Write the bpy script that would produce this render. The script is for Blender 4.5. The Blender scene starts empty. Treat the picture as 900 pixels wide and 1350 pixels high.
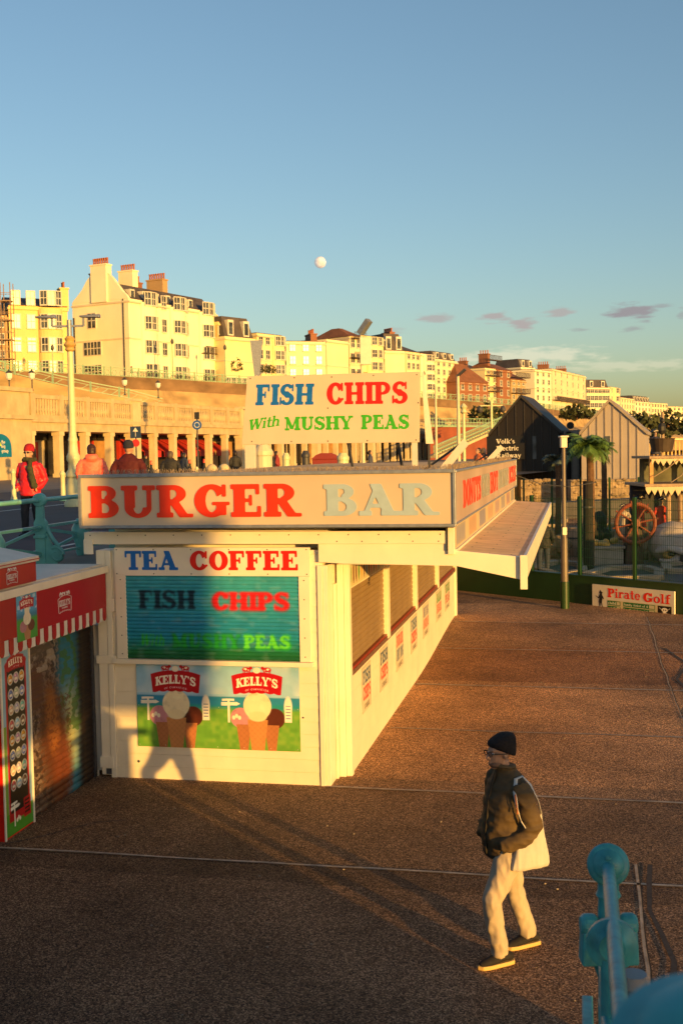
import bpy, bmesh, math, random
import numpy as np
from mathutils import Vector, Matrix, noise
random.seed(7)
RAD = math.radians
S = bpy.context.scene
COL = S.collection

# ------------------------------------------------------------------ camera
# World axes follow the kiosk: +X along its front (to the right), +Y along its side wall (away).
FPX, CAM_H, PITCH, ROLL, YAW = 1500.0, 4.0, RAD(3.02), RAD(1.06), RAD(11.7)
CAMP = Vector((2.969, -13.142, CAM_H))
_c, _s = math.cos(YAW), math.sin(YAW)
def turn(v): return Vector((_c*v[0]-_s*v[1], _s*v[0]+_c*v[1], v[2]))
FH = turn((0, 1, 0)); RH = turn((1, 0, 0))
_f = Vector((0, math.cos(PITCH), -math.sin(PITCH))); _r0 = Vector((1, 0, 0)); _u0 = _r0.cross(_f)
CF = turn(_f)
CR = turn(math.cos(ROLL)*_r0 - math.sin(ROLL)*_u0)
CU = turn(math.sin(ROLL)*_r0 + math.cos(ROLL)*_u0)
cd = bpy.data.cameras.new('camera'); cam = bpy.data.objects.new('camera', cd); COL.objects.link(cam)
cd.sensor_fit = 'VERTICAL'; cd.sensor_height = 36.0; cd.lens = FPX/1350*36.0
cd.clip_start = 0.05; cd.clip_end = 20000
M3 = Matrix((CR, CU, -CF)).transposed()
cam.matrix_world = Matrix.Translation(CAMP) @ M3.to_4x4()
cd.dof.use_dof = True; cd.dof.focus_distance = 15.0; cd.dof.aperture_fstop = 5.0
S.camera = cam

def ray(px, py): return CF*FPX + CR*(px-450) + CU*(675-py)
def onz(px, py, z=0.0):
    d = ray(px, py); return CAMP + d*((z-CAM_H)/d.z)
def at(px, py, dist):
    """point seen at that pixel of the survey photo, dist metres ahead of the camera"""
    d = ray(px, py); return CAMP + d*(dist/d.dot(FH))
def ony(px, py, y):
    d = ray(px, py); return CAMP + d*((y-CAMP.y)/d.y)
def onx(px, py, x):
    d = ray(px, py); return CAMP + d*((x-CAMP.x)/d.x)

# ------------------------------------------------------------------ light
SUN_EL = RAD(4.2)
SUNH = Vector((0.712, -0.702, 0)).normalized()
SUND = Vector((SUNH.x*math.cos(SUN_EL), SUNH.y*math.cos(SUN_EL), math.sin(SUN_EL)))
SUN_STRENGTH, SKY_STRENGTH, EXPOSURE = 4.3, 0.15, 0.80
sl = bpy.data.lights.new('sun', 'SUN'); sun = bpy.data.objects.new('sun', sl); COL.objects.link(sun)
sl.energy = SUN_STRENGTH; sl.angle = RAD(0.53); sl.color = (1.0, 0.535, 0.12)
sun.rotation_euler = SUND.to_track_quat('Z', 'Y').to_euler()
W = bpy.data.worlds.new('World'); S.world = W; W.use_nodes = True
wn = W.node_tree; wn.nodes.clear()
def N(nt, t, **kw):
    n = nt.nodes.new(t)
    for k, v in kw.items(): setattr(n, k, v)
    return n
def sky_world():
    nt = wn
    out = N(nt, 'ShaderNodeOutputWorld'); bg = N(nt, 'ShaderNodeBackground')
    sky = N(nt, 'ShaderNodeTexSky', sky_type='NISHITA', sun_disc=False)
    sky.sun_elevation = SUN_EL; sky.sun_rotation = math.atan2(SUNH.x, SUNH.y)
    sky.altitude = 0; sky.air_density = 0.92; sky.dust_density = 1.2; sky.ozone_density = 1.8
    bg.inputs[1].default_value = SKY_STRENGTH
    tc = N(nt, 'ShaderNodeTexCoord'); sep = N(nt, 'ShaderNodeSeparateXYZ')
    nt.links.new(tc.outputs['Generated'], sep.inputs[0])
    def m(op, a, b=None, c=None):
        n = N(nt, 'ShaderNodeMath', operation=op)
        for i, v in enumerate((a, b, c)):
            if v is None: continue
            if isinstance(v, (int, float)): n.inputs[i].default_value = v
            else: nt.links.new(v, n.inputs[i])
        return n.outputs[0]
    az = m('ARCTAN2', sep.outputs[0], sep.outputs[1]); el = m('ARCSINE', sep.outputs[2])
    nz = N(nt, 'ShaderNodeTexNoise'); nz.inputs['Scale'].default_value = 14; nz.inputs['Detail'].default_value = 7
    mp = N(nt, 'ShaderNodeMapping'); mp.inputs['Scale'].default_value = (4, 4, 18)
    nt.links.new(tc.outputs['Generated'], mp.inputs[0]); nt.links.new(mp.outputs[0], nz.inputs['Vector'])
    cur = sky.outputs[0]
    # (px, py, half width px, half height px, opacity, colour)
    warm = (1.75, 1.55, 1.5, 1); grey = (1.3, 1.22, 1.28, 1); cream = (4.2, 3.6, 2.6, 1)
    clouds = [(836, 411, 46, 14, 1.0, grey), (868, 403, 20, 5, .5, grey), (653, 418, 28, 9, .9, warm), (690, 428, 24, 9, .95, warm),
              (736, 411, 22, 8, .8, warm), (573, 419, 26, 9, .75, warm), (766, 435, 18, 4, .5, grey), (834, 434, 22, 5, .6, grey),
              (898, 414, 10, 8, .5, grey), (520, 436, 18, 6, .35, warm), (690, 470, 130, 14, .40, cream), (820, 482, 120, 10, .25, cream)]
    for (px, py, hw, hh, op, colr) in clouds:
        d = ray(px, py).normalized()
        a0, e0 = math.atan2(d.x, d.y), math.asin(d.z)
        dx = m('DIVIDE', m('SUBTRACT', az, a0), hw/FPX); dy = m('DIVIDE', m('SUBTRACT', el, e0), hh/FPX)
        r = m('SQRT', m('ADD', m('MULTIPLY', dx, dx), m('MULTIPLY', dy, dy)))
        v = m('ADD', m('SUBTRACT', 1.0, r), m('MULTIPLY', m('SUBTRACT', nz.outputs[0], 0.5), 2.0))
        mr = N(nt, 'ShaderNodeMapRange', interpolation_type='SMOOTHSTEP'); nt.links.new(v, mr.inputs[0])
        mr.inputs[1].default_value = 0.05; mr.inputs[2].default_value = .75
        fac = m('MULTIPLY', mr.outputs[0], op)
        mx = N(nt, 'ShaderNodeMix', data_type='RGBA'); nt.links.new(fac, mx.inputs[0])
        nt.links.new(cur, mx.inputs[6]); mx.inputs[7].default_value = colr
        cur = mx.outputs[2]
    nt.links.new(cur, bg.inputs[0]); nt.links.new(bg.outputs[0], out.inputs[0])
sky_world()
S.view_settings.view_transform = 'Standard'; S.view_settings.look = 'None'
S.view_settings.exposure = EXPOSURE; S.view_settings.gamma = 1.0; S.view_settings.use_curve_mapping = False

# ------------------------------------------------------------------ materials
def lin(c):
    return tuple(((x/12.92) if x <= .04045 else ((x+.055)/1.055)**2.4) for x in c)
def hx(h):
    h = h.lstrip('#'); return lin(tuple(int(h[i:i+2], 16)/255 for i in (0, 2, 4)))
MATS = {}
def mat(name, col, rough=.6, var=.12, scale=5.0, bump=0.0, bscale=60.0, metal=0.0, spec=.4, dirt=0.0, dirtcol=(.12, .09, .06),
        stretch=(1, 1, 1), emit=0.0, alpha=None, trans=0.0):
    if name in MATS: return MATS[name]
    m = bpy.data.materials.new(name); m.use_nodes = True; nt = m.node_tree
    b = nt.nodes['Principled BSDF']
    b.inputs['Roughness'].default_value = rough; b.inputs['Metallic'].default_value = metal
    b.inputs['Specular IOR Level'].default_value = spec
    if trans: b.inputs['Transmission Weight'].default_value = trans
    tc = N(nt, 'ShaderNodeTexCoord'); mp = N(nt, 'ShaderNodeMapping'); mp.inputs['Scale'].default_value = stretch
    nt.links.new(tc.outputs['Object'], mp.inputs[0])
    nz = N(nt, 'ShaderNodeTexNoise'); nz.inputs['Scale'].default_value = scale; nz.inputs['Detail'].default_value = 6
    nt.links.new(mp.outputs[0], nz.inputs['Vector'])
    cr = N(nt, 'ShaderNodeValToRGB'); e = cr.color_ramp.elements
    e[0].position = .3; e[1].position = .7
    e[0].color = tuple(max(0, c*(1-var)) for c in col)+(1,); e[1].color = tuple(min(1, c*(1+var)) for c in col)+(1,)
    nt.links.new(nz.outputs[0], cr.inputs[0]); cur = cr.outputs[0]
    if dirt:
        n2 = N(nt, 'ShaderNodeTexNoise'); n2.inputs['Scale'].default_value = scale*.7; n2.inputs['Detail'].default_value = 9
        n2.inputs['Roughness'].default_value = .72
        m2 = N(nt, 'ShaderNodeMapping'); m2.inputs['Scale'].default_value = (1, 1, .3); m2.inputs['Location'].default_value = (3.1, 5.7, 1.2)
        nt.links.new(tc.outputs['Object'], m2.inputs[0]); nt.links.new(m2.outputs[0], n2.inputs['Vector'])
        r2 = N(nt, 'ShaderNodeMapRange'); r2.inputs[1].default_value = .55; r2.inputs[2].default_value = .78; r2.inputs[4].default_value = dirt
        nt.links.new(n2.outputs[0], r2.inputs[0])
        mx = N(nt, 'ShaderNodeMix', data_type='RGBA'); nt.links.new(r2.outputs[0], mx.inputs[0])
        nt.links.new(cur, mx.inputs[6]); mx.inputs[7].default_value = tuple(dirtcol)+(1,); cur = mx.outputs[2]
    nt.links.new(cur, b.inputs['Base Color'])
    if bump:
        bn = N(nt, 'ShaderNodeTexNoise'); bn.inputs['Scale'].default_value = bscale; bn.inputs['Detail'].default_value = 4
        nt.links.new(mp.outputs[0], bn.inputs['Vector'])
        bp = N(nt, 'ShaderNodeBump'); bp.inputs['Strength'].default_value = 1.0; bp.inputs['Distance'].default_value = bump
        nt.links.new(bn.outputs[0], bp.inputs['Height']); nt.links.new(bp.outputs[0], b.inputs['Normal'])
    if emit:
        nt.links.new(cur, b.inputs['Emission Color']); b.inputs['Emission Strength'].default_value = emit
    MATS[name] = m; return m
def printmat(name, rough=.45, dirt=.12):
    """printed or sprayed artwork: its colours are stored on the sheet itself"""
    if name in MATS: return MATS[name]
    m = bpy.data.materials.new(name); m.use_nodes = True; nt = m.node_tree; b = nt.nodes['Principled BSDF']
    b.inputs['Roughness'].default_value = rough; b.inputs['Specular IOR Level'].default_value = .35
    at_ = N(nt, 'ShaderNodeAttribute'); at_.attribute_name = 'Col'
    nz = N(nt, 'ShaderNodeTexNoise'); nz.inputs['Scale'].default_value = 7; nz.inputs['Detail'].default_value = 7
    mr = N(nt, 'ShaderNodeMapRange'); mr.inputs[1].default_value = .4; mr.inputs[2].default_value = .75
    mr.inputs[3].default_value = 1.0; mr.inputs[4].default_value = 1-dirt
    tc = N(nt, 'ShaderNodeTexCoord'); nt.links.new(tc.outputs['Object'], nz.inputs['Vector']); nt.links.new(nz.outputs[0], mr.inputs[0])
    mx = N(nt, 'ShaderNodeVectorMath', operation='SCALE'); nt.links.new(at_.outputs['Color'], mx.inputs[0]); nt.links.new(mr.outputs[0], mx.inputs['Scale'])
    nt.links.new(mx.outputs[0], b.inputs['Base Color'])
    MATS[name] = m; return m
def glassmat(name, col=(.03, .035, .04), rough=.22):
    if name in MATS: return MATS[name]
    m = bpy.data.materials.new(name); m.use_nodes = True; nt = m.node_tree; b = nt.nodes['Principled BSDF']
    b.inputs['Roughness'].default_value = rough; b.inputs['Specular IOR Level'].default_value = .35
    nz = N(nt, 'ShaderNodeTexNoise'); nz.inputs['Scale'].default_value = .9
    tc = N(nt, 'ShaderNodeTexCoord'); nt.links.new(tc.outputs['Object'], nz.inputs['Vector'])
    cr = N(nt, 'ShaderNodeValToRGB'); e = cr.color_ramp.elements; e[0].position = .4; e[1].position = .65
    e[0].color = tuple(col)+(1,); e[1].color = tuple(c*3.2 for c in col)+(1,)
    nt.links.new(nz.outputs[0], cr.inputs[0]); nt.links.new(cr.outputs[0], b.inputs['Base Color'])
    MATS[name] = m; return m

# ------------------------------------------------------------------ objects
def tag(o, label=None, cat=None, group=None, kind=None):
    if label: o['label'] = label
    if cat: o['category'] = cat
    if group: o['group'] = group
    if kind: o['kind'] = kind
    return o
def thing(name, label, cat, loc=(0, 0, 0), rotz=0.0, group=None):
    o = bpy.data.objects.new(name, None); COL.objects.link(o); o.location = loc; o.rotation_euler = (0, 0, rotz)
    o.empty_display_size = .2
    return tag(o, label, cat, group)
def kids(o): return [c for c in COL.objects if c.parent == o]
def dup(root, loc, rotz, label, group=None):
    def cp(o, par):
        c = o.copy(); COL.objects.link(c); c.parent = par
        for k in KIDS.get(o.name, []): cp(k, c)
        return c
    r = cp(root, None); r.location = loc; r.rotation_euler = (0, 0, rotz); r['label'] = label
    if group: r['group'] = group
    return r
KIDS = {}
def link(name, me, parent=None):
    o = bpy.data.objects.new(name, me); COL.objects.link(o)
    if parent is not None:
        o.parent = parent; KIDS.setdefault(parent.name, []).append(o)
    return o
class MB:
    def __init__(s): s.v = []; s.f = []; s.m = []; s.cur = 0
    def add(s, vs, fs):
        o = len(s.v); s.v += [tuple(v) for v in vs]
        for f in fs: s.f.append(tuple(i+o for i in f)); s.m.append(s.cur)
        return s
    def box(s, x0, x1, y0, y1, z0, z1):
        return s.hexa([(x0, y0, z0), (x1, y0, z0), (x1, y1, z0), (x0, y1, z0), (x0, y0, z1), (x1, y0, z1), (x1, y1, z1), (x0, y1, z1)])
    def hexa(s, p):
        return s.add(p, [(0, 3, 2, 1), (4, 5, 6, 7), (0, 1, 5, 4), (1, 2, 6, 5), (2, 3, 7, 6), (3, 0, 4, 7)])
    def bar(s, p0, p1, w, h, up=(0, 0, 1)):
        p0, p1 = Vector(p0), Vector(p1); t = (p1-p0).normalized(); u = Vector(up)
        if abs(t.dot(u)) > .98: u = Vector((1, 0, 0))
        a = t.cross(u).normalized()*w/2; b = a.cross(t).normalized()*h/2
        return s.hexa([p0-a-b, p0+a-b, p1+a-b, p1-a-b, p0-a+b, p0+a+b, p1+a+b, p1-a+b])
    def loft(s, rings, cap=True, closed=False):
        n = len(rings[0]); vs = [p for r in rings for p in r]; fs = []
        K = len(rings)
        for i in range(K if closed else K-1):
            for j in range(n):
                fs.append((i*n+j, i*n+(j+1) % n, ((i+1) % K)*n+(j+1) % n, ((i+1) % K)*n+j))
        if cap and not closed: fs += [tuple(reversed(range(n))), tuple(range((K-1)*n, K*n))]
        return s.add(vs, fs)
    def tube(s, pts, rad, n=10, ref=(0, 0, 1), squash=None, closed=False):
        pts = [Vector(p) for p in pts]; rings = []
        if not hasattr(rad, '__len__'): rad = [rad]*len(pts)
        ref = Vector(ref); K = len(pts)
        for i, p in enumerate(pts):
            if closed: t = pts[(i+1) % K]-pts[i-1]
            else: t = pts[min(i+1, K-1)]-pts[max(i-1, 0)]
            t.normalize(); rr = ref if abs(t.dot(ref)) < .97 else Vector((1, 0, 0))
            a = t.cross(rr).normalized(); b = a.cross(t).normalized()
            ra = rb = rad[i]
            if squash: ra, rb = rad[i]*squash[0], rad[i]*squash[1]
            rings.append([p+a*ra*math.cos(2*math.pi*k/n)+b*rb*math.sin(2*math.pi*k/n) for k in range(n)])
        return s.loft(rings, closed=closed)
    def lathe(s, prof, c=(0, 0, 0), n=20, axis=None):
        c = Vector(c); rings = []
        if axis is None: X, Y, Z = Vector((1, 0, 0)), Vector((0, 1, 0)), Vector((0, 0, 1))
        else:
            Z = Vector(axis).normalized(); X = Z.cross(Vector((0, 0, 1)) if abs(Z.z) < .9 else Vector((1, 0, 0))).normalized(); Y = Z.cross(X)
        for r, z in prof:
            rings.append([c+X*max(r, 1e-4)*math.cos(2*math.pi*k/n)+Y*max(r, 1e-4)*math.sin(2*math.pi*k/n)+Z*z for k in range(n)])
        return s.loft(rings)
    def ell(s, c, r, n=14, rot=None):
        c = Vector(c); rings = []; m = max(5, n//2)
        R = rot or Matrix.Identity(3)
        for i in range(m+1):
            th = math.pi*i/m; zz = -math.cos(th); rr = max(math.sin(th), .02)
            rings.append([c+R @ Vector((r[0]*rr*math.cos(2*math.pi*k/n), r[1]*rr*math.sin(2*math.pi*k/n), r[2]*zz)) for k in range(n)])
        return s.loft(rings)
    def prism(s, poly, o, u, v, w):
        """polygon (a,b) -> o+u*a+v*b, extruded by vector w"""
        o, u, v, w = Vector(o), Vector(u), Vector(v), Vector(w); n = len(poly)
        P = [o+u*a+v*b for a, b in poly]; Q = [p+w for p in P]
        return s.add(P+Q, [tuple(range(n)), tuple(reversed(range(n, 2*n)))]+[(i, n+i, n+(i+1) % n, (i+1) % n) for i in range(n)])
    def mesh(s, name):
        me = bpy.data.meshes.new(name); me.from_pydata(s.v, [], s.f); return me
    def build(s, name, mats, parent=None, smooth=False, bevel=0.0, fix=True):
        me = s.mesh(name)
        if not isinstance(mats, (list, tuple)): mats = [mats]
        for m in mats: me.materials.append(m)
        me.polygons.foreach_set('material_index', s.m)
        if fix:
            bm = bmesh.new(); bm.from_mesh(me); bmesh.ops.recalc_face_normals(bm, faces=bm.faces); bm.to_mesh(me); bm.free()
        if smooth:
            me.polygons.foreach_set('use_smooth', [True]*len(me.polygons))
            try: me.set_sharp_from_angle(angle=RAD(40))
            except Exception: pass
        me.update(); o = link(name, me, parent)
        if bevel:
            b = o.modifiers.new('bevel', 'BEVEL'); b.width = bevel; b.segments = 2; b.limit_method = 'ANGLE'; b.angle_limit = RAD(40)
        return o
def cloth(mb, name, m, parent, voxel=.012, smooth=4, wr=0.0, wf=9.0, ws=(1, 1, 1)):
    """fuse overlapping closed shapes into one skin, then wrinkle it"""
    me = mb.mesh(name); bm = bmesh.new(); bm.from_mesh(me); bmesh.ops.recalc_face_normals(bm, faces=bm.faces); bm.to_mesh(me); bm.free()
    t = bpy.data.objects.new('t', me); COL.objects.link(t)
    r = t.modifiers.new('r', 'REMESH'); r.mode = 'VOXEL'; r.voxel_size = voxel
    sm = t.modifiers.new('s', 'SMOOTH'); sm.iterations = smooth; sm.factor = .5
    dg = bpy.context.evaluated_depsgraph_get(); ev = t.evaluated_get(dg); me2 = bpy.data.meshes.new_from_object(ev)
    bpy.data.objects.remove(t); bpy.data.meshes.remove(me)
    if wr:
        nn = [v.normal.copy() for v in me2.vertices]
        for v, nrm in zip(me2.vertices, nn):
            q = Vector((v.co.x*ws[0], v.co.y*ws[1], v.co.z*ws[2]))*wf
            a = 1-abs(noise.noise(q))*2.2
            v.co += nrm*wr*(a + .5*noise.noise(q*2.3))
    me2.polygons.foreach_set('use_smooth', [True]*len(me2.polygons)); me2.materials.clear()
    if isinstance(m, (list, tuple)):
        for k in m: me2.materials.append(k)
    else: me2.materials.append(m)
    me2.name = name
    return link(name, me2, parent)
# ------------------------------------------------------------------ slab lettering drawn as strokes, and painted sheets
_S, _T, _K, _Hs = .30, .15, .085, .15
def _st(x, S_=_S, y1=1.0, k=_K): return [('R', x, 0, x+S_, y1), ('R', x-k, 0, x+S_+k, _Hs), ('R', x-k, y1-_Hs, x+S_+k, y1)]
def _ls(x, y1): return [('R', x, 0, x+.2, y1), ('R', x-.08, 0, x+.28, .1), ('R', x-.08, y1-.1, x+.1, y1)]
GL = {
 'A': (1.04, [('L', .50, 1, .14, 0, .13), ('L', .42, 1, .80, 0, .30), ('R', .26, .25, .68, .37), ('R', -.02, 0, .32, _Hs), ('R', .56, 0, 1.04, _Hs)]),
 'B': (.92, _st(.08)+[('R', .08, 1-_T, .5, 1), ('R', .08, .45, .5, .59), ('R', .08, 0, .5, _T), ('A', .48, .76, .32, .24, .25, _T, -90, 90), ('A', .5, .285, .37, .285, .27, _T, -90, 90)]),
 'C': (.96, [('A', .5, .5, .48, .51, .31, .16, 32, 322), ('R', .80, .60, .90, .99), ('R', .80, .2, .93, .3)]),
 'D': (.96, _st(.08)+[('R', .08, 1-_T, .45, 1), ('R', .08, 0, .45, _T), ('A', .44, .5, .48, .5, .28, _T, -90, 90)]),
 'E': (.88, _st(.08)+[('R', .08, 1-_T, .78, 1), ('R', .08, 0, .82, _T), ('R', .08, .45, .55, .56), ('R', .68, .68, .78, 1), ('R', .72, 0, .82, .33), ('R', .50, .34, .58, .67)]),
 'F': (.84, _st(.08)+[('R', .08, 1-_T, .78, 1), ('R', .08, .45, .55, .56), ('R', .68, .66, .78, 1), ('R', .50, .34, .58, .67)]),
 'G': (1.02, [('A', .5, .5, .48, .51, .31, .16, 35, 330), ('R', .64, .06, .90, .45), ('R', .52, .36, 1.0, .47), ('R', .80, .62, .90, 1)]),
 'H': (1.06, _st(.08)+_st(.66)+[('R', .2, .44, .8, .56)]),
 'I': (.46, _st(.09)),
 'K': (1.02, _st(.08)+[('L', .82, .98, .33, .40, .14), ('L', .42, .62, .80, .02, .28), ('R', .60, 1-_Hs, 1.0, 1), ('R', .58, 0, 1.04, _Hs)]),
 'L': (.82, _st(.08)+[('R', .08, 0, .78, _T), ('R', .68, 0, .78, .38)]),
 'M': (1.26, [('R', .12, 0, .24, 1), ('R', 0, 0, .36, _Hs), ('L', .16, 1, .58, .08, .28), ('L', .96, 1, .58, .08, .13), ('R', .86, 0, 1.12, 1), ('R', .76, 0, 1.22, _Hs), ('R', 0, 1-_Hs, .3, 1), ('R', .86, 1-_Hs, 1.22, 1)]),
 'N': (1.06, [('R', .12, 0, .24, 1), ('R', 0, 0, .36, _Hs), ('L', .16, 1, .84, .02, .28), ('R', .78, 0, .90, 1), ('R', 0, 1-_Hs, .3, 1), ('R', .66, 1-_Hs, 1.02, 1)]),
 'O': (1.0, [('A', .5, .5, .48, .51, .31, .15, 0, 360)]),
 'P': (.90, _st(.08)+[('R', .08, 1-_T, .5, 1), ('R', .08, .42, .5, .53), ('A', .48, .71, .38, .29, .27, _T, -90, 90)]),
 'R': (1.02, _st(.08)+[('R', .08, 1-_T, .5, 1), ('R', .08, .45, .5, .56), ('A', .47, .725, .36, .275, .26, _T, -90, 90), ('L', .46, .52, .78, .0, .28), ('R', .64, 0, 1.02, .11)]),
 'S': (.88, [('A', .43, .715, .38, .295, .25, .14, 25, 270), ('A', .43, .29, .41, .30, .27, .14, -160, 90), ('L', .26, .66, .60, .34, .46), ('R', .70, .64, .79, .99), ('R', .03, .01, .12, .38)]),
 'T': (.92, [('R', .32, 0, .59, 1), ('R', .2, 0, .71, _Hs), ('R', .0, 1-_T, .9, 1), ('R', 0, .66, .1, 1), ('R', .80, .66, .9, 1)]),
 'U': (1.0, [('R', .1, .3, .1+_S, 1), ('R', 0, 1-_Hs, .47, 1), ('R', .74, .3, .87, 1), ('R', .62, 1-_Hs, .98, 1), ('A', .485, .32, .385, .33, .25, .13, 180, 360)]),
 'V': (1.0, [('L', .12, 1, .5, 0, .28), ('L', .88, 1, .5, 0, .13), ('R', -.02, 1-_Hs, .40, 1), ('R', .66, 1-_Hs, 1.0, 1)]),
 'W': (1.4, [('L', .12, 1, .40, 0, .26), ('L', .70, 1, .40, 0, .13), ('L', .66, 1, .96, 0, .26), ('L', 1.26, 1, .96, 0, .13), ('R', -.02, 1-_Hs, .38, 1), ('R', .5, 1-_Hs, .86, 1), ('R', 1.08, 1-_Hs, 1.4, 1)]),
 'Y': (1.02, [('L', .12, 1, .50, .44, .27), ('L', .88, 1, .50, .40, .13), ('R', .36, 0, .63, .48), ('R', -.02, 1-_Hs, .40, 1), ('R', .66, 1-_Hs, 1.02, 1), ('R', .24, 0, .75, _Hs)]),
 "'": (.28, [('E', .13, .88, .11, .11), ('L', .19, .9, .09, .66, .08)]),
 '4': (.8, [('R', .45, 0, .68, 1), ('R', .02, .25, .8, .37), ('L', .5, 1, .08, .3, .12)]),
 '5': (.8, [('R', .14, .84, .7, 1), ('R', .14, .5, .26, 1), ('A', .38, .31, .36, .32, .22, .12, -150, 110)]),
 'a': (.74, [('R', .42, 0, .62, .5), ('A', .33, .46, .29, .24, .2, .1, 0, 160), ('A', .3, .2, .27, .22, .17, .09, 0, 360), ('R', .42, 0, .74, .09)]),
 'c': (.66, [('A', .34, .34, .32, .36, .19, .1, 45, 320), ('E', .52, .54, .09, .09)]),
 'd': (.76, [('A', .32, .34, .3, .36, .18, .1, 0, 360), ('R', .46, 0, .66, 1.02), ('R', .46, 0, .76, .1)]),
 'e': (.70, [('A', .34, .34, .32, .36, .19, .1, 0, 325), ('R', .1, .29, .65, .38)]),
 'f': (.5, [('R', .12, 0, .32, .8), ('R', 0, .58, .48, .68), ('A', .40, .78, .28, .25, .2, .13, 55, 180), ('R', .0, 0, .44, .1)]),
 'g': (.72, [('A', .32, .36, .3, .33, .17, .1, 0, 360), ('R', .46, -.05, .66, .68), ('A', .36, -.06, .30, .24, .18, .1, 180, 360)]),
 'h': (.82, _ls(.08, 1.02)+[('A', .42, .40, .32, .30, .2, .14, 0, 180), ('R', .54, 0, .74, .42), ('R', .46, 0, .82, .1)]),
 'i': (.42, _ls(.08, .68)+[('E', .18, .89, .12, .12)]),
 'k': (.80, _ls(.08, 1.02)+[('L', .64, .64, .28, .28, .11), ('L', .34, .42, .62, .02, .22), ('R', .48, 0, .80, .1), ('R', .44, .58, .76, .68)]),
 'l': (.42, _ls(.08, 1.02)),
 'm': (1.14, _ls(.08, .68)+[('A', .38, .40, .26, .29, .19, .14, 0, 180), ('R', .45, 0, .64, .42), ('A', .74, .40, .28, .29, .19, .14, 0, 180), ('R', .83, 0, 1.02, .42), ('R', .76, 0, 1.12, .1)]),
 'n': (.82, _ls(.08, .68)+[('A', .42, .40, .32, .30, .2, .14, 0, 180), ('R', .54, 0, .74, .42), ('R', .46, 0, .82, .1)]),
 'o': (.70, [('A', .34, .34, .33, .36, .19, .1, 0, 360)]),
 'p': (.76, [('R', .08, -.3, .28, .68), ('R', 0, -.3, .38, -.2), ('A', .4, .34, .32, .36, .18, .1, 0, 360)]),
 'r': (.62, _ls(.08, .68)+[('A', .42, .42, .25, .28, .16, .16, 25, 150)]),
 's': (.60, [('A', .29, .49, .25, .20, .16, .09, 25, 270), ('A', .29, .20, .28, .21, .18, .09, -160, 90), ('L', .18, .45, .40, .24, .28)]),
 't': (.52, [('R', .12, .12, .32, .95), ('R', 0, .58, .5, .68), ('A', .33, .17, .21, .19, .19, .11, 180, 330)]),
 'u': (.80, [('R', .08, .2, .28, .68), ('R', 0, .58, .2, .68), ('A', .36, .26, .28, .28, .19, .12, 180, 360), ('R', .48, 0, .68, .68), ('R', .48, 0, .78, .1)]),
 'w': (1.02, [('L', .1, .68, .32, 0, .2), ('L', .54, .68, .32, 0, .1), ('L', .50, .68, .72, 0, .2), ('L', .92, .68, .72, 0, .1)]),
 'y': (.74, [('L', .12, .68, .38, .04, .2), ('L', .66, .68, .28, -.28, .1), ('E', .2, -.22, .12, .08)]),
 ' ': (.55, []),
}
def _eval(ops, X, Y):
    M = np.zeros(X.shape, bool)
    for op in ops:
        k = op[0]
        if k == 'R': m = (X >= op[1]) & (X <= op[3]) & (Y >= op[2]) & (Y <= op[4])
        elif k == 'L':
            x0, y0, x1, y1, w = op[1:]
            # w is the HORIZONTAL thickness of a slanted stroke
            t = (Y-y0)/(y1-y0); m = (t >= 0) & (t <= 1) & (np.abs(X-(x0+(x1-x0)*t)) <= w/2)
        elif k == 'E': m = ((X-op[1])/op[3])**2+((Y-op[2])/op[4])**2 <= 1
        elif k == 'A':
            cx, cy, rx, ry, tx, ty, a0, a1 = op[1:]
            d = ((X-cx)/rx)**2+((Y-cy)/ry)**2 <= 1
            i = ((X-cx)/(rx-tx))**2+((Y-cy)/(ry-ty))**2 < 1
            an = np.degrees(np.arctan2((Y-cy)/ry, (X-cx)/rx)); an = (an-a0) % 360
            m = d & ~i & (an <= (a1-a0))
        M |= m
    return M
def _blur(a, r, it=2):
    for _ in range(it):
        for ax in (0, 1):
            k = np.cumsum(np.insert(np.pad(a, [(r, r) if i == ax else (0, 0) for i in (0, 1)]), 0, 0, axis=ax), axis=ax)
            a = (k[2*r+1:] - k[:-2*r-1])/(2*r+1) if ax == 0 else (k[:, 2*r+1:] - k[:, :-2*r-1])/(2*r+1)
    return a
def word(text, h=40, sp=.025, shear=0.0, ss=3, bold=0.0):
    """mask of a word, rows bottom-up; cap height = h cells, margin .35 of it below and .12 above"""
    w = sum(GL[c][0]+sp for c in text)+.3
    Hc, Wc = int(h*ss*1.5), int(w*h*ss)
    ys = (np.arange(Hc)+.5)/(h*ss)-.35; xs = (np.arange(Wc)+.5)/(h*ss)-.12
    X, Y = np.meshgrid(xs, ys); X = X-shear*Y; M = np.zeros(X.shape, bool); cx = 0
    for c in text:
        a, ops = GL[c]
        sel = (xs > cx-.5) & (xs < cx+a+.5)
        M[:, sel] |= _eval(ops, X[:, sel]-cx, Y[:, sel]); cx += a+sp
    A = _blur(M.astype(float), max(1, int(h*ss*.018)), 2)
    Hs, Ws = Hc//ss, Wc//ss
    A = A[:Hs*ss, :Ws*ss].reshape(Hs, ss, Ws, ss).mean((1, 3))
    return A+bold
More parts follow.
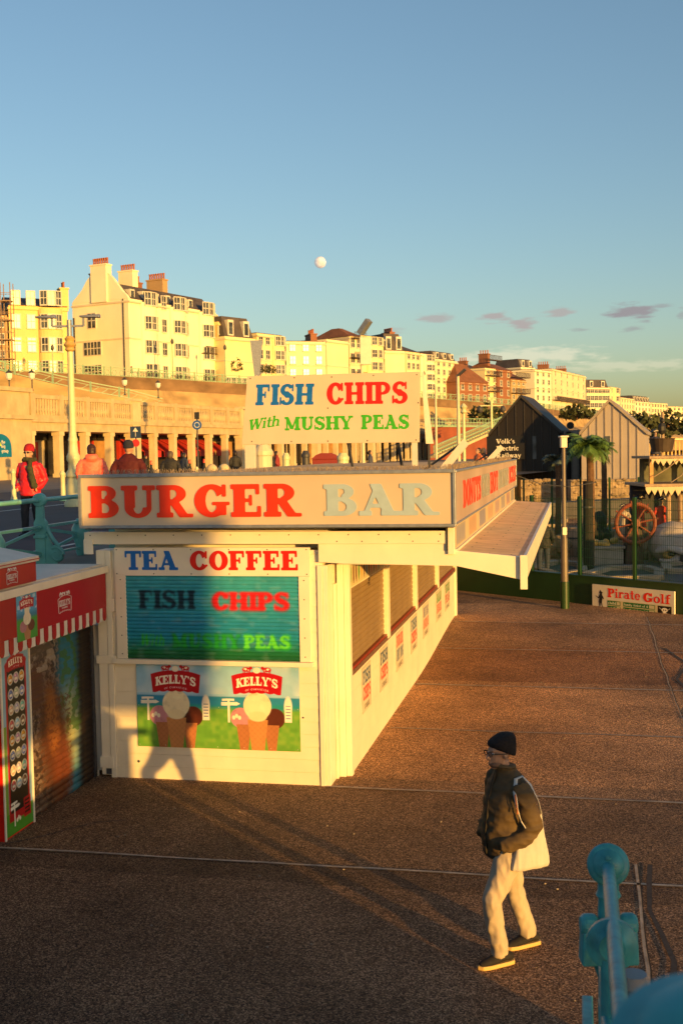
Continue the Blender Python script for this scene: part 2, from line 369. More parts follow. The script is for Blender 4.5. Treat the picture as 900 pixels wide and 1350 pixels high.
def word_mesh(text, width, height, h=34, thick=.004, **kw):
    """returns verts (x,y,z) and faces of a word width x cap-height height; z is thickness (front at 0.. back at -thick)"""
    A = word(text, h, **kw); yy, xx = np.where(A > .5)
    r0 = .35*h-.5; x0, x1 = xx.min(), xx.max()
    sx = width/(x1-x0); sy = height/h; V = []; F = []; D = {}
    def vid(p):
        k = (round(p[0], 3), round(p[1], 3))
        if k not in D: D[k] = len(V); V.append(((p[0]-x0)*sx, (p[1]-r0)*sy, 0.0))
        return D[k]
    segs = []
    for j in range(A.shape[0]-1):
        i = 0
        while i < A.shape[1]-1:
            c = [(i, j), (i+1, j), (i+1, j+1), (i, j+1)]; v = [A[b, a] for a, b in c]
            ins = [q > .5 for q in v]
            if all(ins):
                k = i
                while k < A.shape[1]-1 and A[j, k+1] > .5 and A[j+1, k+1] > .5: k += 1
                F.append([vid((i, j)), vid((k, j)), vid((k, j+1)), vid((i, j+1))]); i = k; continue
            if any(ins):
                poly = []; cr = []
                for q in range(4):
                    a, b = c[q], c[(q+1) % 4]
                    if ins[q]: poly.append(vid(a))
                    if ins[q] != ins[(q+1) % 4]:
                        t = (.5-v[q])/(v[(q+1) % 4]-v[q]); p = (a[0]+(b[0]-a[0])*t, a[1]+(b[1]-a[1])*t)
                        poly.append(vid(p)); cr.append((vid(p), ins[q]))
                if len(poly) >= 3: F.append(poly)
                if len(cr) == 2: segs.append((cr[0][0], cr[1][0]) if cr[0][1] else (cr[1][0], cr[0][0]))
            i += 1
    n = len(V)
    if thick:
        for a, b in list(segs):
            q = len(V); V.append((V[a][0], V[a][1], -thick)); V.append((V[b][0], V[b][1], -thick)); F.append([b, a, q, q+1])
    return V, F
def letters(name, text, o, u, v, width, height, m, parent, thick=.004, lift=.001, **kw):
    """raised or painted-on word on the plane o + u*x + v*y"""
    V, F = word_mesh(text, width, height, thick=thick, **kw)
    o, u, v = Vector(o), Vector(u).normalized(), Vector(v).normalized(); n = u.cross(v)
    me = bpy.data.meshes.new(name); me.from_pydata([o+u*a+v*b+n*(c+thick+lift) for a, b, c in V], [], F); me.materials.append(m)
    return link(name, me, parent)
class CV:
    """a small painting canvas; rows bottom-up"""
    def __init__(s, w, h, col):
        s.w, s.h = w, h; s.a = np.zeros((h, w, 3)); s.a[:] = col
        s.X, s.Y = np.meshgrid((np.arange(w)+.5)/w, (np.arange(h)+.5)/h)   # 0..1
    def put(s, m, col):
        m = np.clip(m, 0, 1)[..., None]; s.a = s.a*(1-m)+np.array(col)*m; return s
    def ell(s, cx, cy, rx, ry, col, soft=.12, rot=0):
        dx, dy = s.X-cx, s.Y-cy
        if rot: dx, dy = dx*math.cos(rot)+dy*math.sin(rot), -dx*math.sin(rot)+dy*math.cos(rot)
        return s.put((1-np.sqrt((dx/rx)**2+(dy/ry)**2))/soft+.5, col)
    def rect(s, x0, y0, x1, y1, col):
        e = .6/s.w; f = .6/s.h
        m = np.clip((s.X-x0)/e+.5, 0, 1)*np.clip((x1-s.X)/e+.5, 0, 1)*np.clip((s.Y-y0)/f+.5, 0, 1)*np.clip((y1-s.Y)/f+.5, 0, 1)
        return s.put(m, col)
    def tri(s, pts, col):
        m = np.ones(s.X.shape); n = len(pts)
        for i in range(n):
            (x0, y0), (x1, y1) = pts[i], pts[(i+1) % n]
            L = math.hypot(x1-x0, y1-y0); d = ((x1-x0)*(s.Y-y0)-(y1-y0)*(s.X-x0))/L
            m = np.minimum(m, np.clip(d*max(s.w, s.h)+.5, 0, 1))
        return s.put(m, col)
    def noise(s, seed, sc):
        r = np.random.RandomState(seed); g = r.rand(int(sc*s.h/s.w)+3, int(sc)+3)
        gx = s.X*sc; gy = s.Y*sc*s.h/s.w; ix, iy = gx.astype(int), gy.astype(int); fx, fy = gx-ix, gy-iy
        fx = fx*fx*(3-2*fx); fy = fy*fy*(3-2*fy)
        return (g[iy, ix]*(1-fx)+g[iy, ix+1]*fx)*(1-fy)+(g[iy+1, ix]*(1-fx)+g[iy+1, ix+1]*fx)*fy
    def text(s, t, x0, y0, x1, y1, col, blur=0, arch=0.0, **kw):
        A = word(t, 24, **kw)
        if blur: A = _blur(A, blur, 2)
        yy, xx = np.where(A > .45); a0, a1 = xx.min(), xx.max(); b0 = .35*24-.5
        U = (s.X-x0)/(x1-x0); Vv = (s.Y-y0-arch*(1-(2*U-1)**2))/(y1-y0)
        ui = U*(a1-a0)+a0; vi = Vv*24+b0
        ok = (ui >= 0) & (ui < A.shape[1]-1) & (vi >= 0) & (vi < A.shape[0]-1)
        ui = np.clip(ui, 0, A.shape[1]-1.01); vi = np.clip(vi, 0, A.shape[0]-1.01)
        i, j = ui.astype(int), vi.astype(int); fx, fy = ui-i, vi-j
        v = (A[j, i]*(1-fx)+A[j, i+1]*fx)*(1-fy)+(A[j+1, i]*(1-fx)+A[j+1, i+1]*fx)*fy
        g = 1.6 if not blur else 1.3
        return s.put(np.clip((v-.5)*g+.5, 0, 1)*ok, col)
    def sheet(s, name, o, u, v, width, height, m, parent, prof=None, thick=.004):
        """the painting as a thin sheet; prof(y in metres) = outward profile of a slatted shutter"""
        o, u, v = Vector(o), Vector(u).normalized(), Vector(v).normalized(); n = u.cross(v); V = []
        P = []
        for j in range(s.h+1):
            q = prof(j/s.h*height) if prof else 0.0
            b = o+v*(j/s.h*height)+n*(thick+q)
            for i in range(s.w+1): P.append(b+u*(i/s.w*width))
        W1 = s.w+1
        F = [(j*W1+i, j*W1+i+1, (j+1)*W1+i+1, (j+1)*W1+i) for j in range(s.h) for i in range(s.w)]
        nf = len(F)
        if not prof:
            k = len(P); P += [o, o+u*width, o+u*width+v*height, o+v*height]
            c = [0, s.w, s.h*W1+s.w, s.h*W1]
            F += [(c[0], k, k+1, c[1]), (c[1], k+1, k+2, c[2]), (c[2], k+2, k+3, c[3]), (c[3], k+3, k, c[0])]
        me = bpy.data.meshes.new(name); me.from_pydata(P, [], F); me.materials.append(m)
        at_ = me.color_attributes.new('Col', 'FLOAT_COLOR', 'CORNER')
        buf = np.ones((len(me.loops), 4), np.float32)
        buf[:nf*4, :3] = np.repeat(s.a.reshape(-1, 3), 4, axis=0)
        buf[nf*4:, :3] = s.a.mean((0, 1))
        at_.data.foreach_set('color', buf.ravel())
        if prof: me.polygons.foreach_set('use_smooth', [True]*len(me.polygons))
        return link(name, me, parent)
# ------------------------------------------------------------------ palette
M = {}
M['white'] = mat('white_paint', (.78, .69, .51), .45, .07, 2.2, .002, 12, dirt=.5, dirtcol=(.42, .36, .27))
M['white2'] = mat('old_white_board', (.62, .56, .46), .5, .08, 3, .001, 50, dirt=.5, dirtcol=(.36, .30, .22))
M['trim'] = mat('trim_paint', (.78, .69, .53), .4, .05, 3, .001, 60, dirt=.3, dirtcol=(.45, .38, .28))
M['signface'] = mat('acrylic_sign_face', (.54, .43, .31), .34, .05, 2, .0008, 6, spec=.5, dirt=.22, dirtcol=(.42, .34, .27))
M['alu'] = mat('weathered_aluminium', (.28, .30, .33), .42, .15, 14, .0006, 40, metal=.5, dirt=.4, dirtcol=(.15, .14, .13))
M['darkmetal'] = mat('dark_metal', (.05, .05, .055), .5, .2, 8)
M['screw'] = mat('screw_head', (.10, .08, .06), .5)
M['red'] = mat('red_letter_vinyl', hx('#d8200f'), .35, .10, 9, .0006, 30, dirt=.15)
M['orange_red'] = mat('burger_letter_red', hx('#d93413'), .35, .08, 6, .0006, 30)
M['slate_blue'] = mat('pale_blue_letter', hx('#9db2bd'), .4, .08, 6)
M['blue'] = mat('blue_letter', hx('#1464b4'), .4, .10, 9)
M['green'] = mat('green_letter', hx('#3aa51e'), .4, .10, 9)
M['teal'] = mat('teal_paint', hx('#6cb0a6'), .38, .14, 6, .0012, 26, spec=.5, dirt=.45, dirtcol=hx('#6f5c3c'))
M['teal_dark'] = mat('deep_teal_paint', hx('#3c9096'), .40, .22, 12, .0025, 24, spec=.45, dirt=.55, dirtcol=hx('#2a2622'))
M['cream_post'] = mat('cream_paint', hx('#c9c79a'), .4, .08, 7, .001, 30, dirt=.25, dirtcol=hx('#8a6a3a'))
M['black'] = mat('black_paint', (.012, .012, .014), .5)
M['stone'] = mat('promenade_stone', (.50, .39, .22), .8, .16, 1.4, .01, 9, dirt=.5, dirtcol=(.22, .16, .10))
M['stone_light'] = mat('pale_stucco', (.60, .48, .28), .8, .12, 1.2, .008, 9, dirt=.4, dirtcol=(.28, .2, .12))
M['felt'] = mat('roof_felt', (.20, .18, .16), .8, .25, 6, .004, 30, dirt=.4)
M['wood'] = mat('weathered_timber', (.34, .24, .15), .7, .2, 8, .002, 30, stretch=(1, 1, .2))
M['glass'] = glassmat('window_glass')
M['curtain'] = mat('window_curtain', (.45, .40, .32), .8, .1)
M['print'] = printmat('printed_sheet', .4)
M['spray'] = printmat('painted_shutter', .6, .2)

# ------------------------------------------------------------------ ground
def smooth(t): t = max(0, min(1, t)); return t*t*(3-2*t)
def gz(x, y): return .2*smooth((y-6.5)/6.5)
def ground_material():
    m = bpy.data.materials.new('exposed_aggregate_concrete'); m.use_nodes = True; nt = m.node_tree; b = nt.nodes['Principled BSDF']
    b.inputs['Roughness'].default_value = .82; b.inputs['Specular IOR Level'].default_value = .3
    tc = N(nt, 'ShaderNodeTexCoord'); L = nt.links.new
    sep = N(nt, 'ShaderNodeSeparateXYZ'); L(tc.outputs['Object'], sep.inputs[0])
    # slab to slab tone
    fy = N(nt, 'ShaderNodeMath', operation='SNAP'); ad = N(nt, 'ShaderNodeMath', operation='ADD'); ad.inputs[1].default_value = .06
    L(sep.outputs[1], ad.inputs[0]); L(ad.outputs[0], fy.inputs[0]); fy.inputs[1].default_value = 3.0
    fx = N(nt, 'ShaderNodeMath', operation='SNAP'); ax = N(nt, 'ShaderNodeMath', operation='ADD'); ax.inputs[1].default_value = 11.55
    L(sep.outputs[0], ax.inputs[0]); L(ax.outputs[0], fx.inputs[0]); fx.inputs[1].default_value = 8.0
    cb = N(nt, 'ShaderNodeCombineXYZ'); L(fx.outputs[0], cb.inputs[0]); L(fy.outputs[0], cb.inputs[1])
    wnz = N(nt, 'ShaderNodeTexWhiteNoise'); L(cb.outputs[0], wnz.inputs['Vector'])
    vo = N(nt, 'ShaderNodeTexVoronoi'); vo.inputs['Scale'].default_value = 95; L(tc.outputs['Object'], vo.inputs['Vector'])
    cr = N(nt, 'ShaderNodeValToRGB'); e = cr.color_ramp.elements
    e[0].color = (.06, .034, .018, 1); e[1].color = (.72, .46, .25, 1); e[0].position = .08; e[1].position = .95
    q = e.new(.4); q.color = (.185, .110, .058, 1); q = e.new(.75); q.color = (.37, .218, .115, 1)
    sv = N(nt, 'ShaderNodeSeparateColor'); L(vo.outputs['Color'], sv.inputs[0]); L(sv.outputs[0], cr.inputs[0])
    n1 = N(nt, 'ShaderNodeTexNoise'); n1.inputs['Scale'].default_value = .55; n1.inputs['Detail'].default_value = 9; n1.inputs['Roughness'].default_value = .65
    L(tc.outputs['Object'], n1.inputs['Vector'])
    mr = N(nt, 'ShaderNodeMapRange'); mr.inputs[1].default_value = .3; mr.inputs[2].default_value = .7; mr.inputs[3].default_value = .62; mr.inputs[4].default_value = 1.55
    L(n1.outputs[0], mr.inputs[0])
    mr2 = N(nt, 'ShaderNodeMapRange'); mr2.inputs[3].default_value = .72; mr2.inputs[4].default_value = 1.5; L(wnz.outputs['Value'], mr2.inputs[0])
    mu = N(nt, 'ShaderNodeMath', operation='MULTIPLY'); L(mr.outputs[0], mu.inputs[0]); L(mr2.outputs[0], mu.inputs[1])
    # dark spots (chewing gum, stains)
    v2 = N(nt, 'ShaderNodeTexVoronoi'); v2.inputs['Scale'].default_value = 2.6; L(tc.outputs['Object'], v2.inputs['Vector'])
    m3 = N(nt, 'ShaderNodeMapRange'); m3.inputs[1].default_value = .03; m3.inputs[2].default_value = .07; m3.inputs[3].default_value = .6; m3.inputs[4].default_value = 1.0
    L(v2.outputs['Distance'], m3.inputs[0]); mu2 = N(nt, 'ShaderNodeMath', operation='MULTIPLY'); L(mu.outputs[0], mu2.inputs[0]); L(m3.outputs[0], mu2.inputs[1])
    sc = N(nt, 'ShaderNodeVectorMath', operation='SCALE'); L(cr.outputs[0], sc.inputs[0]); L(mu2.outputs[0], sc.inputs['Scale'])
    # bands laid in different mixes; front ones also darkened to deepen the shade there
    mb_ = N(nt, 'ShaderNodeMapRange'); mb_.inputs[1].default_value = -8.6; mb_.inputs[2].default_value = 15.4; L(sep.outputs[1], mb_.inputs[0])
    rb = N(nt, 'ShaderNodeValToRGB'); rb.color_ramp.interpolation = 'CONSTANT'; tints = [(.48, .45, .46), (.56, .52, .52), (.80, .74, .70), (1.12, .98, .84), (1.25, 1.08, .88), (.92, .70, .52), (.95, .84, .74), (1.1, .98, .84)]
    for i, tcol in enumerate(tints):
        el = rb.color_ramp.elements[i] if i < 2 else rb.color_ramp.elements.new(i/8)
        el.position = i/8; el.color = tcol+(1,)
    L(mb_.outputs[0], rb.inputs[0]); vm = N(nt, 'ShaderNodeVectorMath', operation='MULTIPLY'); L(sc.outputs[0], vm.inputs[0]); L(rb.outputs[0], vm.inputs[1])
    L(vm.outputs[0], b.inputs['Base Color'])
    bn = N(nt, 'ShaderNodeTexNoise'); bn.inputs['Scale'].default_value = 32; bn.inputs['Detail'].default_value = 5; bn.inputs['Roughness'].default_value = .7
    L(tc.outputs['Object'], bn.inputs['Vector'])
    add = N(nt, 'ShaderNodeMath', operation='ADD'); L(bn.outputs[0], add.inputs[0]); L(sv.outputs[1], add.inputs[1])
    b1 = N(nt, 'ShaderNodeBump'); b1.inputs['Distance'].default_value = .011; b1.inputs['Strength'].default_value = .8
    L(add.outputs[0], b1.inputs['Height'])
    b2 = N(nt, 'ShaderNodeBump'); b2.inputs['Distance'].default_value = .02; n4 = N(nt, 'ShaderNodeTexNoise'); n4.inputs['Scale'].default_value = 3
    n4.inputs['Detail'].default_value = 3
    L(tc.outputs['Object'], n4.inputs['Vector']); L(n4.outputs[0], b2.inputs['Height']); L(b1.outputs[0], b2.inputs['Normal']); L(b2.outputs[0], b.inputs['Normal'])
    return m
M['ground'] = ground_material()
def build_ground():
    xs = [-6000, -1500, -300, -60, -20]+[-10+1.5*i for i in range(22)]+[40, 80, 300, 1500, 6000]
    ys = [-3000, -500, -100, -40, -20]+[-14+1.0*i for i in range(36)]+[30, 60, 200, 600, 2500, 9000]
    vs = [(x, y, gz(x, y) - (0 if abs(x) < 300 and y < 600 else 0)) for y in ys for x in xs]; w = len(xs)
    fs = [(j*w+i, j*w+i+1, (j+1)*w+i+1, (j+1)*w+i) for j in range(len(ys)-1) for i in range(w-1)]
    o = MB().add(vs, fs).build('ground', M['ground'], smooth=True, fix=False); tag(o, 'brown exposed aggregate concrete esplanade', kind='structure')
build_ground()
# cement joints between the slabs, slightly uneven
mj = mat('joint_cement', (.46, .36, .26), .9, .35, 8, .003, 40)
mjd = mat('joint_dark_line', (.05, .038, .028), .95, .3, 20)  # thin dark line beside each cement joint
def strip(pts, w, name, m, dz=.004):
    mb = MB(); L = []
    n = 0
    for (x0, y0), (x1, y1) in zip(pts, pts[1:]):
        k = max(2, int(math.hypot(x1-x0, y1-y0)/.35))
        for i in range(k): t = i/k; L.append((x0+(x1-x0)*t, y0+(y1-y0)*t))
    L.append(pts[-1]); P = []
    for i, (x, y) in enumerate(L):
        a = L[min(i+1, len(L)-1)]; b = L[max(i-1, 0)]; d = Vector((a[0]-b[0], a[1]-b[1], 0)).normalized(); nrm = Vector((-d.y, d.x, 0))
        ww = w*(.5+.22*noise.noise((x*1.3, y*1.3, 3))); off = nrm*(.02*noise.noise((x*.9, y*.9, 9))+.012*noise.noise((x*5, y*5, 9))); c = Vector((x, y, gz(x, y)+dz))+off
        P += [c-nrm*ww, c+nrm*ww]
    fs = [(2*i, 2*i+2, 2*i+3, 2*i+1) for i in range(len(L)-1)]
    o = MB().add(P, fs).build(name, m); tag(o, kind='structure'); return o
for (x0, y0, x1, y1, w) in [(-2.9, -2.6, 12, -2.6, .045), (.0, -.02, 12, -.22, .05), (.3, 2.92, 12, 2.88, .05), (.25, 6.05, 12, 5.95, .07),
                         (.25, 9.2, 12, 9.0, .06), (.25, 12.0, 12, 11.7, .06), (4.45, -2.3, 4.47, 12.9, .018), (3.44, -6.6, 3.5, -2.1, .028)]:
    strip([(x0, y0), (x1, y1)], w*1.15, 'pavement_joint', mj)
    strip([(x0+(0 if abs(x1-x0) > 1 else w*.6), y0-(w*.6 if abs(x1-x0) > 1 else 0)), (x1+(0 if abs(x1-x0) > 1 else w*.6), y1-(w*.6 if abs(x1-x0) > 1 else 0))], .011, 'pavement_joint_edge', mjd, .009)
mcr = mat('crack_dark', (.06, .05, .045), .95, .3, 20)
strip([(3.62, -2.1), (3.55, -3.2), (3.68, -4.2), (3.56, -5.4), (3.6, -6.5)], .05, 'pavement_crack', mcr, .008)
strip([(4.6, 9.5), (4.9, 8.2), (4.62, 6.9), (4.75, 5.4), (4.5, 4.0)], .055, 'pavement_crack', mcr, .008)
strip([(-2.86, -2.5), (-2.5, -2.1), (-2.2, -1.7), (-1.9, -1.6)], .02, 'pavement_crack', mcr, .008)

w = MB(); rs_ = random.Random(77)
for i in range(260):
    x = rs_.uniform(-2.6, 7); y = rs_.uniform(-6.2, 14); r = rs_.uniform(.004, .013)
    if -.1 < y and x < .45: continue
    w.ell((x, y, gz(x, y)+r*.5), (r, r*rs_.uniform(.6, 1), r*.6), 6)
tag(w.build('grit', mat('loose_grit', (.34, .27, .19), .8, .4, 30)), 'loose pale grit scattered over the esplanade', kind='stuff')
# ------------------------------------------------------------------ upper promenade (2.5 m up) and its road
UP = 2.5
mroad = mat('asphalt_road', (.060, .056, .060), .85, .25, .6, .004, 50)
mpave = mat('upper_paving', (.20, .165, .13), .85, .18, .8, .004, 30)
e1 = at(655, 620, 45); e2 = at(690, 600, 300)
edge = [(-3.62, -40), (-3.62, 13.3), (-1.2, 18), (e1.x, e1.y), (e2.x, e2.y), (-400, 700), (-400, -40)]
mb = MB(); mb.prism(edge, (0, 0, .01), (1, 0, 0), (0, 1, 0), (0, 0, UP-.01))
tag(mb.build('upper_promenade', mpave), 'raised promenade paving beside the kiosk roof', kind='structure')
rd = [(-5.2, -40), (-5.2, 19), (at(500, 600, 60).x, at(500, 600, 60).y), (at(480, 600, 70).x, at(480, 600, 70).y), (-60, 40), (-60, -40)]
def sheet(poly, z, name, m, label=None):
    o = MB().add([(x, y, z) for x, y in poly], [tuple(range(len(poly)))]).build(name, m, fix=False)
    if o.data.polygons[0].normal.z < 0: o.data.flip_normals()
    tag(o, label, kind='structure'); return o
rp = [onz(0, 705, UP), onz(110, 690, UP), onz(300, 640, UP), onz(300, 626, UP), onz(0, 650, UP)]
sheet([(-5.1, -40), (-5.1, 30), (4, 75), (-14, 75), (-22, 30), (-22, -40)], UP+.004, 'road', mroad, 'dark asphalt road on the upper level')
strip_line = mat('road_line_paint', (.62, .60, .52), .7, .15, 9)
sheet([(-5.55, -40), (-5.55, 30), (-5.43, 30), (-5.43, -40)], UP+.009, 'road_marking', strip_line, 'white line along the upper road edge')
sheet([(-13.0, -20), (-13.0, 30), (-12.85, 30), (-12.85, -20)], UP+.009, 'road_marking', strip_line)
# ------------------------------------------------------------------ burger kiosk
def shiplap(mb, o, u, n, width, z0, z1, step=.155, th=.012):
    """horizontal boards: o corner on the wall plane, u along, n outwards"""
    o, u, n = Vector(o), Vector(u).normalized(), Vector(n).normalized(); z = z0
    while z < z1-.01:
        t = min(z+step-.006, z1)
        a, b = o+u*0, o+u*width
        P = [a+n*.0, b+n*.0, b+n*th, a+n*th]; Q = [a, b, b+n*(th*.55), a+n*(th*.55)]
        mb.hexa([Vector((p.x, p.y, z)) for p in P]+[Vector((p.x, p.y, t)) for p in Q]); z += step
def screws(mb, pts, n, r=.009):
    for p in pts: mb.lathe([(r, 0), (r*.8, .004)], Vector(p), 6, axis=n)
kiosk = thing('kiosk', 'long white boarded snack kiosk with flat roof, canopy and closed roller shutters', 'kiosk')
YN = (0, -1, 0); XN = (1, 0, 0)
EDL = 13.0
# core walls
w = MB(); w.box(-2.74, -.0, .014, 13, .0, 2.84); w.box(0, .20, .49, 13, 0, 1.22); w.box(.0, .165, .49, 13, 1.22, 2.84); w.box(-2.74, .0, .0141+.3, 12.9, 2.84, 3.2)
w.build('wall', M['white'], kiosk)
w = MB(); shiplap(w, (-2.66, .0135, 0), (1, 0, 0), YN, 2.62, .0, 2.80); w.build('front_cladding', M['white'], kiosk)
w = MB(); shiplap(w, (.2005, .56, 0), (0, 1, 0), XN, 12.34, .0, 1.2, .2, .008)
w.build('side_cladding', M['white'], kiosk)
# left return panel beside the shutter
w = MB(); w.box(-3.24, -2.80, .06, .5, .06, 1.9); shiplap(w, (-3.19, .0599, 0), (1, 0, 0), YN, .34, .1, 1.86, .30, .01); w.box(-3.24, -3.19, .035, .06, .06, 1.9)
w.build('return_panel', M['white2'], kiosk, bevel=.003)
# corner boards and trim
for q in ((-2.86, -2.74, -.012, .3, 0.03, 2.84), (-2.735, -2.665, -.02, .03, .0, 2.84), (-.06, .0, -.02, .03, .0, 2.66), (.002, .06, .0, .5, 0, 2.66), (.09, .163, .40, .52, 0, 2.66), (.062, .088, .30, .5, 0, 2.4), (.165, .235, .44, .56, 0, 2.64)):
    MB().box(*q).build('corner_board', M['trim'], kiosk, bevel=.004)
for q in ((-2.90, -2.63, -.03, .03, 2.08, 2.24), (-2.89, -2.63, -.03, .03, 1.43, 1.53), (-2.88, -2.70, -.03, .03, .12, .26)): MB().box(*q).build('joint_cover', M['trim'], kiosk, bevel=.004)
for y0 in (3.25, 6.25, 9.4, 12.8):
    MB().box(.16, .245, y0, y0+.2, 1.25 if y0 < 12 else .0, 2.80).build('window_post', M['trim'], kiosk, bevel=.005)
# counter
MB().box(.165, .232, .5, 12.8, 1.222, 1.285).build('counter_shelf', mat('counter_brown', (.16, .09, .06), .5, .2, 9), kiosk, bevel=.004)
MB().box(.168, .226, .56, 12.78, 1.287, 1.318).build('sill', mat('red_sill', hx('#8e2f18'), .4, .15, 7), kiosk, bevel=.004)
# roller shutters in the side windows
msh = mat('grey_roller_shutter', (.28, .19, .09), .45, .12, 3, .0005, 40, metal=.1, dirt=.3)
def slats(mb, o, u, n, width, z0, z1, pitch=.075, d=.014):
    o, u, n = Vector(o), Vector(u).normalized(), Vector(n).normalized(); z = z0
    k = int((z1-z0)/pitch)
    for i in range(k):
        r = []
        for q, s in ((0, 0), (.12, .8), (.5, 1.0), (.85, .6), (.93, 0)):
            r.append((z0+(i+q)*pitch, s*d))
        for (za, da), (zb, db) in zip(r, r[1:]):
            a, b = o+n*da, o+u*width+n*da; c, e = o+u*width+n*db, o+n*db
            mb.add([(a.x, a.y, za), (b.x, b.y, za), (c.x, c.y, zb), (e.x, e.y, zb)], [(0, 1, 2, 3)])
        a, b = o, o+u*width; zt = z0+(i+.93)*pitch; zn = z0+(i+1)*pitch
        mb.add([(a.x, a.y, zt), (b.x, b.y, zt), (b.x, b.y, zn), (a.x, a.y, zn)], [(0, 1, 2, 3)])
for (a, b) in ((.56, 3.25), (3.45, 6.25), (6.45, 9.4), (9.6, 12.8)):
    sb = MB(); slats(sb, (.172, a, 0), (0, 1, 0), XN, b-a, 1.32, 2.30)
    sb.build('side_shutter', msh, kiosk)
# header above the side windows with a faded picture strip
MB().box(.166, .205, .56, 12.8, 2.3, 2.66).build('window_header', M['white'], kiosk)
c = CV(60, 10, hx('#cfc39a')); rs = random.Random(3)
for i in range(14):
    x = .03+i*.07; c.ell(x, .5, .018, .42, hx(rs.choice(['#c8402a', '#4d9a3a', '#d7a13a', '#3c78a8', '#7a4a2a'])), .4)
o = c.sheet('picture_strip', (.206, .6, 2.32), (0, 1, 0), (0, 0, 1), 2.6, .3, M['print'], kiosk)
# front beam, boards beneath the sign
w = MB(); w.box(-2.98, 1.5, -.075, .02, 2.92, 3.07); w.box(-2.98, -2.86, -.10, -.0751, 2.80, 2.98); w.build('front_beam', M['trim'], kiosk, bevel=.004)
w = MB(); w.prism([(-.03, 2.70), (.3, 2.685), (1.60, 2.66), (2.36, 2.50), (2.36, 2.765), (1.60, 2.84), (1.5, 2.918), (-.03, 2.918)], (0, -.055, 0), (1, 0, 0), (0, 0, 1), (0, .05, 0))
w.build('canopy_front_board', M['trim'], kiosk, bevel=.003)
MB().box(1.51, 1.585, -.10, -.02, 2.80, 3.12).build('corner_bracket', M['trim'], kiosk, bevel=.004)
MB().box(1.49, 1.508, -.09, -.02, 2.84, 3.10).build('gap_seal', M['darkmetal'], kiosk)
for x_, z_ in [(-2.9+i*.36, 3.03) for i in range(13)]+[(.2+i*.3, 2.95) for i in range(5)]:
    sc = MB(); screws(sc, [(x_, -.0755, z_)], YN); sc.build('screw', M['screw'], kiosk)
# canopy over the counter: solid wedge with planked top
w = MB(); w.prism([(.20, 2.67), (1.60, 2.67), (2.36, 2.52), (2.36, 2.74), (1.60, 2.80), (.20, 2.80)], (0, -.004, 0), (1, 0, 0), (0, 0, 1), (0, EDL, 0))
w.build('canopy_body', M['white2'], kiosk)
w = MB(); k = 42
for i in range(k):
    y0 = -.04+i*(EDL/k); y1 = y0+EDL/k-.012
    w.hexa([(1.60, y0, 2.801), (2.375, y0, 2.741), (2.375, y1, 2.741), (1.60, y1, 2.801), (1.60, y0, 2.822), (2.375, y0, 2.762), (2.375, y1, 2.762), (1.60, y1, 2.822)])
w.build('canopy_plank', mat('cream_planks', (.74, .51, .28), .8, .12, 2.5, .001, 40, spec=.2, dirt=.35, dirtcol=(.30, .19, .11)), kiosk)
sc = MB()
for i in range(0, k, 2):
    for fx in (.15, .48, .80): screws(sc, [(1.60+.775*fx, .1+i*EDL/k, 2.823-.06*fx)], (0, 0, 1), .012)
sc.build('nail', M['screw'], kiosk)
MB().box(2.3605, 2.40, -.07, EDL, 2.50, 2.775).build('canopy_edge', M['trim'], kiosk, bevel=.003)
MB().box(2.33, 2.41, -.11, -.058, 2.40, 2.79).build('canopy_end_post', M['trim'], kiosk, bevel=.003)
# roof
w = MB(); w.box(-2.86, 1.58, -.30, 13.0, 3.205, 3.70); w.build('roof', M['felt'], kiosk)
w = MB()
for i in range(60):
    y0 = .0+i*.216; w.prism([(0, 0), (.1, .035), (.2, 0)], (-2.8, y0, 3.702), (0, 1, 0), (0, 0, 1), (4.3, 0, 0))
w.build('corrugated_sheet', mat('corrugated_roof', (.42, .33, .22), .6, .2, 4, .001, 30, dirt=.4), kiosk)
# bird spikes along the roof edges
w = MB(); rs = random.Random(5)
def spikes(a, b, n):
    a, b = Vector(a), Vector(b)
    for i in range(n):
        p = a+(b-a)*(i/n)
        for s in (-1, 1):
            q = p+Vector((rs.uniform(-.03, .03), rs.uniform(-.02, .02)+s*.03, rs.uniform(.06, .085))); w.bar(p, q, .0035, .0035)
    w.bar(a, b, .02, .006)
spikes((-2.8, -.22, 3.755), (1.55, -.22, 3.755), 150); spikes((1.52, -.2, 3.755), (1.52, 12.8, 3.755), 330); spikes((-2.8, -.05, 3.755), (1.5, -.05, 3.755), 130)
w.build('bird_spikes', mat('spike_steel', (.34, .25, .16), .6, .1, metal=.2), kiosk)
MB().box(-2.7, -2.3, -.04, -.02, .24, .27).build('vent_hole', M['darkmetal'], kiosk) if False else None
w = MB(); w.lathe([(.018, 0), (.012, .004)], (-2.38, .0, .21), 8, axis=YN); w.lathe([(.012, 0), (.01, .004)], (-.27, .0, .82), 8, axis=YN); w.box(-2.80, -2.73, -.022, -.012, .04, .11)
w.build('vent_hole', M['darkmetal'], kiosk)
# cables under the sign
w = MB(); w.tube([(-2.7+i*.35, -.16, 3.135-.012*math.sin(i*1.1)**2) for i in range(12)], .008, 6); w.build('cable', M['darkmetal'], kiosk)

